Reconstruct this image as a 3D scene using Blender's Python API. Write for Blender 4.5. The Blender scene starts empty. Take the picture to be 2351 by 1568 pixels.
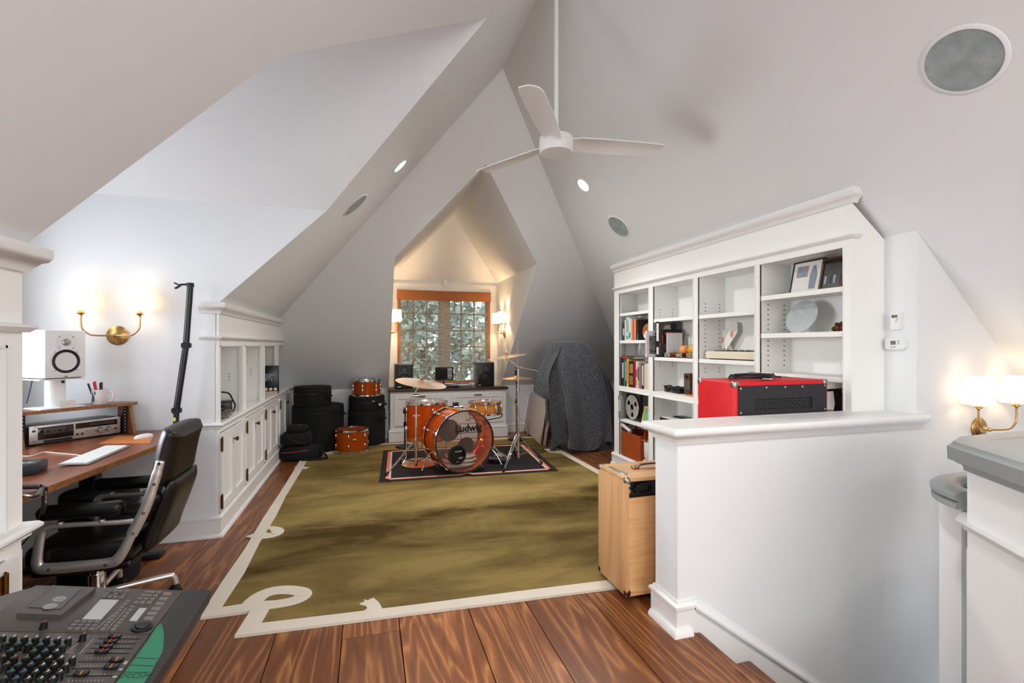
import bpy, bmesh, math, random
from mathutils import Matrix, Vector
R = math.radians
random.seed(7)
SC = bpy.context.scene
COL = SC.collection

# ------------------------------------------------------------ camera, sky, lights, exposure
F, VX, VY, HC = 1110.0, 845.97, 792.57, 1.30          # focal length and vanishing point in photo pixels, eye height
YAW = math.atan((1175.5 - VX) / F)
cam = bpy.data.objects.new('camera', bpy.data.cameras.new('camera'))
COL.objects.link(cam); SC.camera = cam
cam.location = (0, 0, HC); cam.rotation_euler = (R(90), 0, -YAW)
cam.data.sensor_width = 36; cam.data.lens = F / 2351 * 36
cam.data.shift_y = (VY - 784) / 2351
cam.data.clip_start = 0.03

W = bpy.data.worlds.new('World'); SC.world = W; W.use_nodes = True
bg = W.node_tree.nodes['Background']
bg.inputs[0].default_value = (0.80, 0.88, 1.0, 1); bg.inputs[1].default_value = 3.0

SC.view_settings.view_transform = 'Standard'; SC.view_settings.look = 'None'
SC.view_settings.gamma = 1; SC.view_settings.use_curve_mapping = False
SC.view_settings.exposure = 0.90
cy = SC.cycles; cy.max_bounces = 6; cy.diffuse_bounces = 4; cy.glossy_bounces = 3; cy.transmission_bounces = 4; cy.transparent_max_bounces = 14
cy.caustics_reflective = False; cy.caustics_refractive = False; cy.adaptive_threshold = .08

def lamp(name, kind, loc, energy, color=(1, 1, 1), rot=(0, 0, 0), **kw):
    d = bpy.data.lights.new(name, kind); d.energy = energy; d.color = color
    for k, v in kw.items(): setattr(d, k, v)
    o = bpy.data.objects.new(name, d); COL.objects.link(o)
    o.location = loc; o.rotation_euler = rot
    return o
DAY = (0.965, 0.98, 1.0)
lamp('sun', 'SUN', (0, 20, 20), 3.0, (1, .95, .86), (R(-52), 0, R(-14)), angle=R(1))
# daylight through the desk dormer's window, then two unseen fills added behind the camera
lamp('dormer_daylight', 'AREA', (-2.16, 2.75, 1.30), 6.5, DAY, (0, R(-83), 0), shape='RECTANGLE', size=1.1, size_y=1.1, spread=R(72))
lamp('rear_fill', 'AREA', (1.1, -3.42, 1.55), 50, DAY, (R(90), 0, 0), shape='RECTANGLE', size=2.8, size_y=2.2)  # unseen fill added before the windowless rear wall, lights surfaces facing the camera
lamp('side_fill', 'AREA', (3.05, -1.5, 1.05), 22, (.86, .93, 1.0), (0, R(90), 0), shape='RECTANGLE', size=1.2, size_y=1.5)  # added fill with no opening behind it, brightens and cools the left slope

# ------------------------------------------------------------ pixel -> place (a pixel gives a direction; a surface gives the distance)
_Fw = Vector((math.sin(YAW), math.cos(YAW), 0)); _Rt = Vector((math.cos(YAW), -math.sin(YAW), 0)); _C = Vector((0, 0, HC))
def _ray(px, py): return _Rt * ((px - 1175.5) / F) + _Fw - Vector((0, 0, 1)) * ((py - VY) / F)
def _on(px, py, ax, v):
    d = _ray(px, py); return _C + d * ((v - _C[ax]) / d[ax])
def PX(px, py, v): return _on(px, py, 0, v)
def PY(px, py, v): return _on(px, py, 1, v)
def PZ(px, py, v=0.0): return _on(px, py, 2, v)
def PN(px, py, p, n):                                   # on the plane through p with normal n
    d = _ray(px, py); n = Vector(n); return _C + d * ((Vector(p) - _C).dot(n) / d.dot(n))

# ------------------------------------------------------------ materials
def lin(c):
    if isinstance(c, str):
        c = [int(c[i:i+2], 16) / 255 for i in (0, 2, 4)]
        c = [x / 12.92 if x <= .04045 else ((x + .055) / 1.055) ** 2.4 for x in c]
    return (*c[:3], 1)
_M = {}
def mat(name, col='cccccc', rough=.5, metal=0.0, noise=0.0, nscale=30, bump=0.0, bscale=80, emit=0.0, emit_col=None,
        trans=0.0, alpha=1.0, spec=.5, coat=0.0, ior=1.45, stretch=(1, 1, 1), col2=None, sheen=0.0):
    if name in _M: return _M[name]
    m = bpy.data.materials.new(name); m.use_nodes = True; _M[name] = m
    nt = m.node_tree; b = nt.nodes['Principled BSDF']
    b.inputs['Base Color'].default_value = lin(col); b.inputs['Roughness'].default_value = rough
    b.inputs['Metallic'].default_value = metal; b.inputs['Specular IOR Level'].default_value = spec
    b.inputs['Transmission Weight'].default_value = trans; b.inputs['Alpha'].default_value = alpha
    b.inputs['Coat Weight'].default_value = coat; b.inputs['IOR'].default_value = ior
    b.inputs['Sheen Weight'].default_value = sheen
    if emit:
        b.inputs['Emission Color'].default_value = lin(emit_col or col); b.inputs['Emission Strength'].default_value = emit
    if noise or bump:
        tc = nt.nodes.new('ShaderNodeTexCoord'); mp = nt.nodes.new('ShaderNodeMapping')
        mp.inputs['Scale'].default_value = stretch; nt.links.new(tc.outputs['Object'], mp.inputs[0])
    if noise:
        n = nt.nodes.new('ShaderNodeTexNoise'); n.inputs['Scale'].default_value = nscale; n.inputs['Detail'].default_value = 5
        nt.links.new(mp.outputs[0], n.inputs['Vector'])
        r = nt.nodes.new('ShaderNodeMapRange'); r.inputs[1].default_value = .3; r.inputs[2].default_value = .7
        nt.links.new(n.outputs[0], r.inputs[0])
        x = nt.nodes.new('ShaderNodeMix'); x.data_type = 'RGBA'
        c = lin(col); d = lin(col2) if col2 else tuple(v * (1 - noise) for v in c[:3]) + (1,)
        x.inputs[6].default_value = c; x.inputs[7].default_value = d
        nt.links.new(r.outputs[0], x.inputs[0]); nt.links.new(x.outputs[2], b.inputs['Base Color'])
    if bump:
        n2 = nt.nodes.new('ShaderNodeTexNoise'); n2.inputs['Scale'].default_value = bscale; n2.inputs['Detail'].default_value = 3
        nt.links.new(mp.outputs[0], n2.inputs['Vector'])
        bp = nt.nodes.new('ShaderNodeBump'); bp.inputs['Strength'].default_value = bump; bp.inputs['Distance'].default_value = .002
        nt.links.new(n2.outputs[0], bp.inputs['Height']); nt.links.new(bp.outputs[0], b.inputs['Normal'])
    return m
def nodes_of(m): return m.node_tree.nodes, m.node_tree.links, m.node_tree.nodes['Principled BSDF']

M = {}
M['wall'] = mat('wall paint', (.78, .795, .80), .85, bump=.05, bscale=200, spec=.2)
M['trim'] = mat('white trim paint', (.80, .795, .785), .38, bump=.02, bscale=60)
M['shelfwhite'] = mat('shelf paint', (.86, .86, .83), .45)
M['greyrail'] = mat('grey rail paint', '8f9494', .4, bump=.15, bscale=40, stretch=(1, 1, 8))
M['black'] = mat('black plastic', '0d0d0e', .45)
M['satin'] = mat('satin black', '141416', .3)
M['cordura'] = mat('black nylon', '08080a', .85, bump=.4, bscale=400)
M['leather'] = mat('black leather', '100d0d', .33, bump=.25, bscale=160, spec=.5)
M['chrome'] = mat('chrome', 'e6e6e6', .08, 1)
M['alu'] = mat('polished aluminium', 'dcd7d1', .3, .78)
M['steel'] = mat('brushed steel', 'a9a7a3', .3, 1)
M['brass'] = mat('aged brass', 'cba46a', .28, 1, noise=.2, nscale=12)
M['darkbrass'] = mat('dark brass', '7d5a26', .3, 1, noise=.4, nscale=60)
M['rubber'] = mat('rubber', '161616', .8)
M['white'] = mat('white plastic', 'e4e4e2', .4)
M['offwhite'] = mat('cream plastic', 'ddd3bd', .5)
M['paper'] = mat('white paper', 'e6e2dc', .8)
M['red'] = mat('red tolex', 'd8101c', .45, noise=.12, nscale=9, bump=.3, bscale=500)
M['fabricgrey'] = mat('grey felt', '5f6268', 1.0, noise=.4, nscale=60, bump=.5, bscale=140, col2='33353a', sheen=.3)
M['walnut'] = mat('walnut', '5a3826', .45, noise=.4, nscale=5, stretch=(4, 40, 40), col2='3c2418')
M['knobwood'] = mat('dark wood knob', '4f2a1c', .4)
M['tanleather'] = mat('tan leather', 'c9793e', .5, noise=.15, nscale=8)
M['saddle'] = mat('saddle leather', 'a4481a', .42, noise=.2, nscale=6)
M['glassdark'] = mat('dark glass', '1a1412', .08, spec=.6)
M['cym'] = mat('cymbal bronze', 'd2b795', .36, .85, bump=.1, bscale=30)
M['shade'] = None

def shade_mat():
    m = bpy.data.materials.new('linen lamp shade'); m.use_nodes = True; nt = m.node_tree
    for n in list(nt.nodes): nt.nodes.remove(n)
    out = nt.nodes.new('ShaderNodeOutputMaterial'); mx = nt.nodes.new('ShaderNodeMixShader'); ad = nt.nodes.new('ShaderNodeAddShader')
    d = nt.nodes.new('ShaderNodeBsdfDiffuse'); t = nt.nodes.new('ShaderNodeBsdfTranslucent'); e = nt.nodes.new('ShaderNodeEmission')
    d.inputs[0].default_value = (.85, .82, .76, 1); t.inputs[0].default_value = (.95, .86, .72, 1)
    e.inputs[0].default_value = (1, .86, .68, 1); e.inputs[1].default_value = .42
    mx.inputs[0].default_value = .5
    nt.links.new(d.outputs[0], mx.inputs[1]); nt.links.new(t.outputs[0], mx.inputs[2])
    nt.links.new(mx.outputs[0], ad.inputs[0]); nt.links.new(e.outputs[0], ad.inputs[1]); nt.links.new(ad.outputs[0], out.inputs[0])
    return m
M['shade'] = shade_mat()

def wood_mat(name, c1, c2, c3, rough=.35, axis=1, scale=9.0, knots=True, world=True, coat=0.0):
    m = mat(name, c1, rough, coat=coat); N, L, b = nodes_of(m)
    tc = N.new('ShaderNodeTexCoord'); oi = N.new('ShaderNodeObjectInfo')
    geo = N.new('ShaderNodeNewGeometry')
    mp = N.new('ShaderNodeMapping'); s = [scale, scale, scale]; s[axis] = scale * .085; mp.inputs['Scale'].default_value = s
    ad = N.new('ShaderNodeVectorMath'); ad.operation = 'ADD'
    mu = N.new('ShaderNodeMath'); mu.operation = 'MULTIPLY'; mu.inputs[1].default_value = 37
    L.new(oi.outputs['Random'], mu.inputs[0])
    L.new(geo.outputs['Position'] if world else tc.outputs['Object'], mp.inputs[0]); L.new(mp.outputs[0], ad.inputs[0]); L.new(mu.outputs[0], ad.inputs[1])
    n1 = N.new('ShaderNodeTexNoise'); n1.inputs['Scale'].default_value = .55; n1.inputs['Detail'].default_value = 2; n1.inputs['Distortion'].default_value = .6
    L.new(ad.outputs[0], n1.inputs['Vector'])
    # growth rings: contour lines of the slow noise
    m2 = N.new('ShaderNodeMath'); m2.operation = 'MULTIPLY'; m2.inputs[1].default_value = 22; L.new(n1.outputs[0], m2.inputs[0])
    fr = N.new('ShaderNodeMath'); fr.operation = 'PINGPONG'; fr.inputs[1].default_value = 1; L.new(m2.outputs[0], fr.inputs[0])
    pw = N.new('ShaderNodeMath'); pw.operation = 'POWER'; pw.inputs[1].default_value = 3.2; L.new(fr.outputs[0], pw.inputs[0])
    n2 = N.new('ShaderNodeTexNoise'); n2.inputs['Scale'].default_value = 9; n2.inputs['Detail'].default_value = 6; L.new(ad.outputs[0], n2.inputs['Vector'])
    n3 = N.new('ShaderNodeTexNoise'); n3.inputs['Scale'].default_value = .8; n3.inputs['Detail'].default_value = 3; L.new(ad.outputs[0], n3.inputs['Vector'])
    x1 = N.new('ShaderNodeMix'); x1.data_type = 'RGBA'; x1.inputs[6].default_value = lin(c1); x1.inputs[7].default_value = lin(c2); L.new(pw.outputs[0], x1.inputs[0])
    r2 = N.new('ShaderNodeMapRange'); r2.inputs[1].default_value = .48; r2.inputs[2].default_value = .9; L.new(n2.outputs[0], r2.inputs[0])
    x2 = N.new('ShaderNodeMix'); x2.data_type = 'RGBA'; x2.inputs[7].default_value = lin(c3); L.new(x1.outputs[2], x2.inputs[6]); L.new(r2.outputs[0], x2.inputs[0])
    last = x2
    r3 = N.new('ShaderNodeMapRange'); r3.inputs[1].default_value = .5; r3.inputs[2].default_value = .85; r3.inputs[4].default_value = .35; L.new(n3.outputs[0], r3.inputs[0])
    x3 = N.new('ShaderNodeMix'); x3.data_type = 'RGBA'; x3.inputs[7].default_value = lin(c3); L.new(last.outputs[2], x3.inputs[6]); L.new(r3.outputs[0], x3.inputs[0]); last = x3
    if knots:
        mp2 = N.new('ShaderNodeMapping'); s2 = [3.1] * 3; s2[axis] = 1.9; mp2.inputs['Scale'].default_value = s2; L.new(geo.outputs['Position'] if world else tc.outputs['Object'], mp2.inputs[0])
        v = N.new('ShaderNodeTexVoronoi'); v.inputs['Scale'].default_value = 1; L.new(mp2.outputs[0], v.inputs['Vector'])
        r4 = N.new('ShaderNodeMapRange'); r4.inputs[1].default_value = .10; r4.inputs[2].default_value = .04; L.new(v.outputs[0], r4.inputs[0])
        x4 = N.new('ShaderNodeMix'); x4.data_type = 'RGBA'; x4.inputs[7].default_value = lin('3a1409'); L.new(last.outputs[2], x4.inputs[6]); L.new(r4.outputs[0], x4.inputs[0]); last = x4
    hv = N.new('ShaderNodeHueSaturation'); rr = N.new('ShaderNodeMapRange'); rr.inputs[3].default_value = .82; rr.inputs[4].default_value = 1.15
    L.new(oi.outputs['Random'], rr.inputs[0]); L.new(rr.outputs[0], hv.inputs['Value']); L.new(last.outputs[2], hv.inputs['Color'])
    L.new(hv.outputs[0], b.inputs['Base Color'])
    bp = N.new('ShaderNodeBump'); bp.inputs['Strength'].default_value = .12; bp.inputs['Distance'].default_value = .002; L.new(pw.outputs[0], bp.inputs['Height']); L.new(bp.outputs[0], b.inputs['Normal'])
    return m
M['floor'] = wood_mat('old pine boards', '784424', 'b37543', '4c2812', .32)
M['desk'] = wood_mat('mahogany ply', '7e4428', '92543a', '5d2f1c', .3, axis=1, scale=6, knots=False)
M['ply'] = wood_mat('maple ply', 'dcae7c', 'd3a26d', 'bf8553', .5, axis=2, scale=3, knots=False, world=False)
M['plyflat'] = wood_mat('maple ply flat', 'e0b27f', 'd6a169', 'c48b55', .5, axis=0, scale=5, knots=False, world=False)
M['plyedge'] = wood_mat('ply edge', '8a5a30', '4a2f1b', 'b98352', .5, axis=1, scale=60, knots=False)
M['snarewood'] = wood_mat('snare shell', 'cf8a35', 'bd7727', 'a9631c', .25, axis=0, scale=14, knots=False, world=False)

# ------------------------------------------------------------ mesh building
class MB:
    def __init__(s, M4=None): s.v = []; s.f = []; s.M = M4 or Matrix.Identity(4)
    def add(s, vs, fs, M4=None):
        n = len(s.v); T = s.M @ M4 if M4 is not None else s.M
        s.v += [tuple(T @ Vector(p)) for p in vs]; s.f += [tuple(i + n for i in f) for f in fs]; return s
    def box(s, x0, x1, y0, y1, z0, z1, bev=0, M4=None, seg=2):
        if bev:
            bm = bmesh.new(); bmesh.ops.create_cube(bm, size=1)
            for v in bm.verts: v.co = Vector(((x0 + x1) / 2 + v.co.x * (x1 - x0), (y0 + y1) / 2 + v.co.y * (y1 - y0), (z0 + z1) / 2 + v.co.z * (z1 - z0)))
            bmesh.ops.bevel(bm, geom=bm.edges[:], offset=bev, segments=seg, affect='EDGES', profile=.5)
            bm.verts.index_update(); vs = [v.co.copy() for v in bm.verts]; fs = [[v.index for v in f.verts] for f in bm.faces]; bm.free()
            return s.add(vs, fs, M4)
        vs = [(x, y, z) for z in (z0, z1) for y in (y0, y1) for x in (x0, x1)]
        return s.add(vs, [(0, 2, 3, 1), (4, 5, 7, 6), (0, 1, 5, 4), (2, 6, 7, 3), (0, 4, 6, 2), (1, 3, 7, 5)], M4)
    def cbox(s, c, d, bev=0, M4=None, seg=2):
        return s.box(c[0] - d[0] / 2, c[0] + d[0] / 2, c[1] - d[1] / 2, c[1] + d[1] / 2, c[2] - d[2] / 2, c[2] + d[2] / 2, bev, M4, seg)
    def lathe(s, prof, seg=32, M4=None, a0=0, a1=2 * math.pi):
        full = abs(a1 - a0) > 6.28; n = seg if full else seg + 1; vs = []; fs = []
        for r, z in prof:
            for i in range(n):
                a = a0 + (a1 - a0) * i / seg; vs.append((r * math.cos(a), r * math.sin(a), z))
        for j in range(len(prof) - 1):
            for i in range(seg):
                k = (i + 1) % n; A = j * n + i; B = j * n + k
                fs.append((A, B, B + n, A + n))
        if full and len(prof) == 2:
            if prof[0][0] > 1e-6: fs.append(tuple(range(n))[::-1])
            if prof[-1][0] > 1e-6: fs.append(tuple(range((len(prof) - 1) * n, len(prof) * n)))
        return s.add(vs, fs, M4)
    def cyl(s, p0, p1, r0, r1=None, seg=16):
        p0 = Vector(p0); p1 = Vector(p1); d = p1 - p0
        return s.lathe([(r0, 0), (r0 if r1 is None else r1, d.length)], seg, Matrix.Translation(p0) @ d.to_track_quat('Z', 'Y').to_matrix().to_4x4())
    def tube(s, pts, r, sides=8, closed=False, cap=True, flat=None):
        pts = [Vector(p) for p in pts]; n = len(pts); rs = r if isinstance(r, (list, tuple)) else [r] * n
        T = []
        for i in range(n):
            a = pts[(i - 1) % n] if (closed or i > 0) else pts[0]; b = pts[(i + 1) % n] if (closed or i < n - 1) else pts[-1]
            T.append((b - a).normalized())
        up = Vector((0, 0, 1)) if abs(T[0].z) < .9 else Vector((1, 0, 0))
        u = T[0].cross(up).normalized(); vs = []; fs = []
        for i in range(n):
            if i: u = (u - T[i] * u.dot(T[i])).normalized()
            w = T[i].cross(u)
            for k in range(sides):
                a = 2 * math.pi * (k + .5) / sides; kx, ky = (1, 1) if flat is None else flat
                vs.append(pts[i] + (u * math.cos(a) * kx + w * math.sin(a) * ky) * rs[i])
        for i in range(n if closed else n - 1):
            for k in range(sides):
                A = i * sides + k; B = i * sides + (k + 1) % sides; C = ((i + 1) % n) * sides
                fs.append((A, B, C + (k + 1) % sides, C + k))
        if cap and not closed:
            fs.append(tuple(range(sides))[::-1]); fs.append(tuple(range((n - 1) * sides, n * sides)))
        return s.add(vs, fs)
    def prism(s, poly, z0, z1, M4=None):                 # poly in xy extruded in z
        n = len(poly); vs = [(x, y, z0) for x, y in poly] + [(x, y, z1) for x, y in poly]
        fs = [tuple(range(n))[::-1], tuple(range(n, 2 * n))] + [(i, (i + 1) % n, n + (i + 1) % n, n + i) for i in range(n)]
        return s.add(vs, fs, M4)
    def sweep(s, prof, path, closed=False):              # profile (out, up) swept along a horizontal polyline, out = right of travel, mitred
        n = len(path); P = [Vector(p) for p in path]; m = len(prof); vs = []; fs = []
        for i in range(n):
            d0 = (P[i] - P[i - 1]) if (i or closed) else (P[1] - P[0]); d1 = (P[(i + 1) % n] - P[i]) if (i < n - 1 or closed) else d0
            d0 = Vector((d0.x, d0.y, 0)).normalized(); d1 = Vector((d1.x, d1.y, 0)).normalized()
            n0 = Vector((d0.y, -d0.x, 0)); n1 = Vector((d1.y, -d1.x, 0)); k = (n0 + n1); k = k / max(.2, (1 + n0.dot(n1)))
            for o, z in prof: vs.append(P[i] + k * o + Vector((0, 0, z)))
        for i in range(n if closed else n - 1):
            a = i * m; b = ((i + 1) % n) * m
            for j in range(m): fs.append((a + j, a + (j + 1) % m, b + (j + 1) % m, b + j))
        if not closed: fs += [tuple(range(m))[::-1], tuple(range((n - 1) * m, n * m))]
        return s.add(vs, fs)
    def quad(s, *p): return s.add(p, [tuple(range(len(p)))])
def arc(cx, cy, r, a0, a1, n=8): return [(cx + r * math.cos(a0 + (a1 - a0) * i / n), cy + r * math.sin(a0 + (a1 - a0) * i / n)) for i in range(n + 1)]
def rrect(x0, x1, y0, y1, r, n=5):
    return arc(x1 - r, y1 - r, r, 0, R(90), n) + arc(x0 + r, y1 - r, r, R(90), R(180), n) + arc(x0 + r, y0 + r, r, R(180), R(270), n) + arc(x1 - r, y0 + r, r, R(270), R(360), n)
def spline(pts, k=6, closed=False):                       # Catmull-Rom through the points
    P = [Vector(p) for p in pts]; n = len(P); out = []
    for i in range(n if closed else n - 1):
        a = P[(i - 1) % n] if (closed or i) else P[0]; b = P[i]; c = P[(i + 1) % n]; d = P[(i + 2) % n] if (closed or i < n - 2) else P[-1]
        for j in range(k):
            t = j / k; out.append(.5 * ((2 * b) + (c - a) * t + (2 * a - 5 * b + 4 * c - d) * t * t + (3 * b - a - 3 * c + d) * t ** 3))
    if not closed: out.append(P[-1])
    return out
def RX(a): return Matrix.Rotation(R(a), 4, 'X')
def RY(a): return Matrix.Rotation(R(a), 4, 'Y')
def RZ(a): return Matrix.Rotation(R(a), 4, 'Z')
def T(x, y, z): return Matrix.Translation((x, y, z))
def frame(o, x, y):                                       # matrix whose local x and y axes point along x and y
    x = Vector(x).normalized(); y = Vector(y); y = (y - x * y.dot(x)).normalized(); z = x.cross(y)
    return Matrix(((x.x, y.x, z.x, o[0]), (x.y, y.y, z.y, o[1]), (x.z, y.z, z.z, o[2]), (0, 0, 0, 1)))

def wm(o):
    m = o.matrix_basis.copy()
    while o.parent: o = o.parent; m = o.matrix_basis @ m
    return m
def mesh_of(name, mb, m, smooth=True, ang=38):
    me = bpy.data.meshes.new(name); me.from_pydata(mb.v, [], mb.f)
    bm = bmesh.new(); bm.from_mesh(me); bmesh.ops.recalc_face_normals(bm, faces=bm.faces[:]); bm.to_mesh(me); bm.free()
    me.materials.append(M[m] if isinstance(m, str) else m)
    if smooth:
        me.shade_smooth(); me.set_sharp_from_angle(angle=R(ang))
    return me
def obj(name, mb, m, parent=None, world=False, smooth=True, ang=38, label=None, origin=None):
    me = mesh_of(name, mb, m, smooth, ang); o = bpy.data.objects.new(name, me); COL.objects.link(o)
    if parent:
        o.parent = parent
        if world: me.transform(wm(parent).inverted())
    elif origin is not None:
        me.transform(Matrix.Translation(-Vector(origin))); o.location = origin
    if label: o['label'] = label
    return o
def tag(o, label, cat, group=None):
    o['label'] = label; o['category'] = cat
    if group: o['group'] = group
    return o
def thing(name, label, cat, loc=(0, 0, 0), rotz=0, group=None, M4=None):
    o = bpy.data.objects.new(name, None); COL.objects.link(o); o.empty_display_size = .1
    if M4 is not None: o.matrix_basis = M4
    else: o.location = loc; o.rotation_euler = (0, 0, R(rotz))
    return tag(o, label, cat, group)
def struct(name, mb, m, parent=None, label=None, smooth=True):
    o = obj(name, mb, m, parent, smooth=smooth)
    if parent is None:
        o['kind'] = 'structure'; o['category'] = name.split('_')[0]
        if label: o['label'] = label
    return o
def part_copy(src, parent, M4=None):
    c = src.copy(); COL.objects.link(c); c.parent = parent
    if M4 is not None: c.matrix_basis = M4
    for ch in src.children: part_copy(ch, c)
    return c
def copy_thing(o, M4, label=None):
    c = o.copy(); COL.objects.link(c); c.matrix_basis = M4
    if label: c['label'] = label
    for ch in o.children: part_copy(ch, c)
    return c
def text(name, s, size, m, parent, M4, ext=.0006, align='CENTER', font=None, sx=1, shear=0, bold=0):
    cu = bpy.data.curves.new(name, 'FONT'); cu.body = s; cu.size = size; cu.extrude = ext; cu.align_x = align; cu.align_y = 'CENTER'; cu.shear = shear; cu.offset = bold
    cu.materials.append(M[m] if isinstance(m, str) else m)
    o = bpy.data.objects.new(name, cu); COL.objects.link(o); bpy.context.view_layer.update()
    me = bpy.data.meshes.new_from_object(o.evaluated_get(bpy.context.evaluated_depsgraph_get())); bpy.data.objects.remove(o); bpy.data.curves.remove(cu)
    o = bpy.data.objects.new(name, me); COL.objects.link(o); o.parent = parent; o.matrix_basis = M4 @ Matrix.Diagonal((sx, 1, 1, 1))
    return o
# ------------------------------------------------------------ the room: gable roof with a hipped end, two dormers, built-ins, stairwell
XC, XB, XR, ZR = -0.977, 2.589, 1.0837, 3.627           # built-in fronts left and right, ridge
TL, TR, TH, YA = .9886, .9746, .9594, 3.919              # slopes, hip apex
YN, YF, ZE, ZP = 1.775, 3.723, 2.270, 3.215              # desk dormer: cheeks, eave, ridge
X1, X2, ZE2, ZP2, YW = .271, 1.897, 2.252, 3.041, 7.20   # window dormer
YB = -3.5; XD = -2.10; XW = 2.835; YS = 1.88
Lz = lambda x: ZR - TL * (XR - x)
Lx = lambda z: XR - (ZR - z) / TL
Rz = lambda x: ZR - TR * (x - XR)
Rx = lambda z: XR + (ZR - z) / TR
Hy = lambda z: YA + (ZR - z) / TH
YM = (YN + YF) / 2; ZK = .70

def planes(name, polys, m='wall', label=None):
    mb = MB()
    for p in polys: mb.quad(*p)
    return struct(name, mb, m, label=label, smooth=False)
lp = lambda y, z: (Lx(z), y, z)
zl = Lz(-1.35)
planes('ceiling_left', [
    [lp(YB, zl), lp(YN, zl), lp(YN, ZE), lp(YN, ZR), lp(YB, ZR)],
    [lp(YN, ZE), lp(YM, ZP), lp(YM, ZR), lp(YN, ZR)], [lp(YM, ZP), lp(YF, ZE), lp(YF, ZR), lp(YM, ZR)],
    [lp(YF, zl), lp(Hy(zl), zl), lp(YA, ZR), lp(YF, ZR), lp(YF, ZE)]])
zr = Rz(4.3)
planes('ceiling_right', [[(Rx(zr), YB, zr), (XR, YB, ZR), (XR, YA, ZR), (Rx(zr), Hy(zr), zr)]])
hx = lambda z: (Lx(z), Rx(z))
planes('ceiling_hip', [
    [(Lx(ZK) , Hy(ZK), ZK), (X1, Hy(ZK), ZK), (X1, Hy(ZE2), ZE2), (XR, Hy(ZP2), ZP2), (XR, YA, ZR)],
    [(Rx(ZK), Hy(ZK), ZK), (X2, Hy(ZK), ZK), (X2, Hy(ZE2), ZE2), (XR, Hy(ZP2), ZP2), (XR, YA, ZR)]])
# desk dormer: far cheek with the sconce, near cheek, gabled ceiling, end wall with a window
planes('wall_dormer_far', [[(XD, YF, 0), (XC - .02, YF, 0), (XC - .02, YF, Lz(XC - .02)), (Lx(ZE), YF, ZE), (XD, YF, ZE)]])
planes('wall_dormer_near', [[(XD, YN, 0), (XC - .02, YN, 0), (XC - .02, YN, Lz(XC - .02)), (Lx(ZE), YN, ZE), (XD, YN, ZE)]])
planes('ceiling_dormer', [[(XD, YF, ZE), (Lx(ZE), YF, ZE), (Lx(ZP), YM, ZP), (XD, YM, ZP)], [(XD, YN, ZE), (Lx(ZE), YN, ZE), (Lx(ZP), YM, ZP), (XD, YM, ZP)]])
planes('wall_dormer_end', [[(XD, YN, 0), (XD, YF, 0), (XD, YF, .82), (XD, YN, .82)], [(XD, YN, .82), (XD, 2.12, .82), (XD, 2.12, 2.2), (XD, YN, 2.2)],
    [(XD, 3.38, .82), (XD, YF, .82), (XD, YF, 2.2), (XD, 3.38, 2.2)], [(XD, YN, 2.2), (XD, YF, 2.2), (XD, YF, ZE), (XD, YM, ZP), (XD, YN, ZE)]])
w = MB()
for a in ((2.03, 2.12, .74, 2.28), (3.38, 3.47, .74, 2.28), (2.12, 3.38, 2.2, 2.28), (2.02, 3.48, .74, .82)): w.box(XD, XD + .02, *a)
w1 = struct('window_1', w, 'trim', label='white cased window of the desk dormer')
m = MB()
for y in (2.14, 2.75, 3.36): m.box(XD - .05, XD - .01, y - .025, y + .025, .82, 2.2)
for z in (.845, 1.28, 1.74, 2.175): m.box(XD - .05, XD - .01, 2.12, 3.38, z - .02, z + .02)
obj('sash', m, 'trim', w1)
# hip end knee wall and the window dormer
planes('wall_far', [[(-1.4, Hy(ZK), 0), (X1, Hy(ZK), 0), (X1, Hy(ZK), ZK), (-1.4, Hy(ZK), ZK)], [(X2, Hy(ZK), 0), (4.3, Hy(ZK), 0), (4.3, Hy(ZK), ZK), (X2, Hy(ZK), ZK)]])
YH = YW - (ZP2 - ZE2) * (X2 - X1) / 2 / (ZP2 - ZE2)
planes('wall_window_left', [[(X1, Hy(ZK), 0), (X1, YW, 0), (X1, YW, ZE2), (X1, Hy(ZE2), ZE2), (X1, Hy(ZK), ZK)]])
planes('wall_window_right', [[(X2, Hy(ZK), 0), (X2, YW, 0), (X2, YW, ZE2), (X2, Hy(ZE2), ZE2), (X2, Hy(ZK), ZK)]])
planes('ceiling_window', [[(X1, Hy(ZE2), ZE2), (X1, YW, ZE2), (XR, YH, ZP2), (XR, Hy(ZP2), ZP2)], [(X2, Hy(ZE2), ZE2), (X2, YW, ZE2), (XR, YH, ZP2), (XR, Hy(ZP2), ZP2)],
    [(X1, YW, ZE2), (X2, YW, ZE2), (XR, YH, ZP2)]])
WL, WR, WB, WT = .405, 1.775, .735, 2.08                    # window opening
planes('wall_window', [[(X1, YW, 0), (X2, YW, 0), (X2, YW, WB), (X1, YW, WB)], [(X1, YW, WB), (WL, YW, WB), (WL, YW, WT), (X1, YW, WT)],
    [(WR, YW, WB), (X2, YW, WB), (X2, YW, WT), (WR, YW, WT)], [(X1, YW, WT), (X2, YW, WT), (X2, YW, ZE2), (X1, YW, ZE2)]])
w = MB()
w.box(X1, WL, YW - .022, YW, .70, 2.2); w.box(WR, X2 - .03, YW - .022, YW, .70, 2.2); w.box(WL, WR, YW - .022, YW, WT, 2.2)
w.box(X1, X2 - .02, YW - .03, YW, 2.185, 2.205); w.box(WL, WR, YW - .05, YW + .1, WB - .03, WB)
for a in ((WL, WL + .02), (WR - .02, WR)): w.box(*a, YW, YW + .1, WB, WT)
w.box(WL, WR, YW, YW + .1, WT - .02, WT)
w2 = struct('window_2', w, 'trim', label='white cased pair of casement windows behind a woven shade')
xm = (WL + WR) / 2
obj('mullion', MB().box(xm - .055, xm + .055, YW + .02, YW + .1, WB, WT), 'trim', w2)
GL = mat('window glass', (1, 1, 1), 0, trans=1, ior=1.01, spec=.2)
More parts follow.
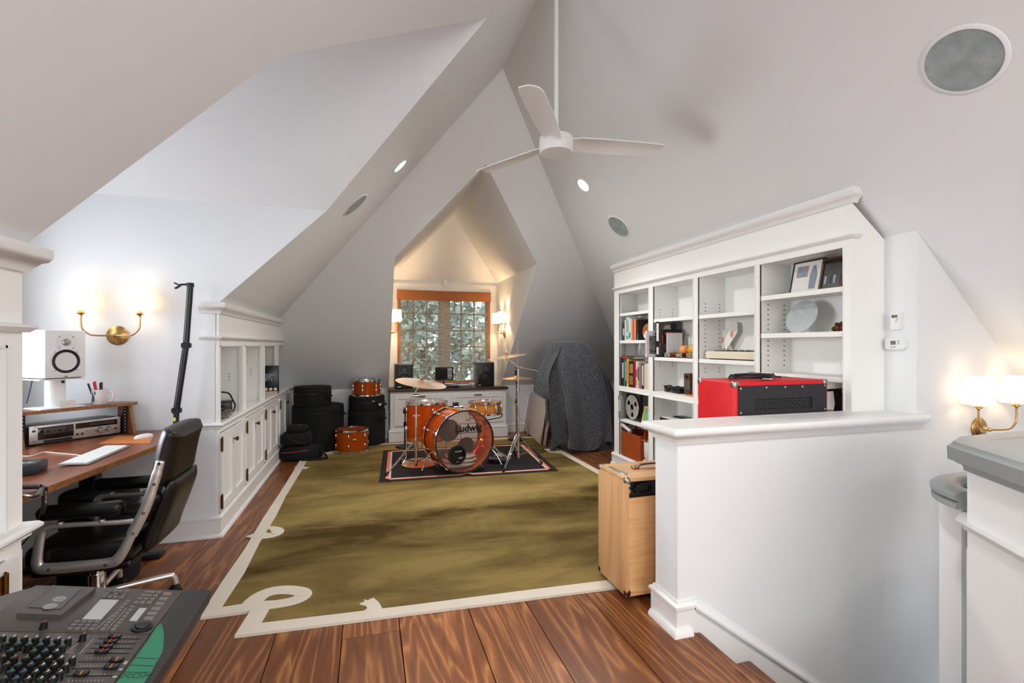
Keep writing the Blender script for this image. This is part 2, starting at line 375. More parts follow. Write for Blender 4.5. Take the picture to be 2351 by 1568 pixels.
for a, b in ((WL + .02, xm - .055), (xm + .055, WR - .02)):
    s = MB()
    for c in ((a, a + .035, WB, WT - .02), (b - .035, b, WB, WT - .02), (a, b, WB, WB + .04), (a, b, WT - .06, WT - .02)): s.box(c[0], c[1], YW + .06, YW + .09, c[2], c[3])
    sa = obj('sash', s, 'trim', w2)
    g = MB()
    for k in (1, 2):
        x = a + (b - a) * k / 3; g.box(x - .013, x + .013, YW + .065, YW + .085, WB + .04, WT - .06)
    for k in range(1, 5):
        z = WB + .04 + (WT - WB - .10) * k / 5; g.box(a + .035, b - .035, YW + .065, YW + .085, z - .012, z + .012)
    gb_ = obj('glazing_bars', g, 'trim', sa); gb_['kind'] = 'stuff'
    for i in range(3):
        for k in range(5):
            x0 = a + (b - a) * i / 3; x1_ = a + (b - a) * (i + 1) / 3; z0 = WB + .04 + (WT - WB - .1) * k / 5; z1 = z0 + (WT - WB - .1) / 5
            obj('pane', MB().box(max(x0, a + .03) + .004, min(x1_, b - .03) - .004, YW + .074, YW + .077, z0 + .004, z1 - .004), GL, sa)

# stair wall, half wall with cap, bookcase return
H2 = 2.055
planes('wall_stair', [[(XW, YS, -2.2), (4.3, YS, -2.2), (4.3, YS, Rz(4.3)), (XW, YS, Rz(XW))], [(XW, YS, .85), (XW, 2.06, .85), (XW, 2.06, Rz(XW)), (XW, YS, Rz(XW))]])
hw = struct('wall_half', MB().box(1.338, XW, YS, H2, -2.2, .88), 'wall', label='white half wall beside the stairs', smooth=False)
capp = [(0, 0), (.012, 0), (.016, .018), (.028, .03), (.042, .036), (.05, .05), (.05, .062), (.042, .073), (.0, .075)]
cp = MB().sweep([(o, z) for o, z in capp], [(XW + .035, YS, .855), (1.338, YS, .855), (1.338, H2, .855), (XW, H2, .855)][::-1])
for v in range(len(cp.v)): pass
cp.box(1.337, XW, YS - .001, H2, .90, .9293)
struct('trim_1', cp, 'trim', label='white moulded cap on the half wall')
def base_prof(h=.145, t=.016): return [(0, 0), (t, 0), (t, h - .035), (t + .008, h - .03), (t + .008, h - .018), (t * .6, h - .008), (t * .5, h), (0, h)]
def shoe_prof(r=.022): return [(.012, 0), (.012 + r, 0), (.012 + r * .95, r * .5), (.012 + r * .6, r * .9), (.012, r)]
b = MB().sweep(base_prof(), [(1.42, YS, 0), (1.338, YS, 0), (1.338, H2, 0), (1.45, H2, 0)][::-1])
b.sweep(shoe_prof(.03), [(1.395, YS, 0), (1.338, YS, 0), (1.338, H2, 0)][::-1])
sk = [(1.42, -.02), (1.42, .09), (2.9, .09 - .715 * 1.48), (2.9, -1.35), (1.62, -.4)]
b.add([(x, YS - .016, z) for x, z in sk] + [(x, YS, z) for x, z in sk], [(0, 1, 2, 3, 4), (5, 6, 7, 8, 9), (1, 2, 7, 6), (0, 1, 6, 5)])
mp = [(o, z) for o, z in ((0, .10), (.024, .105), (.024, .118), (.016, .128), (.01, .145), (0, .145))]
n = len(mp); pp = [(1.418, 0), (1.425, 0), (2.9, -.715 * 1.475)]
b.add([(x, YS - o, z + dz) for x, dz in pp for o, z in mp], [(i * n + j, i * n + (j + 1) % n, (i + 1) * n + (j + 1) % n, (i + 1) * n + j) for i in range(2) for j in range(n)])
struct('baseboard_stair', b, 'trim', label='white baseboard running down beside the stairs')
b = MB().sweep(base_prof(.15), [(XD, YF, 0), (XC, YF, 0), (XC, 6.9, 0)]); b.sweep(shoe_prof(), [(XD, YF, 0), (XC, YF, 0), (XC, 6.9, 0)])
struct('baseboard_left', b, 'trim', label='white baseboard under the left built-in')
b = MB().sweep(base_prof(.13), [(XB, 4.80, 0), (XB, 2.06, 0)]); b.sweep(shoe_prof(), [(XB, 4.80, 0), (XB, 2.06, 0)])
struct('baseboard_right', b, 'trim', label='white baseboard under the bookcase')
b = MB().sweep(base_prof(.13), [(X2, 6.965, 0), (2.9, 6.965, 0)]); b.sweep(base_prof(.13), [(-.9, 6.965, 0), (X1, 6.965, 0)])
struct('baseboard_far', b, 'trim', label='white baseboard on the far knee wall')
planes('wall_left', [[(-1.02, YB, 0), (-1.02, 1.0, 0), (-1.02, 1.0, Lz(-1.02)), (-1.02, YB, Lz(-1.02))]])
planes('wall_right', [[(4.3, YB, -2.2), (4.3, 7.3, -2.2), (4.3, 7.3, zr), (4.3, YB, zr)]])
planes('wall_knee', [[(-1.36, YF, 0), (-1.36, 7.0, 0), (-1.36, 7.0, zl + .02), (-1.36, YF, zl + .02)], [(-1.36, .6, 0), (-1.36, YN, 0), (-1.36, YN, zl + .02), (-1.36, .6, zl + .02)], [(-1.36, .6, 0), (-1.0, .6, 0), (-1.0, .6, 1.6), (-1.36, .6, zl)]])
planes('wall_back', [[(-1.02, YB, 0), (4.3, YB, 0), (4.3, YB, zr), (XR, YB, ZR), (-1.02, YB, Lz(-1.02))]])

# floor: separate boards along the room, with narrow dark gaps over a dark base
fb = MB(); fb.box(-2.1, 1.40, YB, 7.2, -.06, -.03); fb.box(1.40, 4.3, YB, 1.25, -.06, -.03); fb.box(1.40, 4.3, 1.9, 7.2, -.06, -.03)
fl = struct('floor', fb, mat('subfloor', '120a06', .9), label='wide old pine floor boards', smooth=False)
seams = [-2.1, -1.78, -1.5, -1.27, -1.035, -.733, -.40, -.113, .138, .472, .763, 1.09, 1.415]
seams2 = [1.415, 1.72, 2.02, 2.33, 2.60, 2.86, 3.2, 3.6]
def plank(x0, x1, y0, y1):
    obj('plank', MB().box(x0 + .0018, x1 - .0018, y0 + .0015, y1 - .0015, -.03, 0, .0012, seg=1), 'floor', fl)
joints = {0: [3.2], 1: [2.9], 2: [4.4], 3: [2.4, 5.2], 4: [3.9], 5: [1.3, 4.9], 6: [3.3], 7: [2.262, 5.6], 8: [1.1, 4.1], 9: [3.6], 10: [.9, 5.0], 11: [3.1]}
for i in range(len(seams) - 1):
    ys = [YB] + joints[i] + [6.96]
    for a, c in zip(ys, ys[1:]): plank(seams[i], seams[i + 1], a, c)
for i in range(len(seams2) - 1):
    for a, c in ((2.06, 4.3 + .3 * (i % 3)), (4.3 + .3 * (i % 3), 6.96)): plank(seams2[i], seams2[i + 1], a, c)
    plank(seams2[i], seams2[i + 1], YB, 1.25)
# stairs going down to the right
for k in range(7):
    x = 1.42 + .268 * (k - 1) ; z = -.18 * k
    if k == 0:
        t = thing('stair_nosing', 'wooden nosing board at the top of the stairs', 'stair nosing', (1.42, 1.2, 0)); obj('tread', MB().box(1.415, 1.445, 1.26, 1.862, -.035, 0, .008), 'floor', t, world=True); continue
    t = thing('stair_step', ['second', 'third', 'fourth', 'fifth', 'sixth', 'seventh'][k - 1] + ' wooden stair step down from the floor', 'stair step', (x, 1.2, z), group='steps of the stairs')
    obj('tread', MB().box(x, x + .30, 1.26, 1.862, z - .035, z, .008), 'floor', t, world=True)
    obj('riser', MB().box(x + .0, x + .02, 1.26, 1.862, z, z + .145), 'trim', t, world=True)
planes('wall_stairwell', [[(1.40, 1.255, -2.2), (4.3, 1.255, -2.2), (4.3, 1.255, -.03), (1.40, 1.255, -.03)]])
# ------------------------------------------------------------ built-in cupboards on the left
def yz_panel(mb, pts, x0, x1): mb.prism([(y, z) for y, z in pts], x0, x1, M4=Matrix(((0, 0, 1, 0), (1, 0, 0, 0), (0, 1, 0, 0), (0, 0, 0, 1))))
crown = [(0, 0), (.012, 0), (.016, .012), (.03, .03), (.042, .036), (.05, .05), (.05, .075), (0, .075)]
bead = [(0, 0), (.012, 0), (.02, .008), (.026, .014), (.026, .022), (0, .026)]
sillp = [(0, 0), (.014, 0), (.016, .01), (.026, .014), (.034, .022), (.034, .03), (.026, .038), (0, .04)]
def knob(parent, y, z, x=XC):
    obj('knob', MB().lathe([(.006, 0), (.006, .012), (.016, .02), (.016, .03), (.010, .034), (0, .034)], 12, T(x + .02, y, z) @ RY(90)), 'knobwood', parent, world=True)
def hinge(parent, y, z, x=XC):
    h = MB().box(x + .018, x + .0225, y - .016, y + .016, z - .045, z + .045); h.lathe([(0, -.055), (.004, -.052), (.003, -.047), (.0055, -.045), (.0055, .045), (.003, .047), (.004, .052), (0, .055)], 10, T(x + .024, y, z))
    obj('hinge', h, 'darkbrass', parent, world=True)
def door(parent, y0, y1, z0, z1, x=XC, hy=None, ky=None):
    d = MB(); f = .045; d.box(x, x + .018, y0, y0 + f, z0, z1); d.box(x, x + .018, y1 - f, y1, z0, z1); d.box(x, x + .018, y0 + f, y1 - f, z0, z0 + f * 1.3); d.box(x, x + .018, y0 + f, y1 - f, z1 - f * 1.1, z1)
    o = obj('door', d, 'trim', parent, world=True, smooth=False)
    p = MB().box(x - .004, x + .005, y0 + f, y1 - f, z0 + f * 1.3, z1 - f * 1.1)
    pb = [(0, 0), (.008, 0), (0, .010)]
    obj('door_panel', p, 'trim', o, world=True, smooth=False)
    if hy is not None:
        for z in (z0 + .07, z1 - .07): hinge(o, hy, z, x)
    if ky is not None: knob(o, ky, z1 - .085, x)
    return o
def left_builtin(label, y0, yend, bays, near=False):
    t = thing('built_in_cupboard', label, 'cupboard', (XC, y0, 0), group=None)
    E_ = (lambda z: min(yend, Hy(z) - .004))
    b = MB(); yo = y0 + (.0 if near else .004); ye = (yend - .004) if near else None
    b.box(XC - .26, XC, yo, E_(.15), 0, .15)                                            # plinth
    b.box(XC - .26, XC, yo, E_(.74) - .004, .70, .741)
    yz_panel(b, [(yo, 1.30), (E_(1.30), 1.30), (E_(1.35), 1.35), (yo, 1.35)], XC - .26, XC)
    yz_panel(b, [(yo, 1.3505), (E_(1.35), 1.3505), (E_(1.57), 1.57), (yo, 1.57)], XC - .0195, XC - .0003)
    b.box(XC - .27, XC - .26, yo, E_(1.3) if not near else ye, .15, 1.30)           # back
    st = [(y0, bays[0][0])] + [(bays[i][1], bays[i + 1][0]) for i in range(len(bays) - 1)] + ([(bays[-1][1], yend)] if near else [])
    for a, c in st:
        b.box(XC - .022, XC, a, c, .77, 1.30); b.box(XC - .02, XC, a, c, .15, .70)
        b.box(XC - .26, XC - .02, max(yo, (a + c) / 2 - .01), (a + c) / 2 + .01, .15, 1.30)
    obj('carcass', b, 'shelfwhite', t, world=True, smooth=False)
    s = MB()
    P = [(XC - .115, y0, 0), (XC, y0, 0), (XC, E_(.75), 0)] if not near else [(XC, y0, 0), (XC, yend, 0), (XC - .2, yend, 0)]
    def pathz(z, e): return [(p[0], (p[1] if (near or i < 2) else e), z) for i, p in enumerate(P)]
    s.sweep(sillp, pathz(.735, E_(.76))); s.box(XC - .26, XC, yo, E_(.77) - .002, .742, .7722)
    obj('sill', s, 'trim', t, world=True)
    obj('crown_moulding', MB().sweep(crown, pathz(1.515, E_(1.55))), 'trim', t, world=True)
    obj('bead_moulding', MB().sweep(bead, pathz(1.338, E_(1.35))), 'trim', t, world=True)
    fr = MB()
    for a, c in bays:
        if c < 6.2: 
            for q in ((a, a + .008, .772, 1.30), (c - .008, c, .772, 1.30), (a, c, 1.292, 1.30)): fr.box(XC - .01, XC + .006, *q)
    obj('opening_bead', fr, 'trim', t, world=True, smooth=False)
    ph = MB()
    for a, c in bays[:-1]:
        for z in (1.02, 1.045, 1.07): ph.cyl((XC - .10, c + .0345, z), (XC - .10, c + .0335, z), .004, seg=8)
    if not near: obj('peg_holes', ph, 'black', t, world=True)
    for a, c in bays:
        c2 = min(c, Hy(.7) - .08); mid = (a + c2) / 2
        door(t, a - .022, mid - .002, .165, .695, hy=a - .024, ky=mid - .03)
        door(t, mid + .002, c2 + .022, .165, .695, hy=(c2 - .040) if near else None)
    return t
left_builtin('white built-in cupboard with three open niches beyond the desk', YF, 6.9, [(3.742, 4.35), (4.455, 5.10), (5.215, 5.85), (6.03, 6.82)])
left_builtin('white built-in cupboard with a brass hinge on the near side of the desk dormer', 0.75, YN, [(.82, 1.705)], near=True)

# ------------------------------------------------------------ bookcase on the right
bc = thing('bookcase', 'tall white built-in bookcase with four bays of shelves', 'bookcase', (XB, 2.05, 0))
YK0, YK1 = 2.05, 4.775; BD = .27; CT = .865
bays = [(4.09, 4.66), (3.425, 4.012), (2.756, 3.362), (2.10, 2.709)]
b = MB()
sd = [(XB, 0), (XB + BD, 0), (XB + BD, Rz(XB + BD) - .01), (XB, 2.10)]
for y in (YK0, YK1 - .02): b.prism([(x, z) for x, z in sd], y, y + .02, M4=Matrix(((1, 0, 0, 0), (0, 0, 1, 0), (0, 1, 0, 0), (0, 0, 0, 1))))
b.box(XB + BD, XB + BD + .015, YK0 + .001, YK1 - .001, 0, 1.862)
b.box(XB + .0005, XB + .02, YK0 + .02, YK1 - .02, 1.863, 2.15); b.box(XB + .005, XB + BD, YK0 + .02, YK1 - .02, 1.862, 1.885)
b.box(XB - .001, XB + BD, YK0 + .02, YK1 - .02, .821, CT); b.box(XB - .001, XB + BD, YK0 + .02, YK1 - .02, .0, .127)
st = [(bays[0][1], YK1), (bays[1][1], bays[0][0]), (bays[2][1], bays[1][0]), (bays[3][1], bays[2][0]), (YK0, bays[3][0])]
for a, c in st:
    b.box(XB + .0004, XB + .022, max(a, YK0 + .02), min(c, YK1 - .02), .1275, 1.8625)
    if a > YK0 and c < YK1: b.box(XB + .02, XB + BD, a + .004, c - .004, .127, 1.862)
obj('carcass', b, 'shelfwhite', bc, world=True, smooth=False)
b = MB()
for a, c in bays:
    for z0, z1 in ((CT, 1.862), (.127, .821)):
        for q in ((a - .008, a, z0, z1), (c, c + .008, z0, z1), (a, c, z1 - .008, z1)): b.box(XB - .006, XB + .01, *q)
obj('opening_bead', b, 'trim', bc, world=True, smooth=False)
obj('crown_moulding', MB().sweep(crown, [(XB, YK1, 2.095), (XB, YK0, 2.095), (XB + .03, YK0, 2.095)]), 'trim', bc, world=True)
obj('bead_moulding', MB().sweep(bead, [(XB, YK1, 1.90), (XB, YK0, 1.90), (XB + .05, YK0, 1.90)]), 'trim', bc, world=True)
shelf = [(0, 1.64), (0, 1.35), (0, .515), (1, 1.545), (1, 1.187), (2, 1.545), (2, 1.187), (3, 1.636), (3, 1.379), (3, 1.114), (1, .585), (2, .50), (3, .50)]
for i, z in shelf:
    a, c = bays[i]; s = MB().box(XB + .012, XB + BD, a - .004, c + .004, z - .022, z); s.box(XB + .006, XB + .02, a - .002, c + .002, z - .03, z + .001, .002)
    obj('shelf', s, 'shelfwhite', bc, world=True, smooth=False)
ph = MB()
for i, zs in ((0, (1.21, 1.24, 1.27, 1.30)), (1, (1.10, 1.13, 1.58, 1.61, 1.64)), (2, [1.08, 1.11] + [1.22 + .035 * k for k in range(9)] + [1.58, 1.61, 1.64]), (3, [1.16 + .034 * k for k in range(6)] + [1.41 + .034 * k for k in range(6)])):
    for z in zs:
        for x in (.07, .21):
            y = bays[i][1]; ph.cyl((XB + x, y - .0015 - .004 * 0, z), (XB + x, y + .02, z), .0035, seg=8)
obj('peg_holes', ph, 'black', bc, world=True)

# ------------------------------------------------------------ cabinet under the window
wc = thing('window_cabinet', 'low white cabinet with a dark wooden top under the window', 'cabinet', (XR, 6.69, 0))
CY = 6.69
b = MB().box(X1 + .01, X2 - .002, CY, 7.17, .0, .668)
obj('body', b, 'trim', wc, world=True, smooth=False)
b = MB().sweep(base_prof(.16, .02), [(X1 + .01, 7.0, 0), (X1 + .01, CY, 0), (X2 - .002, CY, 0), (X2 - .002, 6.96, 0)])
obj('plinth', b, 'trim', wc, world=True)
obj('cabinet_top', MB().box(X1 - .015, X2 + .025, CY - .035, 6.955, .668, .705, .006), 'walnut', wc, world=True)
for a, c, kx in ((X1 + .06, XR - .035, None), (XR + .035, X2 - .06, None)):
    d = MB(); f = .055; z0, z1 = .21, .625; y = CY - .018
    for q in ((a, a + f, z0, z1), (c - f, c, z0, z1), (a + f, c - f, z0, z0 + f), (a + f, c - f, z1 - f, z1)): d.box(q[0], q[1], y, CY, q[2], q[3])
    o = obj('door', d, 'trim', wc, world=True, smooth=False)
    obj('door_panel', MB().box(a + f, c - f, CY - .006, CY + .002, z0 + f, z1 - f), 'trim', o, world=True, smooth=False)
    g = MB().box((a + c) / 2 - .055, (a + c) / 2 + .055, y - .022, y - .012, z1 - .028, z1 - .015, .003)
    for s in (-.045, .045): g.box((a + c) / 2 + s - .005, (a + c) / 2 + s + .005, y - .014, y, z1 - .027, z1 - .017)
    obj('pull', g, 'knobwood', o, world=True)

# ------------------------------------------------------------ pedestal and hand rail of the stairwell, near right
gp = Vector((2.008, 1.186, 0)); dd = Vector((-.488, -.873, 0))
def ped(o_, z): pass
foot = [(gp.x + .03, gp.y - .0), (gp.x + dd.x * .62, gp.y + dd.y * .62), (2.55, gp.y + dd.y * .62), (2.62, gp.y + .06), (gp.x + .15, gp.y + .05)]
pd = thing('stair_pedestal', 'white panelled stair pedestal with a wide grey painted cap', 'pedestal', (gp.x + .3, gp.y - .2, 0))
fp = [(x, y, 0) for x, y in foot]
bd = MB().prism(foot, 0, .90); obj('body', bd, 'trim', pd, world=True, smooth=False)
capprof = [(-.05, .0), (.008, .0), (.012, .018), (.03, .026), (.034, .034), (.05, .036), (.052, .082), (.042, .088), (.036, .10), (.03, .102), (-.05, .102)]
c = MB().sweep(capprof, [(x, y, .855) for x, y, _ in fp], closed=True); c.prism(foot, .90, .9562)
obj('cap', c, 'greyrail', pd, world=True)
obj('bead_moulding', MB().sweep([(0, 0), (.008, 0), (.012, .012), (.03, .024), (.032, .03), (0, .03)], [(x, y, .645) for x, y, _ in fp], closed=True), 'trim', pd, world=True)
hr = thing('stair_handrail', 'curved grey handrail on white posts behind the pedestal', 'handrail', (2.3, 1.42, 0))
path = spline([(2.15, 1.245, 0), (2.19, 1.325, 0), (2.27, 1.395, 0), (2.38, 1.42, 0), (2.75, 1.42, -.0)], 8)
prof = [(-.045, .0), (-.045, .02), (-.03, .026), (-.048, .034), (-.05, .05), (-.03, .066), (0, .07), (.03, .066), (.05, .05), (.048, .034), (.03, .026), (.045, .02), (.045, .0)]
obj('rail', MB().sweep(prof, [(p.x, p.y, .685 + p.z) for p in path]), 'greyrail', hr, world=True)
for x, y, a in ((2.295, 1.385, 20), (2.62, 1.42, 0), (2.95, 1.42, 0)):
    obj('post', MB().box(-.04, .04, -.035, .035, (-.72 if x < 2.4 else -.90 if x < 2.8 else -1.08), .69, .003, M4=T(x, y, 0) @ RZ(a)), 'trim', hr, world=True)
obj('lower_panel', MB().box(2.33, 2.75, 1.395, 1.425, .45, .69), 'greyrail', hr, world=True)
# ------------------------------------------------------------ ceiling fan, downlights, ceiling speakers
FX, FY, FZ = XR, 2.714, 2.455
fan = thing('ceiling_fan', 'white three-bladed ceiling fan on a long rod under the ridge', 'ceiling fan', (FX, FY, FZ))
obj('motor_housing', MB().lathe([(0, 0), (.095, 0), (.100, .006), (.102, .05), (.102, .085), (.098, .093), (.05, .10), (.034, .104), (.034, .125), (.022, .132), (.022, .15), (0, .15)], 40), 'white', fan)
obj('rod', MB().cyl((0, 0, .14), (0, 0, ZR - FZ - .02), .0135, seg=16), 'white', fan)
obj('canopy', MB().lathe([(0, ZR - FZ - .12), (.02, ZR - FZ - .12), (.06, ZR - FZ - .07), (.06, ZR - FZ - .05)], 24), 'white', fan)
for a, pitch in ((-9, 13), (119, 13), (237, 13)):
    b = MB(); n = 14; Mx = RZ(a); vs = []; fs = []
    prof = [(.09, -.055, .045), (.14, -.066, .056), (.30, -.070, .066), (.50, -.066, .068), (.63, -.060, .066), (.665, -.05, .055)]
    for r, y0, y1 in prof:
        for k in range(5):
            y = y0 + (y1 - y0) * k / 4; tw = R(16 - 7 * r / .66); z = .052 - y * math.tan(tw) + .012 * math.cos(k / 4 * math.pi - math.pi / 2)
            vs += [(r, y, z), (r, y, z + .007)]
    for i in range(len(prof) - 1):
        for k in range(4):
            A = (i * 5 + k) * 2; B = A + 2; C = A + 10; D = B + 10
            fs += [(A, B, D, C), (A + 1, C + 1, D + 1, B + 1)]
        A = i * 10; fs += [(A, A + 10, A + 11, A + 1), (A + 8, A + 9, A + 19, A + 18)]
    fs += [(0, 1, 3, 2), (2, 3, 5, 4), (4, 5, 7, 6), (6, 7, 9, 8)]; q = (len(prof) - 1) * 10; fs += [(q + 2 * i, q + 2 * i + 2, q + 2 * i + 3, q + 2 * i + 1) for i in range(4)]
    b.add(vs, fs, Mx); obj('blade', b, 'white', fan, ang=50)
grille = mat('speaker grille', '8b9794', .7, noise=.35, nscale=14, bump=.6, bscale=900, col2='aab2b0')
def on_slope(px, py, n): return PN(px, py, (XR, YA, ZR), n)
nL = Vector((TL, 0, -1)).normalized(); nR = Vector((-TR, 0, -1)).normalized()
def disc_frame(p, n): return frame(p, (0, 1, 0), n.cross(Vector((0, 1, 0))))
def ceil_speaker(px, py, n, r, label):
    p = on_slope(px, py, -n); m4 = disc_frame(p, n)
    t = thing('ceiling_speaker', label, 'speaker', group='round speakers set into the ceiling', M4=m4)
    obj('frame_ring', MB().lathe([(r, .001), (r, .006), (r * 1.10, .005), (r * 1.14, .001)], 48), 'wall', t)
    obj('grille', MB().lathe([(0, .0045), (r * .6, .0045), (r, .003), (r, 0)], 48), grille, t)
ceil_speaker(2211, 140, nR, .128, 'large round ceiling speaker over the stairwell side')
ceil_speaker(1420, 520, nR, .118, 'round speaker in the slope above the bookcase')
ceil_speaker(816, 471, nL, .118, 'round speaker in the slope above the cupboards')
glow = mat('downlight lens', (1, 1, 1), .5, emit=9, emit_col=(1, .93, .84))
def beam(q, n, e=80):
    l = lamp('ceiling_spot', 'SPOT', q, e, (1, .985, .95), spot_size=R(150), spot_blend=1, shadow_soft_size=.12)
    l.rotation_euler = (-(n + Vector((0, 0, -.8))).normalized()).to_track_quat('Z', 'Y').to_euler()
def downlight(px, py, n, label):
    p = on_slope(px, py, -n); m4 = disc_frame(p, n)
    t = thing('downlight', label, 'downlight', group='recessed downlights', M4=m4)
    obj('trim_ring', MB().lathe([(.064, .001), (.064, .006), (.078, .004), (.080, .0)], 32), 'white', t)
    obj('lens', MB().lathe([(0, .003), (.064, .003), (.064, 0)], 32), glow, t)
    q = p + n * .03
    beam(q, n)
downlight(1340, 425, nR, 'lit recessed downlight in the slope above the bookcase')
for y_ in (.2, -1.9):                                            # unseen spots added without fixtures, to brighten floor and ceilings
    for x_, n_ in ((1.932, nR), (.253, nL)): beam(Vector((x_, y_, 2.80)) + n_ * .03, n_, 60)
downlight(918, 381, nL, 'lit recessed downlight in the slope beside the desk dormer')

# ------------------------------------------------------------ wall sconces: brass back plate, two curved arms, two linen shades
WARM = (1, .66, .36)
def sconce(label, m4, energy=.22, sp=.155):
    t = thing('wall_sconce', label, 'wall lamp', group='brass two-arm wall sconces', M4=m4)
    A = RX(90)
    obj('back_plate', MB().lathe([(0, 0), (.060, 0), (.062, .006), (.056, .010), (.055, .014), (.048, .018), (.030, .026), (.016, .030), (.014, .040), (.010, .048), (.012, .056), (.006, .064), (0, .066)], 36, A), 'brass', t)
    for s in (-1, 1):
        pts = spline([(0, -.05, 0), (s * .03, -.055, -.002), (s * .10, -.075, .0), (s * (sp - .03), -.085, .012), (s * (sp - .006), -.09, .04), (s * sp, -.09, .075), (s * sp, -.09, .125)], 6)
        a = obj('arm', MB().tube(pts, .0052, 10), 'brass', t)
        c = T(s * sp, -.09, .118)
        obj('candle_cup', MB().lathe([(0, 0), (.006, 0), (.008, .008), (.020, .016), (.022, .020), (.014, .024), (.012, .05), (0, .05)], 20, c), 'brass', a)
        obj('lamp_shade', MB().lathe([(.069, 0), (.056, .150), (.0545, .150), (.0675, 0), (.069, 0)], 40, T(s * sp, -.09, .150)), 'shade', a)
        l = lamp('sconce_bulb', 'POINT', m4 @ Vector((s * sp, -.09, .215)), energy, WARM, shadow_soft_size=.022)
    return t
sconce('brass double sconce with white shades above the desk', T(-1.553, YF, 1.363))
p = PX(1159, 765, X2); sconce('brass double sconce on the right cheek of the window dormer', T(X2, p.y, p.z) @ RZ(-90), 6)
sconce('brass double sconce on the left cheek of the window dormer', T(X1, p.y, p.z) @ RZ(90), 6)
sconce('brass double sconce on the wall above the stairs', T(3.32, YS, .829), .28)

# ------------------------------------------------------------ thermostats, sensor
lcd = mat('lcd', '6f7d69', .3); lcdk = mat('lcd digits', '20261f', .5)
def wallbox(t): return t
p = PX(2062, 738, XW); m4 = T(XW, p.y, p.z) @ RZ(-90)       # local x = along the wall, -y = out of it
t = thing('thermostat', 'tall white thermostat with a narrow display', 'thermostat', M4=m4)
obj('case', MB().prism(rrect(-.027, .027, -.045, .045, .004), .0, .022, M4=RX(90)), 'white', t)
obj('display', MB().box(-.019, .012, -.0232, -.021, .020, .036), lcd, t)
text('digits', '69', .012, lcdk, t, T(-.012, -.0234, .028) @ RX(90))
for x, z in ((.010, .010), (.004, .0)): obj('button', MB().cbox((0, -.0225, 0), (.004, .003, .009), .001, M4=T(x, 0, z) @ RY(35)), 'greyrail', t)
p = PX(2061, 789, XW); m4 = T(XW, p.y, p.z) @ RZ(-90)
t = thing('thermostat', 'wide rounded white thermostat with four buttons', 'thermostat', M4=m4)
o = rrect(-.052, .052, -.032, .032, .016)
obj('case', MB().prism(o, 0, .024, M4=RX(90)), 'white', t)
obj('display', MB().box(-.022, .006, -.0252, -.023, -.006, .016), lcd, t)
text('digits', '69  68', .007, lcdk, t, T(-.008, -.0254, .009) @ RX(90))
for x, z in ((.021, .014), (.021, -.0), (-.017, -.019), (.0, -.019)): obj('button', MB().lathe([(.0045, 0), (.0045, .0015), (.003, .002), (0, .002)], 14, T(x, -.0235, z) @ RX(90)), 'greyrail', t)
p = PY(1022, 655, YW - .025)
t = thing('motion_sensor', 'small white sensor box above the window', 'sensor', (p.x, YW, p.z + .02))
obj('case', MB().box(-.03, .03, -.07, -.03, -.04, .05, .008), 'white', t); obj('lens', MB().box(-.018, .018, -.074, -.068, -.01, .03, .004), 'trim', t)

# ------------------------------------------------------------ woven roman shade
sh = bpy.data.materials.new('woven shade'); sh.use_nodes = True; N = sh.node_tree.nodes; L = sh.node_tree.links
for n in list(N): N.remove(n)
out = N.new('ShaderNodeOutputMaterial'); mx = N.new('ShaderNodeMixShader'); mx2 = N.new('ShaderNodeMixShader')
df = N.new('ShaderNodeBsdfDiffuse'); tl = N.new('ShaderNodeBsdfTranslucent'); tr = N.new('ShaderNodeBsdfTransparent')
df.inputs[0].default_value = lin('b8a78e'); tl.inputs[0].default_value = lin('c9c6ba')
tc = N.new('ShaderNodeTexCoord'); mp = N.new('ShaderNodeMapping'); mp.inputs['Scale'].default_value = (7, 7, 230); nz = N.new('ShaderNodeTexNoise'); nz.inputs['Scale'].default_value = 1; nz.inputs['Detail'].default_value = 3
L.new(tc.outputs['Object'], mp.inputs[0]); L.new(mp.outputs[0], nz.inputs['Vector'])
mr = N.new('ShaderNodeMapRange'); mr.inputs[1].default_value = .35; mr.inputs[2].default_value = .65; mr.inputs[3].default_value = .42; mr.inputs[4].default_value = .88
L.new(nz.outputs[0], mr.inputs[0]); mx2.inputs[0].default_value = .6
L.new(df.outputs[0], mx2.inputs[1]); L.new(tl.outputs[0], mx2.inputs[2]); L.new(mr.outputs[0], mx.inputs[0]); L.new(mx2.outputs[0], mx.inputs[1]); L.new(tr.outputs[0], mx.inputs[2]); L.new(mx.outputs[0], out.inputs[0])
t = thing('roman_blind', 'brown woven shade pulled down over the window', 'blind', (xm, YW - .03, WT))
obj('shade_cloth', MB().box(WL - .005, WR + .005, YW - .034, YW - .032, WB + .02, WT - .04), sh, t, world=True, smooth=False)
brown = mat('brown woven cloth', 'a4673c', .8, noise=.3, nscale=8, stretch=(3, 3, 60))
obj('valance', MB().box(WL - .012, WR + .012, YW - .055, YW - .036, WT - .125, WT + .022, .004), brown, t, world=True)
for a, c in ((WL - .005, WL + .03), (WR - .03, WR + .005)): obj('edge_binding', MB().box(a, c, YW - .0365, YW - .0345, WB + .02, WT - .10), brown, t, world=True)
obj('bottom_rail', MB().box(WL, WR, YW - .04, YW - .03, WB + .005, WB + .03, .003), brown, t, world=True)
for x in (.62, .86, 1.24, 1.46):
    obj('lift_cord', MB().cyl((x, YW - .036, WB + .03), (x, YW - .036, WT - .1), .0016, seg=6), 'black', t, world=True)

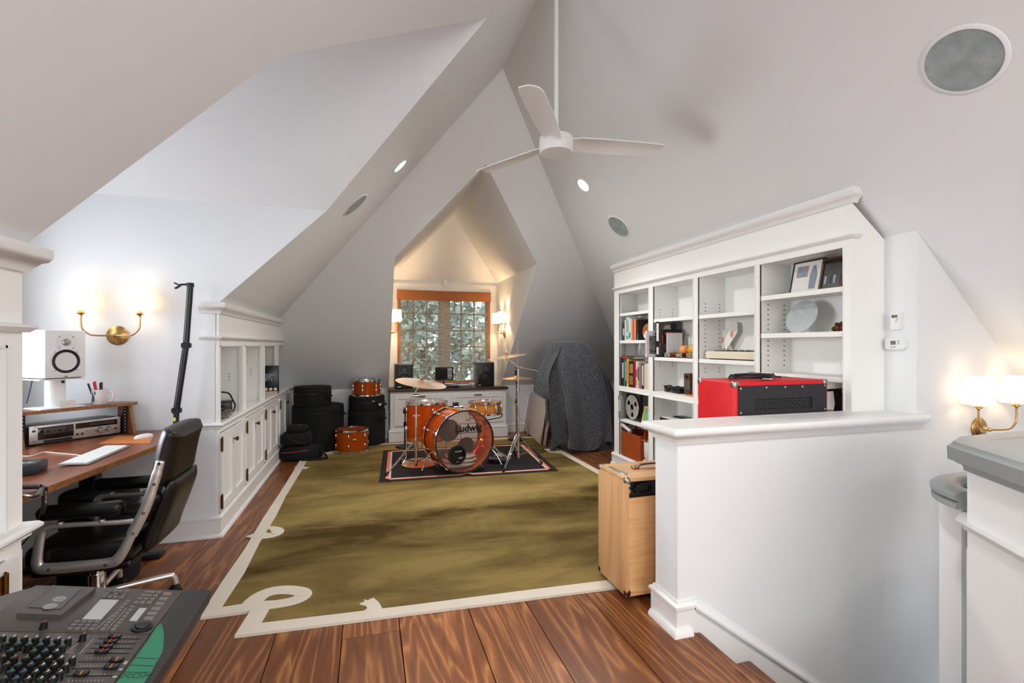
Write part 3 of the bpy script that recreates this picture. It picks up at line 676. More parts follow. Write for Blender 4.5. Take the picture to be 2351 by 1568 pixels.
# ------------------------------------------------------------ garden outside the window
gm = mat('lawn', '6f7f5a', .9, noise=.4, nscale=2)
g = MB().box(-14, 16, 7.6, 32, -3.4, -3.21); go = obj('lawn', g, gm); tag(go, 'green lawn far below the window', 'lawn'); go['kind'] = 'stuff'
lf = mat('tree leaves', 'a3b3a0', .7, noise=.7, nscale=3, col2='5d7470'); bark = mat('bark', '4a3c30', .9)
def tree(x, y, h, r, label):
    t = thing('garden_tree', label, 'tree', (x, y, -3.2)); rnd = random.Random(int(x * 100 + y)); vs = []; fs = []
    obj('trunk', MB().tube([(0, 0, 0), (.1, 0, h * .4), (0, .1, h * .75)], [.22, .16, .07], 8), bark, t)
    for i in range(4200):
        u = rnd.random(); a = rnd.random() * 6.283; ph = math.acos(2 * rnd.random() - 1); rr = r * (.55 + .45 * u) * (1 + .25 * math.sin(3 * a + ph * 4))
        c = Vector((rr * math.sin(ph) * math.cos(a), rr * math.sin(ph) * math.sin(a), max(.3, h * .62 + rr * 1.35 * math.cos(ph))))
        s = .12 + .13 * rnd.random(); d1 = Vector((rnd.uniform(-1, 1), rnd.uniform(-1, 1), rnd.uniform(-1, 1))).normalized() * s; d2 = Vector((rnd.uniform(-1, 1), rnd.uniform(-1, 1), rnd.uniform(-1, 1))).normalized() * s
        n = len(vs); vs += [c - d1, c + d2 * .6, c + d1, c - d2 * .6]; fs.append((n, n + 1, n + 2, n + 3))
    o = obj('foliage', MB().add(vs, fs), lf, t, smooth=False); o['kind'] = 'stuff'
for x, y, h, r, l in ((-1.6, 15, 6.4, 2.0, 'leafy green tree outside the left sash'), (2.1, 20, 7.2, 2.6, 'leafy green tree outside beyond the mullion'), (5.2, 15, 6.6, 2.2, 'leafy green tree outside the right sash'), (1.0, 28, 8.0, 3.4, 'tall tree at the back of the garden')): tree(x, y, h, r, l)
# ------------------------------------------------------------ green rug with ivory snake border
RZt = .0125
pile = mat('green rug pile', '6b6428', .95, spec=.1); N, L, b = nodes_of(pile)  # brushed-nap shading is painted into the pile colour as light and dark bands
tc = N.new('ShaderNodeTexCoord'); mp = N.new('ShaderNodeMapping'); mp.inputs['Scale'].default_value = (.8, 2.1, 1); mp.inputs['Rotation'].default_value = (0, 0, R(6)); L.new(tc.outputs['Object'], mp.inputs[0])
n1 = N.new('ShaderNodeTexNoise'); n1.inputs['Scale'].default_value = 1.05; n1.inputs['Detail'].default_value = 9; n1.inputs['Roughness'].default_value = .6; n1.inputs['Distortion'].default_value = .5; L.new(mp.outputs[0], n1.inputs['Vector'])
mr = N.new('ShaderNodeMapRange'); mr.inputs[1].default_value = .38; mr.inputs[2].default_value = .60; L.new(n1.outputs[0], mr.inputs[0])
wv = N.new('ShaderNodeTexWave'); wv.inputs['Scale'].default_value = 2.6; wv.inputs['Distortion'].default_value = 5; wv.inputs['Detail'].default_value = 3; wv.inputs['Detail Scale'].default_value = .6; L.new(mp.outputs[0], wv.inputs['Vector'])
pw = N.new('ShaderNodeMath'); pw.operation = 'POWER'; pw.inputs[1].default_value = 9; L.new(wv.outputs['Fac'], pw.inputs[0])
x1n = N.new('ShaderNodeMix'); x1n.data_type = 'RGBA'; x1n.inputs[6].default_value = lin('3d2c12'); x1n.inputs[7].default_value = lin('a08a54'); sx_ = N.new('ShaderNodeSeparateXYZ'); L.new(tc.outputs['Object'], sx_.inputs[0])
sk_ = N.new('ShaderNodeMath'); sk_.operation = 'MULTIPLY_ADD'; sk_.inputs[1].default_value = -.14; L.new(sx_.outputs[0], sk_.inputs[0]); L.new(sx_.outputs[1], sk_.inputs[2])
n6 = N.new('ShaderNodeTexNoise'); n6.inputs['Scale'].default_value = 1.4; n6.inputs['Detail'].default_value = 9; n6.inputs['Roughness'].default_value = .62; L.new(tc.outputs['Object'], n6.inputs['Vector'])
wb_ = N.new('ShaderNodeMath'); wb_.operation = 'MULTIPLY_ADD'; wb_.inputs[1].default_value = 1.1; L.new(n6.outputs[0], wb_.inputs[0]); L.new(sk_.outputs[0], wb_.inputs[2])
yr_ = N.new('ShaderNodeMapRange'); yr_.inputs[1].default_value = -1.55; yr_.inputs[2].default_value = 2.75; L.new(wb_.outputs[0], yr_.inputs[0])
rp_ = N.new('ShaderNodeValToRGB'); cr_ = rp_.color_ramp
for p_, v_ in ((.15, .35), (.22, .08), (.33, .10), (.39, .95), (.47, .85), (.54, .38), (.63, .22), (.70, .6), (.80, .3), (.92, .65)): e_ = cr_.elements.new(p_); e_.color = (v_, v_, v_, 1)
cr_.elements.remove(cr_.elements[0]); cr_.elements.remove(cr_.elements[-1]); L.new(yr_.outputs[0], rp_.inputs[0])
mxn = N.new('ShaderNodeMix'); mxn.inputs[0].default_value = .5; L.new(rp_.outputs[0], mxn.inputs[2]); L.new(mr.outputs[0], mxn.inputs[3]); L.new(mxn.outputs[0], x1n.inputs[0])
ml = N.new('ShaderNodeMath'); ml.operation = 'MULTIPLY'; ml.inputs[1].default_value = .22; L.new(pw.outputs[0], ml.inputs[0])
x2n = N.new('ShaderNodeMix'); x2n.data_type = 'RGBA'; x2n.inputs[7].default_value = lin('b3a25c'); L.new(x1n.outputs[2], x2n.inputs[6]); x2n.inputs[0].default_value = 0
n3 = N.new('ShaderNodeTexNoise'); n3.inputs['Scale'].default_value = 220; n3.inputs['Detail'].default_value = 2; L.new(tc.outputs['Object'], n3.inputs['Vector'])
hv = N.new('ShaderNodeHueSaturation'); r5 = N.new('ShaderNodeMapRange'); r5.inputs[3].default_value = .8; r5.inputs[4].default_value = 1.2; L.new(n3.outputs[0], r5.inputs[0]); L.new(r5.outputs[0], hv.inputs['Value']); L.new(x2n.outputs[2], hv.inputs['Color']); L.new(hv.outputs[0], b.inputs['Base Color'])
bp = N.new('ShaderNodeBump'); bp.inputs['Strength'].default_value = .5; bp.inputs['Distance'].default_value = .004; L.new(n3.outputs[0], bp.inputs['Height']); L.new(bp.outputs[0], b.inputs['Normal'])
ivory = mat('ivory pile', 'd9cfc0', .95, noise=.08, nscale=5, bump=.5, bscale=300)
rug = thing('area_rug', 'large olive green rug with an ivory snake border', 'rug', (.75, 4.4, 0))
out = [(-.768, 2.612), (-.551, 2.606), (-.568, 2.405), (.75, 2.335), (2.28, 2.262), (2.275, 4.6), (2.265, 6.45), (.6, 6.53), (-.735, 6.60), (-.735, 5.3), (-.75, 4.0)]
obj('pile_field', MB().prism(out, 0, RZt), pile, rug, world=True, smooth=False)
def px_poly(pts, z=RZt): return [(p.x, p.y) for p in (PZ(x, y, z) for x, y in pts)]
def flat_part(name, poly, parent, m, z0=.0005, z1=RZt + .0012):
    obj(name, MB().prism(poly, z0, z1), m, parent, world=True, smooth=False)
wd = .082
bo = [(-.769, 2.611), (-.550, 2.605), (-.569, 2.404), (.75, 2.334), (2.281, 2.261), (2.276, 4.6), (2.266, 6.451), (.6, 6.531), (-.736, 6.601), (-.736, 5.3), (-.751, 4.0)]
flat_part('border_left', [(-.769, 2.611), (-.690, 2.684), (-.672, 3.05), (-.680, 3.5), (-.668, 4.0), (-.676, 4.5), (-.660, 5.3), (-.655, 6.52), (-.736, 6.601), (-.736, 5.3), (-.742, 4.6), (-.752, 4.0), (-.750, 3.4), (-.764, 3.0)], rug, ivory)
flat_part('border_step', [(-.769, 2.611), (-.5505, 2.605), (-.569, 2.404), (-.475, 2.478), (-.462, 2.605), (-.455, 2.68), (-.52, 2.69), (-.690, 2.684)], rug, ivory)
flat_part('border_front', [(-.569, 2.404), (.75, 2.334), (2.281, 2.261), (2.20, 2.342), (.75, 2.416), (0.2, 2.438), (-.475, 2.478)], rug, ivory)
flat_part('border_right', [(2.281, 2.261), (2.276, 4.6), (2.266, 6.451), (2.186, 6.37), (2.196, 4.6), (2.20, 2.342)], rug, ivory)
flat_part('border_far', [(2.266, 6.451), (.6, 6.531), (-.736, 6.601), (-.655, 6.52), (.6, 6.452), (2.186, 6.37)], rug, ivory)
def ribbon(px, hw, z=RZt):
    P = spline([PZ(x, y, z) for x, y in px], 6); n = len(P); L_ = []; R_ = []
    for i, p in enumerate(P):
        d = (P[min(i + 1, n - 1)] - P[max(i - 1, 0)]); d = Vector((d.y, -d.x, 0)).normalized(); f = i / (n - 1) * (len(hw) - 1); k = min(int(f), len(hw) - 2); h = hw[k] + (hw[k + 1] - hw[k]) * (f - k)
        L_.append(p + d * h); R_.append(p - d * h)
    mb = MB(); vs = [(q.x, q.y, zz) for q in L_ + R_ for zz in (RZt + .0001, RZt + .0016)]; fs = []
    for i in range(n - 1):
        a, c = 2 * i, 2 * (n + i); fs += [(a + 1, a + 3, c + 3, c + 1), (a, a + 1, a + 3, a + 2)[::-1], (c, c + 1, c + 3, c + 2)]
    return mb.add(vs, fs)
c3 = lambda pts: [(430 + x * .2359, 1130 + y * .2359) for x, y in pts]
obj('snake_loop', ribbon(c3([(600, 1150), (650, 1062), (740, 995), (860, 958), (1000, 952), (1110, 972), (1125, 1010), (1050, 1052), (920, 1082), (755, 1104)]), [.05, .046, .042, .042, .040]), ivory, rug, world=True)
obj('snake_curl', ribbon(c3([(640, 405), (700, 420), (770, 424), (840, 412), (878, 386), (868, 362), (815, 346), (742, 346)]), [.055, .050, .045, .035, .012]), ivory, rug, world=True)
flat_part('snake_head', px_poly(c3([(1675, 1087), (1725, 1068), (1718, 1045), (1750, 1056), (1812, 1030), (1862, 1072), (1897, 1130), (1850, 1170), (1700, 1190), (1640, 1180), (1720, 1155), (1752, 1132), (1738, 1108), (1690, 1098)])), rug, ivory, z1=RZt + .002)
flat_part('snake_tongue', px_poly([(676, 1072), (690, 1071), (712, 1073), (700, 1077), (678, 1076)]), rug, ivory, z1=RZt + .002)
obj('snake_tail', ribbon([(732, 1036), (742, 1041), (756, 1040), (768, 1035), (762, 1031), (748, 1031)], [.05, .045, .03]), ivory, rug, world=True)
flat_part('snake_tip', px_poly([(1249, 1031), (1262, 1030), (1284, 1037), (1284, 1041), (1262, 1039)]), rug, ivory, z1=RZt + .002)

# ------------------------------------------------------------ drum mat: dark with coral and white lines, a ripple at its front
dk = thing('drum_mat', 'black drum mat with coral and white border lines', 'mat', (1.0, 5.35, RZt))
cA, cB, cC, cD = Vector((.094, 4.700)), Vector((1.865, 4.605)), Vector((1.985, 6.03)), Vector((.174, 6.10))
def mat_pt(u, v):
    a = cA.lerp(cB, u); c = cD.lerp(cC, u); q = a.lerp(c, v)
    z = .020 * math.exp(-((u - .47 - .06 * v) / .022) ** 2) * max(0, 1 - v * 3.2) ** 2
    return q.x, q.y + .9 * z * (1 - v), z
def mat_grid(us, vs_, z):
    mb = MB(); nu, nv = len(us), len(vs_); P = []
    for v in vs_:
        for u in us: x, y, h = mat_pt(u, v); P.append((x, y, RZt + .0018 + z + h))
    return mb.add(P, [(j * nu + i, j * nu + i + 1, (j + 1) * nu + i + 1, (j + 1) * nu + i) for j in range(nv - 1) for i in range(nu - 1)])
lsp = lambda a, c, n: [a + (c - a) * i / n for i in range(n + 1)]
UU = lsp(0, 1, 120)
dm = mat_grid(UU, lsp(0, 1, 12), .0015)
obj('mat_body', dm, mat('black mat felt', '1a1316', .9, noise=.3, nscale=6, bump=.3, bscale=200), dk, world=True)
coral = mat('coral print', 'e8835f', .8); wht = mat('white print', 'd9d5d2', .8)
for nm, m_, i0, i1, zz in (('coral_line', coral, .032, .050, .0021), ('white_line', wht, .050, .060, .0022)):
    j0, j1 = i0 * 1.25, i1 * 1.25
    for us, vs_ in ((lsp(i0, 1 - i0, 110), [j0, j1]), (lsp(i0, 1 - i0, 60), [1 - j1, 1 - j0]), ([i0, i1], lsp(j0, 1 - j0, 10)), ([1 - i1, 1 - i0], lsp(j0, 1 - j0, 10))):
        obj(nm, mat_grid(us, vs_, zz + .0012), m_, dk, world=True)

# ------------------------------------------------------------ drums
def clear_mat(name, tint, fac, glcol=(1, 1, 1), base=None):
    m = bpy.data.materials.new(name); m.use_nodes = True; N = m.node_tree.nodes; L = m.node_tree.links
    for n in list(N): N.remove(n)
    out = N.new('ShaderNodeOutputMaterial'); mx = N.new('ShaderNodeMixShader'); tr = N.new('ShaderNodeBsdfTransparent'); pb = N.new('ShaderNodeBsdfPrincipled')
    tr.inputs[0].default_value = (*tint, 1); pb.inputs['Base Color'].default_value = (*(base or tint), 1); pb.inputs['Roughness'].default_value = .08; pb.inputs['Specular IOR Level'].default_value = .6
    mx.inputs[0].default_value = fac
    L.new(tr.outputs[0], mx.inputs[1]); L.new(pb.outputs[0], mx.inputs[2]); L.new(mx.outputs[0], out.inputs[0]); return m
amber = clear_mat('amber acrylic', (1.0, .42, .05), .30, base=(.95, .26, .01))
amber_d = clear_mat('amber acrylic deep', (.86, .26, .04), .36, base=(.65, .15, .01))
clearhead = clear_mat('clear drum head', (.93, .90, .87), .07, base=(.6, .55, .52))
whitehead = clear_mat('frosted drum head', (.9, .87, .82), .75, base=(.72, .68, .62))
def hoop(r, z, h=.02, out_=.009): return [(r, z), (r + out_, z), (r + out_ * .6, z + .004), (r + .004, z + .005), (r + .004, z + h - .004), (r + out_, z + h - .002), (r + out_, z + h), (r, z + h), (r, z)]
def drum(name, label, cat, m4, r, h, shell, nl=6, a0=0, lug='tall', toph=None, both=True, group=None, wood_hoop=None, lugh=.055, bottomhead=True):
    t = thing(name, label, cat, group=group, M4=m4)
    obj('shell', MB().lathe([(r, .012), (r, h - .012), (r - .006, h - .012), (r - .006, .012), (r, .012)], 56), shell, t)
    for z in (0, h - .02): obj('hoop', MB().lathe(hoop(r, z), 56), wood_hoop or 'chrome', t)
    obj('top_head', MB().lathe([(0, h - .010), (r - .004, h - .010), (r + .001, h - .014)], 48), toph or whitehead, t)
    if bottomhead: obj('bottom_head', MB().lathe([(0, .011), (r - .004, .011), (r + .001, .014)], 48), clearhead, t)
    for i in range(nl):
        a = R(a0) + 2 * math.pi * i / nl; Mx = RZ(math.degrees(a)); zs = ((h - .05 - lugh / 2), (.05 + lugh / 2)) if both else (h / 2,)
        for z in zs:
            lg = MB().lathe([(0, -lugh / 2), (.008, -lugh / 2 + .002), (.0115, -lugh * .2), (.0115, lugh * .2), (.008, lugh / 2 - .002), (0, lugh / 2)], 10, Mx @ T(r + .006, 0, z))
            lg.box(r - .001, r + .008, -.006, .006, z - lugh * .35, z + lugh * .35, M4=Mx)
            zz = h + .004 if z > h / 2 or not both else -.004
            lg.cyl(Mx @ Vector((r + .009, 0, z)), Mx @ Vector((r + .009, 0, zz)), .003, seg=8)
            if not both: lg.cyl(Mx @ Vector((r + .009, 0, z)), Mx @ Vector((r + .009, 0, -.004)), .003, seg=8)
            obj('lug', lg, 'chrome', t)
    return t
G0 = RZt + .0045                                             # top of the drum mat
# bass drum, lying on its side: local z = from the resonant (front) head to the back
KR, KD = .312, .40
kb = frame((.925, 4.735, G0 + KR + .012), (math.cos(R(11)), math.sin(R(11)), 0), (0, 0, 1))       # x right, y up, z = towards the camera side
kick = thing('bass_drum', 'amber see-through bass drum with a clear front head', 'drum', M4=kb)
Z = lambda z: -z                                             # depth behind the front head
obj('shell', MB().lathe([(KR - .012, -.03), (KR - .012, -KD + .03), (KR - .018, -KD + .03), (KR - .018, -.03), (KR - .012, -.03)], 72), amber, kick)
hoopm = mat('bass drum hoop', '2b2a2d', .25, .3)
for z in (-.036, -KD): 
    o = obj('hoop', MB().lathe([(KR - .010, z), (KR, z), (KR + .002, z + .004), (KR + .002, z + .032), (KR, z + .036), (KR - .010, z + .036), (KR - .010, z)], 72), hoopm, kick)
    obj('hoop_band', MB().lathe([(KR + .002, z + .011), (KR + .004, z + .013), (KR + .004, z + .025), (KR + .002, z + .027)], 72), 'chrome', o)
pr = .085; pcx, pcy = -.085, -.125                            # port hole
hd = MB(); ring = [(math.cos(i / 64 * 2 * math.pi), math.sin(i / 64 * 2 * math.pi)) for i in range(64)]
vs = [((KR - .010) * x, (KR - .010) * y, -.010) for x, y in ring] + [(pcx + pr * x, pcy + pr * y, -.010) for x, y in ring]
hd.add(vs, [(i, (i + 1) % 64, 64 + (i + 1) % 64, 64 + i) for i in range(64)])
fh = obj('front_head', hd, clearhead, kick, smooth=False)
obj('back_head', MB().lathe([(0, -KD + .012), (KR - .012, -KD + .012)], 56), clearhead, kick)
obj('port_ring', MB().lathe([(pr - .006, -.012), (pr - .006, -.005), (pr, -.004), (pr + .010, -.006), (pr + .011, -.010)], 48, T(pcx, pcy, 0)), 'black', fh)
obj('port_backing', MB().lathe([(0, -.05), (pr * .97, -.05), (pr * .97, -.012)], 40, T(pcx, pcy, 0)), 'black', fh)
smoke = clear_mat('smoke film', (.42, .38, .35), .35, base=(.16, .14, .13))
obj('falam_patch', MB().lathe([(0, -KD + .016), (.118, -KD + .016), (.118, -KD + .018), (0, -KD + .018)], 48, T(-.035, .055, 0)), smoke, kick)
obj('damper_disc', MB().lathe([(0, -.24), (.075, -.24), (.09, -.20), (.075, -.17), (0, -.17)], 32, T(.085, -.085, 0)), mat('brown damper', '3a2a22', .7), kick)
text('script_lettering', 'Ludwig', .098, 'black', fh, T(.035, .130, -.0085), sx=1.02, bold=.004)
obj('lettering_swash', MB().box(-.105, .165, .083, .090, -.0092, -.0082), 'black', fh)
crownm = mat('grey print', '5a5350', .6)
cr = MB().box(-.026, .026, 0, .006, -.0092, -.0082, M4=T(.035, .205, 0))
for i in range(5): cr.prism([(-.026 + i * .0115, .006), (-.02 + i * .0115, .006), (-.0275 + i * .0125, .026), (-.031 + i * .0125, .024)], -.0092, -.0082, M4=T(.035, .205, 0))
obj('crown_print', cr, crownm, fh)
text('port_lettering', 'EQUALIZER', .017, wht, fh, T(pcx + .01, pcy + .035, -.004), sx=.8)
pil = MB()
for k, (cx, w_, hh) in enumerate(((-.02, .19, .030), (.0, .18, .028), (.01, .16, .026))):
    pil.lathe([(0, -1), (.6, -.9), (.9, -.6), (1, 0), (.9, .6), (.6, .9), (0, 1)], 20, T(cx, -.245 + k * .038, -.17) @ RX(0) @ Matrix.Diagonal((w_, hh, .13, 1)) @ RX(0) @ Matrix.Identity(4))
obj('striped_pillow', pil, mat('striped towel', 'd8d2ca', .9, noise=.8, nscale=3, stretch=(1, 60, 1), col2='7b3f36'), kick)
for i in range(10):
    a = 2 * math.pi * i / 10 + R(18); Mx = RZ(math.degrees(a)); lg = MB()
    for z, zz in ((-.13, -.02), (-KD + .10, -KD + .016)):
        lg.box(KR - .013, KR + .004, -.009, .009, z - .035, z + .035, .003, M4=Mx); lg.cyl(Mx @ Vector((KR + .005, 0, z)), Mx @ Vector((KR + .010, 0, zz)), .0035, seg=8)
        lg.box(KR - .012, KR + .016, -.012, .012, zz - .014, zz + .006, .003, M4=Mx); lg.box(KR + .004, KR + .010, -.022, .022, zz - .006, zz, .002, M4=Mx)
    obj('tension_rod_claw', lg, 'chrome', kick)
for s in (-1, 1):
    pts = [kb.inverted() @ Vector(p) for p in spline([Vector((.925 + s * .305, 4.95, .22)), Vector((.925 + s * .35, 4.93, .17)), Vector((.925 + s * .40, 4.90, .08)), Vector((.925 + s * .42, 4.88, G0 + .004))], 5)]
    o = obj('spur', MB().tube(pts, .0065, 8), 'chrome', kick); obj('spur_tip', MB().cyl(pts[-1], pts[-1] + Vector((0, .03, 0)), .010, seg=8), 'rubber', o)
# black mount on top and two sticks across it
mt = MB().box(-.035, .035, KR - .012, KR + .012, -.30, -.24, .003); mt.box(-.03, .03, KR + .012, KR + .052, -.285, -.262, .004); obj('tom_mount', mt, 'satin', kick)
mt = MB().cyl((-.05, KR + .012, -.20), (.05, KR + .012, -.20), .009, seg=10); mt.cyl((0, KR - .01, -.20), (0, KR + .022, -.20), .011, seg=10); obj('mount_bracket', mt, 'chrome', kick)
stickm = mat('hickory stick', 'd8a36b', .45)
def stick(label, p0, p1):
    p0 = Vector(p0); p1 = Vector(p1); d = p1 - p0; m4 = Matrix.Translation(p0) @ d.to_track_quat('Z', 'Y').to_matrix().to_4x4(); n = d.length
    o = obj('drum_stick', MB().lathe([(0, 0), (.006, .003), (.0072, .02), (.0072, n * .72), (.0042, n * .955), (.0035, n * .96), (.0052, n * .975), (.004, n * .99), (0, n)], 12), stickm); o.matrix_basis = m4
    return tag(o, label, 'drum stick', 'drum sticks')
kz = G0 + 2 * KR + .028
# sticks rest on the bass drum's front hoop and shell
A = lambda x, y, z: kb @ Vector((x, y, z))
stick('left wooden drum stick lying over the bass drum rim', A(-.055, KR + .0095, .005), A(-.13, KR + .004, -.33))
stick('right wooden drum stick lying over the bass drum rim', A(.105, KR - .006, .005), A(.03, KR + .0130, -.33))

ftm = T(.625, 5.43, .0)
ft = drum('floor_tom', 'tall amber floor tom on three chrome legs', 'drum', T(.625, 5.44, .247), .222, .425, amber, 8, 10)
for a in (200, 320, 80):
    Mx = RZ(a); lg = MB().tube([Mx @ Vector(p) for p in ((.245, 0, .18), (.245, 0, -.10), (.250, 0, -.17), (.30, 0, -.235))], .0055, 8); lg.box(.222, .262, -.018, .018, .10, .17, .006, M4=Mx)
    o = obj('leg', lg, 'chrome', ft); obj('leg_foot', MB().lathe([(.010, 0), (.013, .006), (.011, .022), (.006, .026)], 10, T(*(Mx @ Vector((.303, 0, -.246 + RZt + .004))))), 'rubber', o)
sn = drum('snare_drum', 'shallow golden wood snare drum on a stand', 'drum', T(1.262, 5.33, .525), .184, .140, 'snarewood', 10, 8, both=False, lugh=.085)
obj('strainer', MB().box(.184, .205, -.02, .02, .03, .11, .004, M4=RZ(-60)), 'chrome', sn)
stick('wooden drum stick lying across the snare drum', (1.12, 5.30, .671), (1.42, 5.23, .671))
def tripod(t, x, y, zh, feet, m='chrome', r=.006, zlow=.10):
    for fx, fy in feet:
        f = Vector((fx, fy, G0 + .012)); k = Vector((x, y, zh)); q = k + (f - k) * .15 + Vector((0, 0, .012)); s = (f - k); s.z = 0; s.normalize(); sd = Vector((-s.y, s.x, 0)) * .011
        lg = MB()
        for e in (-1, 1): lg.tube(spline([k + sd * e, q + sd * e, k.lerp(f, .55) + sd * e, f + sd * e * .5], 4), .0045, 6)
        o = obj('leg', lg, m, t, world=True)
        d = (f - k).normalized(); obj('leg_foot', MB().cyl(f - d * .035, f + d * .004, .011, .014, 10), 'rubber', o, world=True)
        b_ = MB().box(0, 1, -.004, .004, -.007, .007, M4=frame(Vector((x, y, zlow)), k.lerp(f, .55) - Vector((x, y, zlow)), (0, 0, 1)) @ Matrix.Diagonal(((k.lerp(f, .55) - Vector((x, y, zlow))).length, 1, 1, 1)))
        obj('brace', b_, m, o, world=True)
ss = thing('snare_stand', 'chrome snare stand holding the wood snare drum', 'drum stand', (1.262, 5.33, G0))
obj('pole', MB().cyl((0, 0, .06), (0, 0, .40), .0095), 'chrome', ss); obj('clamp', MB().box(-.022, .022, -.03, .03, .38, .44, .006), 'satin', ss)
for a in (0, 120, 240):
    Mx = RZ(a - 35); obj('basket_arm', MB().tube([Mx @ Vector(p) for p in ((0, 0, .43), (.10, 0, .455), (.185, 0, .475), (.203, 0, .485), (.206, 0, .52))], .0055, 8), 'satin', ss)
tripod(ss, 1.262, 5.33, .28, ((1.05, 5.20), (1.45, 5.18), (1.27, 5.58)), zlow=.10)
def cymbal(label, c, r, tilt_axis, deg, bell=.04, m='cym'):
    m4 = T(*c) @ Matrix.Rotation(R(deg), 4, Vector(tilt_axis))
    t = thing('cymbal', label, 'cymbal', M4=m4, group='bronze cymbals')
    pr_ = [(.006, .0), (.012, .001), (bell * .7, -.006), (bell, -.014), (bell + .012, -.017), (r * .6, -.024), (r, -.036), (r, -.0372), (r * .6, -.0255), (bell + .01, -.0185), (bell * .7, -.008), (.006, -.002)]
    obj('plate', MB().lathe(pr_, 64), m, t)
    obj('wing_nut', MB().lathe([(.0, .045), (.004, .045), (.004, .02), (.008, .018), (.008, .006), (.013, .004), (.013, .0), (0, 0)], 12), 'chrome', t)
    obj('felt', MB().lathe([(0, .009), (.016, .009), (.016, .0012), (0, .0012)], 14), mat('red felt', 'b3262b', .9), t)
    return t
# left boom stand with ride cymbal
bx_, by_ = .475, 5.08
cs = thing('cymbal_stand', 'chrome boom cymbal stand in front of the floor tom', 'cymbal stand', (bx_, by_, G0))
W3 = lambda px, py, y: PY(px, py, y)
top = W3(958, 908, by_); rc = W3(968, 872, by_ - .02)
obj('pole', MB().cyl((bx_, by_, .05), (bx_, by_, .55), .0125).cyl((bx_, by_, .5), (bx_, by_, top.z + .03), .0095), 'chrome', cs, world=True)
obj('collar', MB().cyl((bx_, by_, .30), (bx_, by_, .34), .020).cyl((bx_, by_, .085), (bx_, by_, .115), .019).cyl((bx_, by_, .55), (bx_, by_, .59), .018).cyl((bx_ - .035, by_, .57), (bx_ + .035, by_, .57), .006), 'chrome', cs, world=True)
tail = W3(925, 942, by_ + .03); rcv = Vector((rc.x, rc.y, rc.z - .03))
obj('boom_arm', MB().cyl(tail, rcv, .0065).cyl((bx_ - .03, by_, top.z), (bx_ + .03, by_, top.z), .016).cyl(rcv - Vector((0, .02, .01)), rcv + Vector((0, .02, -.01)), .014).cyl(rcv, (rc.x + .006, rc.y, rc.z - .006), .004), 'chrome', cs, world=True)
tripod(cs, bx_, by_, .32, ((.165, 4.90), (.70, 4.93), (.50, 5.38)))
cymbal('large ride cymbal tilted on the stand by the floor tom', rc, .262, (1, .3, 0), 7).rotation_euler.rotate_axis('Y', R(6))
# right boom stand with crash cymbal
bx2, by2 = 1.56, 5.02
cs2 = thing('cymbal_stand', 'chrome boom cymbal stand beside the hi-hat', 'cymbal stand', (bx2, by2, G0))
pt = W3(1191, 841, by2); cc = W3(1163, 812, by2 - .05); tl_ = W3(1235, 852, by2 + .05)
obj('pole', MB().cyl((bx2, by2, .05), (bx2, by2, .50), .0135).cyl((bx2, by2, .48), (bx2, by2, .83), .0115).cyl((bx2, by2, .8), (bx2, by2, pt.z), .0095), 'chrome', cs2, world=True)
for z0_, z1_, r_ in ((.48, .52, .020), (.80, .84, .018), (.30, .34, .021), (.09, .12, .02)): obj('collar', MB().cyl((bx2, by2, z0_), (bx2, by2, z1_), r_), 'chrome', cs2, world=True)
for z0_ in (.50, .66): obj('wing_bolt', MB().cyl((bx2 - .04, by2, z0_), (bx2 + .04, by2, z0_), .006), 'chrome', cs2, world=True)
ccv = Vector((cc.x + .005, cc.y, cc.z - .04)); elb = Vector((pt.x, by2, pt.z - .01))
obj('boom_arm', MB().tube([tl_, elb, elb.lerp(ccv, .8) + Vector((0, 0, -.01)), ccv], .0062, 8).cyl((bx2 - .028, by2, pt.z - .01), (bx2 + .028, by2, pt.z - .01), .018).cyl(ccv - Vector((.012, .015, 0)), ccv + Vector((.012, .015, 0)), .016).cyl(ccv, cc, .004), 'chrome', cs2, world=True)
tripod(cs2, bx2, by2, .33, ((1.305, 4.70), (1.79, 4.90), (1.62, 5.33)), r=.007)
cymbal('thin crash cymbal on the tall boom arm', cc, .212, (0, 1, 0), -9)
# hi-hat
hx_, hy_ = 1.615, 5.22
hh = thing('hi_hat_stand', 'chrome hi-hat stand with pedal and tall pull rod', 'hi-hat stand', (hx_, hy_, G0))
hc_ = W3(1193, 868, hy_); rt = W3(1196, 782, hy_)
obj('pole', MB().cyl((hx_, hy_, .06), (hx_, hy_, .55), .0125).cyl((hx_, hy_, .5), (hx_, hy_, hc_.z - .06), .0095), 'chrome', hh, world=True)
obj('pull_rod', MB().cyl((hx_, hy_, .5), (hx_, hy_, rt.z), .003), 'steel', hh, world=True)
obj('pedal', MB().box(-.045, .045, -.17, .09, .0, .02, .005, M4=T(hx_ - .14, hy_ + .12, G0) @ RZ(25) @ RX(12)).box(-.05, .05, -.01, .09, -.0, .012, .004, M4=T(hx_ - .14, hy_ + .14, G0) @ RZ(25)), 'steel', hh, world=True)
tripod(hh, hx_, hy_, .30, ((1.42, 5.02), (1.84, 5.12), (1.66, 5.52)))
obj('seat_cup', MB().lathe([(.02, 0), (.024, .006), (.016, .014), (.006, .03)], 14, T(hx_, hy_, hc_.z - .062)), 'satin', hh, world=True)
def hat(label, z, flip):
    m4 = T(hx_, hy_, z) @ (RX(180) if flip else Matrix.Identity(4)); t = cymbal(label, (0, 0, 0), .178, (1, 0, 0), 0); t.matrix_basis = m4; return t
hat('upper hi-hat cymbal on the pull rod', hc_.z + .030, False)
o = hat('lower hi-hat cymbal on the pull rod', hc_.z - .046, True)
for c in list(o.children):
    if c.name.startswith(('wing', 'felt')): bpy.data.objects.remove(c)
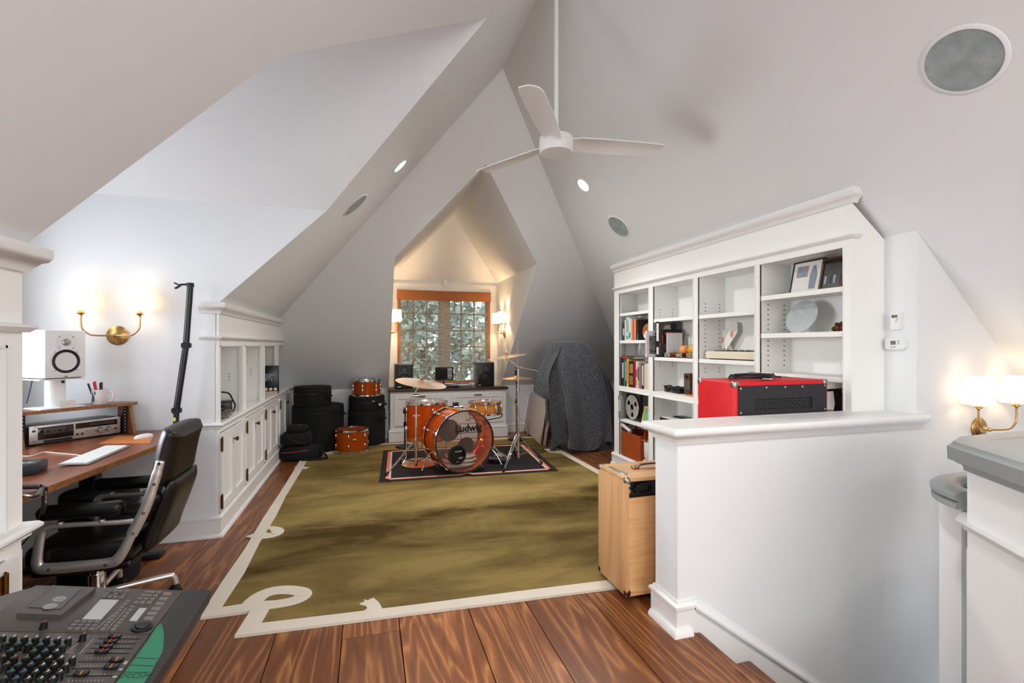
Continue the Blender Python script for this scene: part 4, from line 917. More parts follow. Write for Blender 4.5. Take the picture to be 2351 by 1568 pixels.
# cymbal lying on the mat, bass drum pedal, multi pad
m4 = PZ(963, 1056, G0 + .04); t = cymbal('worn ride cymbal lying flat on the drum mat', (m4.x, m4.y + .02, G0 + .042), .20, (1, 0, 0), 2)
for c in list(t.children):
    if c.name.startswith(('wing', 'felt')): bpy.data.objects.remove(c)
p = PZ(1165, 1040, G0 + .05)
t = thing('percussion_pad', 'small black box with knobs beside the bass drum', 'drum module', (1.36, 5.15, G0), -20)
t.location = (1.36, 4.98, G0)
obj('case', MB().box(-.10, .10, -.06, .06, 0, .05, .008), 'satin', t)
for i in range(4): obj('knob', MB().lathe([(.010, 0), (.009, .014), (0, .015)], 12, T(-.06 + i * .04, .01, .05)), 'black', t)
t.location = (1.36, 5.12, G0)
p = thing('bass_drum_pedal', 'chrome bass drum pedal behind the bass drum', 'drum pedal', (.99, 5.22, G0), 11)
obj('base_plate', MB().box(-.05, .05, .0, .28, 0, .008, .002), 'satin', p); obj('footboard', MB().box(-.04, .04, .0, .25, 0, .008, .003, M4=T(0, .02, .05) @ RX(-9)), 'steel', p)
o = obj('post', MB().cyl((-.05, .015, 0), (-.05, .015, .22), .008).cyl((.05, .015, 0), (.05, .015, .22), .008).cyl((-.055, .015, .215), (.055, .015, .215), .007), 'chrome', p)
obj('beater', MB().cyl((0, .02, .21), (0, .10, .36), .004).cyl((0, .085, .33), (0, .115, .39), .022), 'chrome', p)
# black mic stands
def mic_stand(label, px, pyt, pyb, y, boom=None):
    a = PY(px, pyt, y); b_ = Vector((a.x, y, 0)); z0 = 0 if y > 6.56 else RZt
    t = thing('microphone_stand', label, 'mic stand', (a.x, y, z0), group='black microphone stands')
    obj('base', MB().lathe([(0, 0), (.12, 0), (.12, .012), (.10, .02), (.03, .03), (0, .03)], 32), 'black', t)
    obj('pole', MB().cyl((0, 0, .03), (0, 0, (a.z) * .55), .012).cyl((0, 0, a.z * .5), (0, 0, a.z - z0), .008), 'black', t)
    obj('clutch', MB().cyl((0, 0, a.z * .52), (0, 0, a.z * .52 + .06), .019).cyl((0, 0, a.z - z0 - .06), (0, 0, a.z - z0 + .015), .024), 'satin', t)
mic_stand('black microphone stand behind the hi-hat', 1186, 852, 1000, 6.30)
mic_stand('short black microphone stand behind the floor tom', 930, 938, 1010, 6.25)

# ------------------------------------------------------------ drum cases, loose toms, bags
def soft_case(name, label, x, y, z, r, h, lid=.08, handle=0):
    t = thing(name, label, 'drum case', (x, y, z), group='round black drum cases')
    obj('body', MB().lathe([(0, 0), (r * .96, 0), (r, .02), (r * 1.005, h * .4), (r, h - lid)], 48), 'cordura', t)
    obj('zip', MB().lathe([(r, h - lid - .008), (r + .008, h - lid - .005), (r + .008, h - lid + .005), (r, h - lid + .008)], 48), 'satin', t)
    obj('lid', MB().lathe([(r, h - lid), (r * 1.005, h - .02), (r * .99, h - .006), (r * .96, h), (0, h)], 48), 'cordura', t)
    a = R(handle); hp = [Matrix.Rotation(a, 4, 'Z') @ Vector(p) for p in ((r, -.06, h - lid - .03), (r + .025, -.04, h - lid - .035), (r + .025, .04, h - lid - .035), (r, .06, h - lid - .03))]
    obj('handle', MB().tube(spline(hp, 5), .011, 8), 'cordura', t)
    return t
soft_case('drum_case', 'big round black bass drum case in the corner', -.60, 6.50, RZt + .001, .30, .545, handle=-20)
soft_case('drum_case', 'small round black case standing on the big bass drum case', -.66, 6.42, RZt + .547, .215, .235, handle=-30)
s3 = soft_case('drum_case', 'round black floor tom case beside the window cabinet', -.02, 6.665, 0.0, .235, .462, handle=-35)
s4 = soft_case('drum_case', 'flat round black case on top of the floor tom case', -.02, 6.64, .4635, .225, .178, handle=-25)
tg = MB().box(-.016, .016, -.002, .002, -.008, .008, M4=T(.08, -.212, .12) @ RZ(20)); obj('brand_patch', tg, mat('grey patch', '8d8a86', .7), s4)
obj('zip_pull', MB().tube(spline([(.15, -.175, .085), (.16, -.19, .06), (.175, -.175, .085), (.165, -.18, .055)], 4), .006, 6), 'paper', s4)
tom1 = drum('rack_tom', 'amber tom standing on the stacked black cases', 'drum', T(-.02, 6.615, .6425), .168, .205, amber_d, 6, 12, group='loose amber toms')
tom2 = drum('rack_tom', 'amber tom standing on the green rug by the cases', 'drum', T(-.19, 6.20, RZt + .006), .188, .27, amber_d, 6, 20, toph=clearhead, group='loose amber toms')
bd_ = MB().box(-.02, .02, -.003, .003, -.012, .012, .002, M4=RZ(0) @ T(.03, -.190, .16)); o = obj('badge', bd_, 'steel', tom2); obj('badge_print', MB().box(-.012, .004, -.0045, -.002, -.001, .009, M4=T(.03, -.190, .16)), mat('badge blue', '3fa0c8', .4), o)
cord = 'cordura'
bg_ = thing('gig_bag', 'low black bag with a red zip under the backpack', 'bag', (-.73, 5.96, RZt))
bm_ = MB(); bm_.lathe([(0, 0), (.9, .0), (1, .12), (1.02, .5), (.97, .85), (.8, 1.0), (0, 1.0)], 28, Matrix.Diagonal((.225, .13, .155, 1))); obj('body', bm_, cord, bg_)
obj('zip', MB().tube([(.228 * math.cos(a), .133 * math.sin(a), .105 + .02 * math.cos(a)) for a in [R(190 + i * 6) for i in range(18)]], .0035, 6), mat('red zip', 'c8303c', .5), bg_)
obj('strap', MB().tube(spline([(.20, -.06, .10), (.26, -.10, .05), (.27, -.13, .012), (.16, -.155, .012), (.02, -.15, .012)], 6), .018, 8, flat=(1, .35)), cord, bg_)
bk = thing('backpack', 'black backpack lying on the low bag', 'bag', (-.78, 5.97, RZt + .157))
obj('body', MB().box(-.155, .155, -.11, .11, 0, .15, .045, seg=4), cord, bk); obj('top_pocket', MB().box(-.10, .12, -.10, .10, .148, .225, .035, seg=4), cord, bk)
obj('logo_print', MB().box(-.02, .02, -.012, .012, .2246, .2256, M4=T(.03, -.02, 0)), mat('grey logo', '8e8b88', .7), bk)
obj('shoulder_strap', MB().tube(spline([(-.10, -.10, .15), (-.06, -.135, .10), (.02, -.14, .05), (.11, -.12, .03)], 5), .016, 8, flat=(1, .4)), cord, bk)

# ------------------------------------------------------------ covered thing and canvases in the right corner
bl = thing('blanket', 'grey felt blanket draped over a tall object in the corner', 'blanket', (2.55, 5.62, 0))
rows = [(1.345, 1268, 1338, .10), (1.30, 1259, 1346, .17), (1.20, 1250, 1358, .23), (1.05, 1243, 1374, .27), (.90, 1247, 1388, .29), (.75, 1254, 1396, .30), (.55, 1258, 1402, .31), (.35, 1262, 1403, .32), (.18, 1266, 1401, .33), (.06, 1262, 1398, .34)]
nA = 96; vs = []; fs = []
for j, (z, l, r_, dp) in enumerate(rows):
    yc = 5.66 - .06 * z; q0 = PY(l, 800, yc); q1 = PY(r_, 800, yc); cx = (q0.x + q1.x) / 2; hw_ = (q1.x - q0.x) / 2 * .985
    amp = .19 * max(0, (1.15 - z)) ** .6
    for i in range(nA):
        a = 2 * math.pi * i / nA; c_, s_ = math.cos(a), math.sin(a); e = .62
        X = math.copysign(abs(c_) ** e, c_); Y = math.copysign(abs(s_) ** e, s_)
        wv_ = 1 - 2 * abs(math.sin(3.5 * a + .5 + .25 * z)) ** .7; w2 = math.sin(9 * a + 2.1 - 1.2 * z) * .5
        f = 1 + amp * (wv_ + w2) + .03 * max(0, .3 - z) * 3
        zb = z if j < len(rows) - 1 else max(.016, z + .045 * math.sin(5 * a + 1) + .03 * math.sin(9 * a))
        vs.append((cx + X * hw_ * f, yc + Y * dp * f, zb))
for j in range(len(rows) - 1):
    for i in range(nA): k = (i + 1) % nA; fs.append((j * nA + i, j * nA + k, (j + 1) * nA + k, (j + 1) * nA + i))
z, l, r_, dp = rows[0]; n = len(vs); top_c = [sum(v[k] for v in vs[:nA]) / nA for k in range(3)]; vs.append((top_c[0], top_c[1], 1.358)); fs += [(n, (i + 1) % nA, i) for i in range(nA)]
o = obj('cloth', MB().add(vs, fs), 'fabricgrey', bl, world=True, ang=80)
sub = o.modifiers.new('s', 'SUBSURF'); sub.levels = 1; sub.render_levels = 2
fl_ = [(1262, 790, 5.60), (1246, 812, 5.58), (1235, 845, 5.56), (1227, 880, 5.55), (1223, 898, 5.55)]
fr_ = [(1290, 790, 5.42), (1278, 820, 5.36), (1262, 850, 5.34), (1258, 880, 5.33), (1264, 925, 5.32)]
fv = []
for (a, c) in zip(fl_, fr_):
    A_ = PY(*a); C_ = PY(*c)
    for k in range(7): q = A_.lerp(C_, k / 6); q.y += .02 * math.sin(k * 1.9); fv.append(q)
ff = [(j * 7 + i, j * 7 + i + 1, (j + 1) * 7 + i + 1, (j + 1) * 7 + i) for j in range(4) for i in range(6)]
o = obj('side_flap', MB().add(fv, ff), 'fabricgrey', bl, world=True, ang=80); so = o.modifiers.new('t', 'SOLIDIFY'); so.thickness = .006; sb = o.modifiers.new('s', 'SUBSURF'); sb.levels = 1; sb.render_levels = 2
# two stretched canvases leaning in the corner
def canvas(label, b0, b1, h, off):
    b0 = Vector(b0) ; b1 = Vector(b1); d = (b1 - b0); n_ = Vector((d.y, -d.x, 0)).normalized()
    m4 = frame(b0 + n_ * off, d, Vector((0, 0, 1)) * h - n_ * .09)
    t = thing('stretched_canvas', label, 'canvas', M4=m4, group='blank canvases leaning in the corner')
    w_ = d.length
    obj('cloth', MB().box(0, w_, 0, h, -.0, .012, .003), mat('primed canvas', 'cfc5c0', .8, bump=.2, bscale=300), t)
    f_ = MB()
    for q in ((.004, .04, .004, h - .004), (w_ - .04, w_ - .004, .004, h - .004), (.04, w_ - .04, .004, .04), (.04, w_ - .04, h - .04, h - .004)): f_.box(*q, -.022, 0)
    obj('stretcher_frame', f_, 'walnut', t, smooth=False)
q0 = PZ(1199, 984, RZt + .001); q1 = PZ(1253, 1024, RZt + .001)
canvas('front blank canvas leaning beside the blanket', q0, q1, .56, 0)
canvas('rear blank canvas leaning behind the front canvas', (q0.x + .02, q0.y + .05, RZt + .001), (q1.x - .05, q1.y + .10, RZt + .001), .58, -.02)
cw = PZ(1235, 1036, RZt + .004)
o = obj('floor_cable', MB().tube(spline([(1.75, 5.9, RZt + .005), (1.9, 5.75, RZt + .005), (cw.x, cw.y + .1, RZt + .005), (cw.x + .08, cw.y - .02, RZt + .005), (cw.x - .02, cw.y - .08, RZt + .005), (cw.x - .06, cw.y + .02, RZt + .005), (cw.x + .1, cw.y + .06, RZt + .005)], 8), .003, 6), 'black')
tag(o, 'thin black cable curled on the rug by the canvases', 'cable')
# ------------------------------------------------------------ desk in the dormer
DZ = .742
dk_ = thing('desk', 'brown wooden desk with a plywood edge filling the dormer', 'desk', (-1.6, 2.8, 0))
top_poly = [(-2.03, 1.80), (-1.245, 1.80), (-1.235, 2.2), (-1.10, 3.43), (-1.135, YF - .005), (-2.03, YF - .005)]
obj('desk_top', MB().prism(top_poly, DZ - .026, DZ), 'desk', dk_, world=True, smooth=False)
eg = MB()
for a, c in zip(top_poly[1:5], top_poly[2:5]):
    d = Vector((c[0] - a[0], c[1] - a[1], 0)); eg.box(0, d.length, -.004, .0, -.0275, -.0005, M4=frame((a[0], a[1], DZ), d, (-d.y, d.x, 0)))
obj('ply_edge', eg, 'plyedge', dk_, world=True, smooth=False)
for y in (2.05, 3.46):
    l = MB().box(-1.62, -1.54, y - .04, y + .04, .03, DZ - .03, .004); lo = obj('leg', l, 'satin', dk_, world=True)
    obj('leg_foot', MB().box(-1.95, -1.21, y - .045, y + .045, .006, .032, .006), 'satin', lo, world=True)
    g_ = MB()
    for x in (-1.25, -1.9): g_.lathe([(.018, 0), (.018, .006), (0, .006)], 12, T(x, y, 0))
    obj('glide', g_, 'rubber', lo, world=True)
# riser: slanted ends, a shelf, rack strips; stands askew in the corner
RA = 45.5; rm = T(-1.617, 3.436, DZ) @ RZ(RA)                    # local x along its front, y to the back, z up
rs = thing('desk_riser', 'two-tier wooden desk riser in the corner of the desk', 'desk riser', M4=rm)
obj('shelf', MB().prism([(-.37, .0), (.270, .0), (.295, .022), (.28, .10), (.20, .20), (-.12, .20), (-.37, .10)], .178, .195), 'desk', rs, smooth=False)
obj('shelf_edge', MB().box(-.37, .270, -.004, .0, .1775, .1955).box(0, .033, -.004, .0, .1775, .1955, M4=T(.270, .0, 0) @ RZ(41)), 'plyedge', rs, smooth=False)
for s, x in ((-1, -.262), (1, .256)):
    o = obj('side', MB().prism([(.02, .178), (.15, .178), (.18, 0), (-.045, 0)], x - .008, x + .008, M4=Matrix(((0, 0, 1, 0), (1, 0, 0, 0), (0, 1, 0, 0), (0, 0, 0, 1)))), 'desk', rs, smooth=False)
    e_ = [(.016, .178), (.02, .178), (-.045, 0), (-.049, 0)]
    obj('side_edge', MB().prism(e_, x - .0085, x + .0085, M4=Matrix(((0, 0, 1, 0), (1, 0, 0, 0), (0, 1, 0, 0), (0, 0, 0, 1)))), 'plyedge', o, smooth=False)
    xx_ = x - s * .022
    o = obj('rack_strip', MB().box(xx_ - .010, xx_ + .010, .030, .048, .002, .177), 'satin', rs, smooth=False)
    h_ = MB()
    for k in range(8): h_.cyl((xx_, .0299, .02 + k * .020), (xx_, .029, .02 + k * .020), .0025, seg=8)
    h_o = obj('rack_holes', h_, 'white', o); h_o['kind'] = 'stuff'
# cassette deck
silver = mat('brushed silver', 'c4bfb8', .35, .6); dkm = T(-1.640, 3.455, DZ) @ RZ(RA + 2)
cd = thing('cassette_deck', 'silver cassette deck under the desk riser', 'cassette deck', M4=dkm)
DW, DH, DD = .43, .108, .19
obj('case', MB().box(-DW / 2, DW / 2, .004, DD, .012, DH, .003), mat('grey metal case', '6d6a68', .4, .6), cd)
fp_ = obj('front_panel', MB().box(-DW / 2, DW / 2, 0, .006, .010, DH + .002, .0015), silver, cd)
ft_ = MB()
for x in (-.19, .19):
    for y in (.03, .16): ft_.lathe([(.012, 0), (.014, .012), (0, .012)], 12, T(x, y, 0))
obj('feet', ft_, 'rubber', cd)
w_ = obj('cassette_window', MB().box(-.178, -.020, -.003, .002, .030, .098, .001), 'glassdark', cd)
c_ = MB().box(-.155, -.060, -.0045, -.002, .056, .090, .001); cs_ = obj('cassette', c_, mat('smoky cassette', '4a3f3c', .35), w_)
for x in (-.137, -.085): obj('cassette_hub', MB().lathe([(.0075, 0), (.0075, .001), (0, .001)], 16, T(x, -.0046, .073) @ RX(90)), 'black', w_)
obj('level_display', MB().box(-.010, .198, -.001, .003, .066, .098), 'glassdark', cd, smooth=False)
for z in (.079, .088): obj('level_bar', MB().box(.06, .185, -.0016, -.0008, z, z + .0015), 'steel', cd, smooth=False)
obj('counter_window', MB().box(-.203, -.187, -.001, .003, .076, .088), mat('olive lcd', '4e4a33', .4), cd, smooth=False)
for i in range(6): obj('transport_key', MB().box(-.155 + i * .0215, -.1365 + i * .0215, -.012, .0, .014, .026, .002), 'satin', cd)
for x in (.108, .152): obj('dial', MB().lathe([(.0165, 0), (.0165, .010), (.014, .016), (0, .016)], 24, T(x, 0, .045) @ RX(90)), 'steel', cd)
for i in range(3): obj('push_switch', MB().box(.040 + i * .019, .050 + i * .019, -.004, .0, .040, .054, .001), 'greyrail', cd)
for x, z in ((-.002, .034), (.022, .034), (.188, .040)): obj('jack', MB().lathe([(.0065, 0), (.0065, .001), (0, .001)], 14, T(x, 0, z) @ RX(90)), 'black', cd)
text('maker_lettering', 'SHARP', .008, 'satin', cd, T(-.187, -.0004, .100) @ RX(90)); text('metal_lettering', 'METAL', .007, 'satin', cd, T(-.196, -.0004, .022) @ RX(90))
# speaker on a white stand on the riser
SZ = DZ + .1955
sp0 = rm @ Vector((-.085, .09, .1955))
sp = thing('speaker_stand', 'white desktop speaker stand on the riser', 'speaker stand', (sp0.x, sp0.y, SZ), 52)
obj('base', MB().box(-.105, .105, -.085, .085, 0, .008, .002), 'white', sp)
po = MB().prism(rrect(-.045, .045, -.035, .035, .03), .008, .165); obj('post', po, 'white', sp); obj('cable_grommet', MB().lathe([(.008, 0), (.008, .003), (.004, .003), (0, .001)], 14, T(.02, -.034, .150) @ RX(90)), 'black', sp)
obj('top_plate', MB().box(-.11, .11, -.085, .085, .165, .172, .002), 'white', sp)
ws = thing('monitor_speaker', 'white studio monitor speaker on the desktop stand', 'speaker', (sp0.x, sp0.y, SZ + .173), 54)
obj('rubber_pad', MB().box(-.09, .09, -.07, .07, 0, .004), 'satin', ws, smooth=False)
obj('cabinet', MB().box(-.098, .098, -.10, .12, .004, .275, .006), 'white', ws)
o = obj('tweeter_plate', MB().lathe([(.055, 0), (.054, .003), (.022, .004), (.018, -.004), (0, -.004)], 36, T(0, -.100, .205) @ RX(90)), 'white', ws); obj('tweeter_dome', MB().lathe([(.017, 0), (.014, .005), (0, .007)], 20, T(0, -.103, .205) @ RX(90)), 'steel', o)
for a in (45, 135, 225, 315): obj('screw', MB().lathe([(.004, 0), (.004, .0015), (0, .0015)], 10, T(.046 * math.cos(R(a)), -.1035, .205 + .046 * math.sin(R(a))) @ RX(90)), 'steel', ws)
o = obj('woofer_ring', MB().lathe([(.085, 0), (.084, .003), (.068, .004), (.066, .002)], 40, T(0, -.100, .098) @ RX(90)), 'white', ws)
obj('woofer_surround', MB().lathe([(.068, .002), (.062, .008), (.054, .003), (.052, .001)], 40, T(0, -.1015, .098) @ RX(90)), 'black', o)
obj('woofer_cone', MB().lathe([(.053, .0015), (.03, -.012), (.026, -.012), (.018, -.005), (0, -.003)], 36, T(0, -.1015, .098) @ RX(90)), mat('white cone', 'd9dad9', .45), o)
for a in (45, 135, 225, 315): obj('screw', MB().lathe([(.004, 0), (.004, .0015), (0, .0015)], 10, T(.074 * math.cos(R(a)), -.1035, .098 + .074 * math.sin(R(a))) @ RX(90)), 'steel', ws)
o = obj('badge', MB().lathe([(.011, 0), (.011, .0015), (0, .0015)], 24, T(0, -.1003, .020) @ RX(90)), 'satin', ws)
for a in (90, 210, 330): obj('badge_fork', MB().box(-.0012, .0012, -.1022, -.1016, .0, .008, M4=T(0, 0, .020) @ RY(a - 90)), 'steel', o, smooth=False)
o = obj('speaker_cable', MB().tube(spline([PY(72, 797, 3.62), PY(52, 822, 3.60), PY(38, 846, 3.58), PY(25, 880, 3.6), PY(15, 930, 3.6)], 5), .0035, 6), mat('blue black cable', '1d2740', .5)); tag(o, 'dark cable hanging behind the white monitor speaker', 'cable')
cA_ = Vector((sp0.x - .16, sp0.y - .02, SZ + .12))
o = obj('speaker_cable', MB().tube(spline([PY(75, 867, 3.42), PY(70, 890, 3.42), PY(63, 918, 3.42), PY(60, 926, 3.42)], 5), .0035, 6), _M['blue black cable']); tag(o, 'dark cable dropping from the speaker stand to the riser', 'cable')
# business card, mug with pens, toy car
cp_ = rm @ Vector((-.06, .0, .2035)); t = obj('business_card', MB().box(-.034, .034, -.0008, .0008, 0, .042, M4=RX(14)), 'paper'); t.location = (cp_.x, cp_.y, cp_.z + .0008); t.rotation_euler = (0, 0, R(38)); tag(t, 'small white card leaning against the speaker stand', 'card'); obj('card_print', MB().box(-.009, .009, -.0012, -.0008, .020, .0212, M4=RX(14)), 'greyrail', t)
mp_ = rm @ Vector((.115, .06, .196)); mg = thing('mug', 'white printed mug full of red and black pens', 'mug', (mp_.x, mp_.y, mp_.z), 20)
obj('body', MB().lathe([(0, 0), (.036, 0), (.039, .004), (.040, .09), (.0385, .092), (.036, .09), (.035, .008), (0, .008)], 36), mat('glazed mug', 'dcd3d2', .15), mg)
obj('handle', MB().tube(spline([(.037, -.008, .078), (.058, -.02, .076), (.066, -.022, .05), (.056, -.02, .02), (.037, -.008, .018)], 6), .006, 10), _M['glazed mug'], mg)
pr_ = MB()
for a, z0, z1 in ((205, .03, .075), (216, .02, .055), (200, .012, .03), (226, .06, .082)): pr_.box(.0398, .0408, -.004, .004, z0, z1, M4=RZ(a + 15))
obj('print', pr_, mat('mug print', '3a4a50', .4), mg, smooth=False)
for i, (dx, dy, tx, ty, c) in enumerate(((-.018, -.012, -.030, -.01, 'satin'), (-.010, .004, -.022, .0, 'penred'), (-.002, -.010, -.016, -.004, 'penred'), (.006, .006, -.006, .0, 'satin'), (.012, -.004, -.002, .004, 'satin'))):
    m_ = mat('red pen', 'cf1230', .35) if c == 'penred' else M['satin']; q = mg.matrix_basis if False else T(*mp_)
    o = obj('pen', MB().tube([(dx, dy, .012), (dx + tx, dy + ty, .125 + .006 * (i % 3)), (dx + tx * 1.05, dy + ty * 1.05, .131 + .006 * (i % 3))], [.0052, .0052, .003], 10), m_); o.location = mp_
    tag(o, ['black pen leaning furthest out of the white mug', 'red pen beside the outermost black pen in the mug', 'red pen between the other red pen and a black one', 'black pen next to the red pens in the mug', 'black pen at the handle side of the mug'][i], 'pen', 'pens in the mug')
cq = rm @ Vector((-.335, .03, .196)); tc_ = thing('toy_car', 'tiny red toy racing car on the riser', 'toy car', (cq.x, cq.y, cq.z), 40)
obj('body', MB().box(-.026, .03, -.006, .006, .008, .018, .004).box(-.018, .006, -.008, .008, .012, .026, .005), mat('toy red', '9c1524', .3), tc_)
for x, y, r_ in ((-.022, -.014, .011), (-.022, .014, .011), (.026, -.013, .008), (.026, .013, .008)): obj('wheel', MB().cyl((x, y - .003, r_), (x, y + .003, r_), r_, seg=18), 'black', tc_)
obj('spoiler', MB().cyl((-.012, 0, .024), (-.016, 0, .034), .003, seg=8).cyl((-.016, -.006, .034), (-.016, .006, .034), .003, seg=8), 'satin', tc_)
# keyboard, mouse pad, mouse, cable, little box
k0, k1, k2 = PZ(134, 1066, DZ), PZ(202, 1068, DZ), PZ(298, 1026, DZ)
kv = (k2 - k1); ku = (k1 - k0); kw = kv.length; kd = .115
km = frame(k1 + Vector((0, 0, .001)), kv, (-kv.y, kv.x, 0))
kb_ = thing('computer_keyboard', 'slim white computer keyboard on the desk', 'keyboard', M4=km)
obj('case', MB().box(0, kw, 0, kd, 0, .007, .0025, M4=RX(3)), mat('keyboard case', '9a9a98', .4), kb_)
key = mesh_of('key', MB().box(-.5, .5, -.5, .5, 0, .0035, .0), 'white', smooth=False)
for r_ in range(5):
    n = 14; ph_ = (kd - .014) / 5; pw_ = (kw - .012) / n
    for c in range(n):
        if r_ == 0 and 4 <= c <= 8:
            if c > 4: continue
            x0, wd_ = .006 + 4 * pw_, 5 * pw_
        else: x0, wd_ = .006 + c * pw_, pw_
        o = bpy.data.objects.new('key', key); COL.objects.link(o); o.parent = kb_; o.matrix_basis = RX(3) @ T(x0 + wd_ / 2, .007 + (r_ + .5) * ph_, .007) @ Matrix.Diagonal((wd_ - .0035, ph_ - .0035, 1, 1))
pts = [PZ(245, 1046, DZ + .003), PZ(180, 1044, DZ + .003), PZ(130, 1040, DZ + .003), PZ(100, 1038, DZ + .003), PZ(70, 1047, DZ + .003), PZ(38, 1046, DZ + .003)]
pts[0] = km @ Vector((kw * .5, kd, .004)); pts[1] = PZ(165, 1043, DZ + .003)
o = obj('keyboard_cable', MB().tube(spline(pts, 6), .0022, 6), 'white'); tag(o, 'thin white cable trailing from the keyboard', 'cable')
mp4 = [PZ(x, y, DZ) for x, y in ((228, 1019), (344, 1018), (352, 1003), (272, 1001))]
o = obj('mouse_pad', MB().prism([(p.x, p.y) for p in mp4], DZ + .0005, DZ + .0035), 'tanleather', smooth=False); tag(o, 'tan leather mouse pad on the desk', 'mouse pad')
mq = PZ(330, 1004, DZ + .004); t = thing('computer_mouse', 'flat white computer mouse on the leather pad', 'mouse', (mq.x, mq.y, DZ + .0036), 60)
obj('shell', MB().lathe([(1, 0), (1, .25), (.85, .7), (.5, .95), (0, 1)], 24, Matrix.Diagonal((.057, .029, .021, 1)) ).lathe([(0, 0), (1, 0)], 24, Matrix.Diagonal((.057, .029, .021, 1))), 'white', t)
bq = PZ(50, 1097, DZ); t = thing('audio_interface', 'small dark control box at the near end of the desk', 'control box', (bq.x - .08, bq.y + .08, DZ + .001), 8)
obj('case', MB().box(-.10, .10, -.065, .065, 0, .045, .006), mat('blue grey case', '2c3138', .45), t); obj('top_plate', MB().box(-.094, .094, -.058, .058, .045, .047, .001), 'satin', t)
for i in range(3): obj('button', MB().box(.02 + i * .022, .036 + i * .022, -.04, -.02, .047, .051, .001), 'greyrail', t)
# headphones hooked over the desk edge, with a coiled cable
hp = thing('headphones', 'black headphones hooked over the desk edge with a coiled cable', 'headphones', (-1.235, 2.23, DZ))
hpA = [PZ(20, 1140, DZ + .012), PZ(60, 1137, DZ + .012), PZ(82, 1138, DZ + .014), Vector((-1.215, 2.33, DZ + .005)), Vector((-1.213, 2.33, DZ - .06)), Vector((-1.222, 2.33, DZ - .10))]
obj('headband', MB().tube(spline(hpA, 6), .009, 10, flat=(1, .6)), mat('dark chrome', '4a4642', .15, .9), hp, world=True)
coil = []
a_ = PZ(15, 1118, DZ + .016); b_ = PZ(96, 1117, DZ + .016)
for i in range(160): q = a_.lerp(b_, i / 159); a = i * .95; coil.append(q + Vector((0, .0075 * math.cos(a), .0075 * math.sin(a))))
obj('coiled_cable', MB().tube(coil, .0028, 6), 'black', hp, world=True)
obj('loose_cable', MB().tube(spline([b_, PY(99, 1120, b_.y), PY(101, 1135, b_.y - .01), PY(96, 1165, b_.y - .02), PY(78, 1215, b_.y - .03), PY(40, 1262, b_.y - .04), PY(10, 1290, b_.y - .04)], 6), .0028, 6), 'black', hp, world=True)
obj('ear_cup', MB().lathe([(0, 0), (.035, .0), (.04, .012), (.038, .03), (.02, .036), (0, .036)], 28, T(-1.255, 2.12, DZ - .12) @ RY(90)), 'satin', hp, world=True)
# black boom arm clamped to the desk end
ba = thing('boom_arm', 'black jointed microphone boom arm rising beside the desk', 'boom arm', (-1.15, 3.55, DZ))
YA_ = 3.60; Q = lambda px, py: PY(px, py, YA_)
p0, p1, p2, p3 = Q(404, 978), Q(405, 942), Q(427, 793), Q(437, 656)
obj('clamp', MB().box(p0.x - .022, p0.x + .022, YA_ - .03, YA_ + .03, DZ - .05, DZ + .02, .004), 'satin', ba, world=True)
obj('base_post', MB().cyl((p0.x, YA_, DZ), p1, .0165), 'satin', ba, world=True)
lb = MB().box(-.006, .006, -.0185, -.0165, -.012, .012, M4=T(p0.lerp(p1, .55).x - .004, YA_, p0.lerp(p1, .45).z)); obj('yellow_label', lb, mat('yellow sticker', 'e3dc2a', .5), ba, world=True)
obj('lower_arm', MB().cyl(p1, p2, .0185), 'satin', ba, world=True); obj('upper_arm', MB().cyl(p2, p3, .0180), 'satin', ba, world=True)
for p in (p1, p2): obj('joint', MB().cyl(p - Vector((0, .024, 0)), p + Vector((0, .024, 0)), .021).cyl(p - Vector((.024, 0, 0)), p + Vector((.028, 0, 0)), .016), 'black', ba, world=True)
obj('swivel_head', MB().cyl(p3 - Vector((0, 0, .008)), p3 + Vector((0, 0, .018)), .021).cyl(p3 + Vector((-.02, 0, .008)), p3 + Vector((-.055, -.01, .004)), .006), 'black', ba, world=True)
cl_ = MB().box(-.018, .018, -.012, .012, -.004, .004, M4=T(p3.x - .068, YA_ - .012, p3.z + .006) @ RY(25)).box(-.018, .018, -.012, .012, -.004, .004, M4=T(p3.x - .066, YA_ - .012, p3.z - .012) @ RY(-35)); obj('mic_clip', cl_, 'black', ba, world=True)
# black round cases stored under the desk
for i, (z, r_, h_) in enumerate(((0, .178, .30), (.302, .172, .20))):
    q = PY(266, 1200, 3.42); soft_case('storage_case', ['lower black round case under the desk', 'upper black round case under the desk'][i], -1.42, 3.21, z, r_, h_, handle=-15)
eq = thing('equipment_rack', 'black equipment box standing under the near end of the desk', 'equipment box', (-1.78, 2.42, 0))
obj('body', MB().box(-.22, .18, -.28, .20, .02, .46, .01), 'black', eq); obj('front_panel', MB().box(.18, .188, -.26, .18, .04, .44, .002), 'satin', eq)
for y in (-.2, .14): obj('foot', MB().box(-.2, .16, y - .03, y + .03, 0, .02), 'rubber', eq)

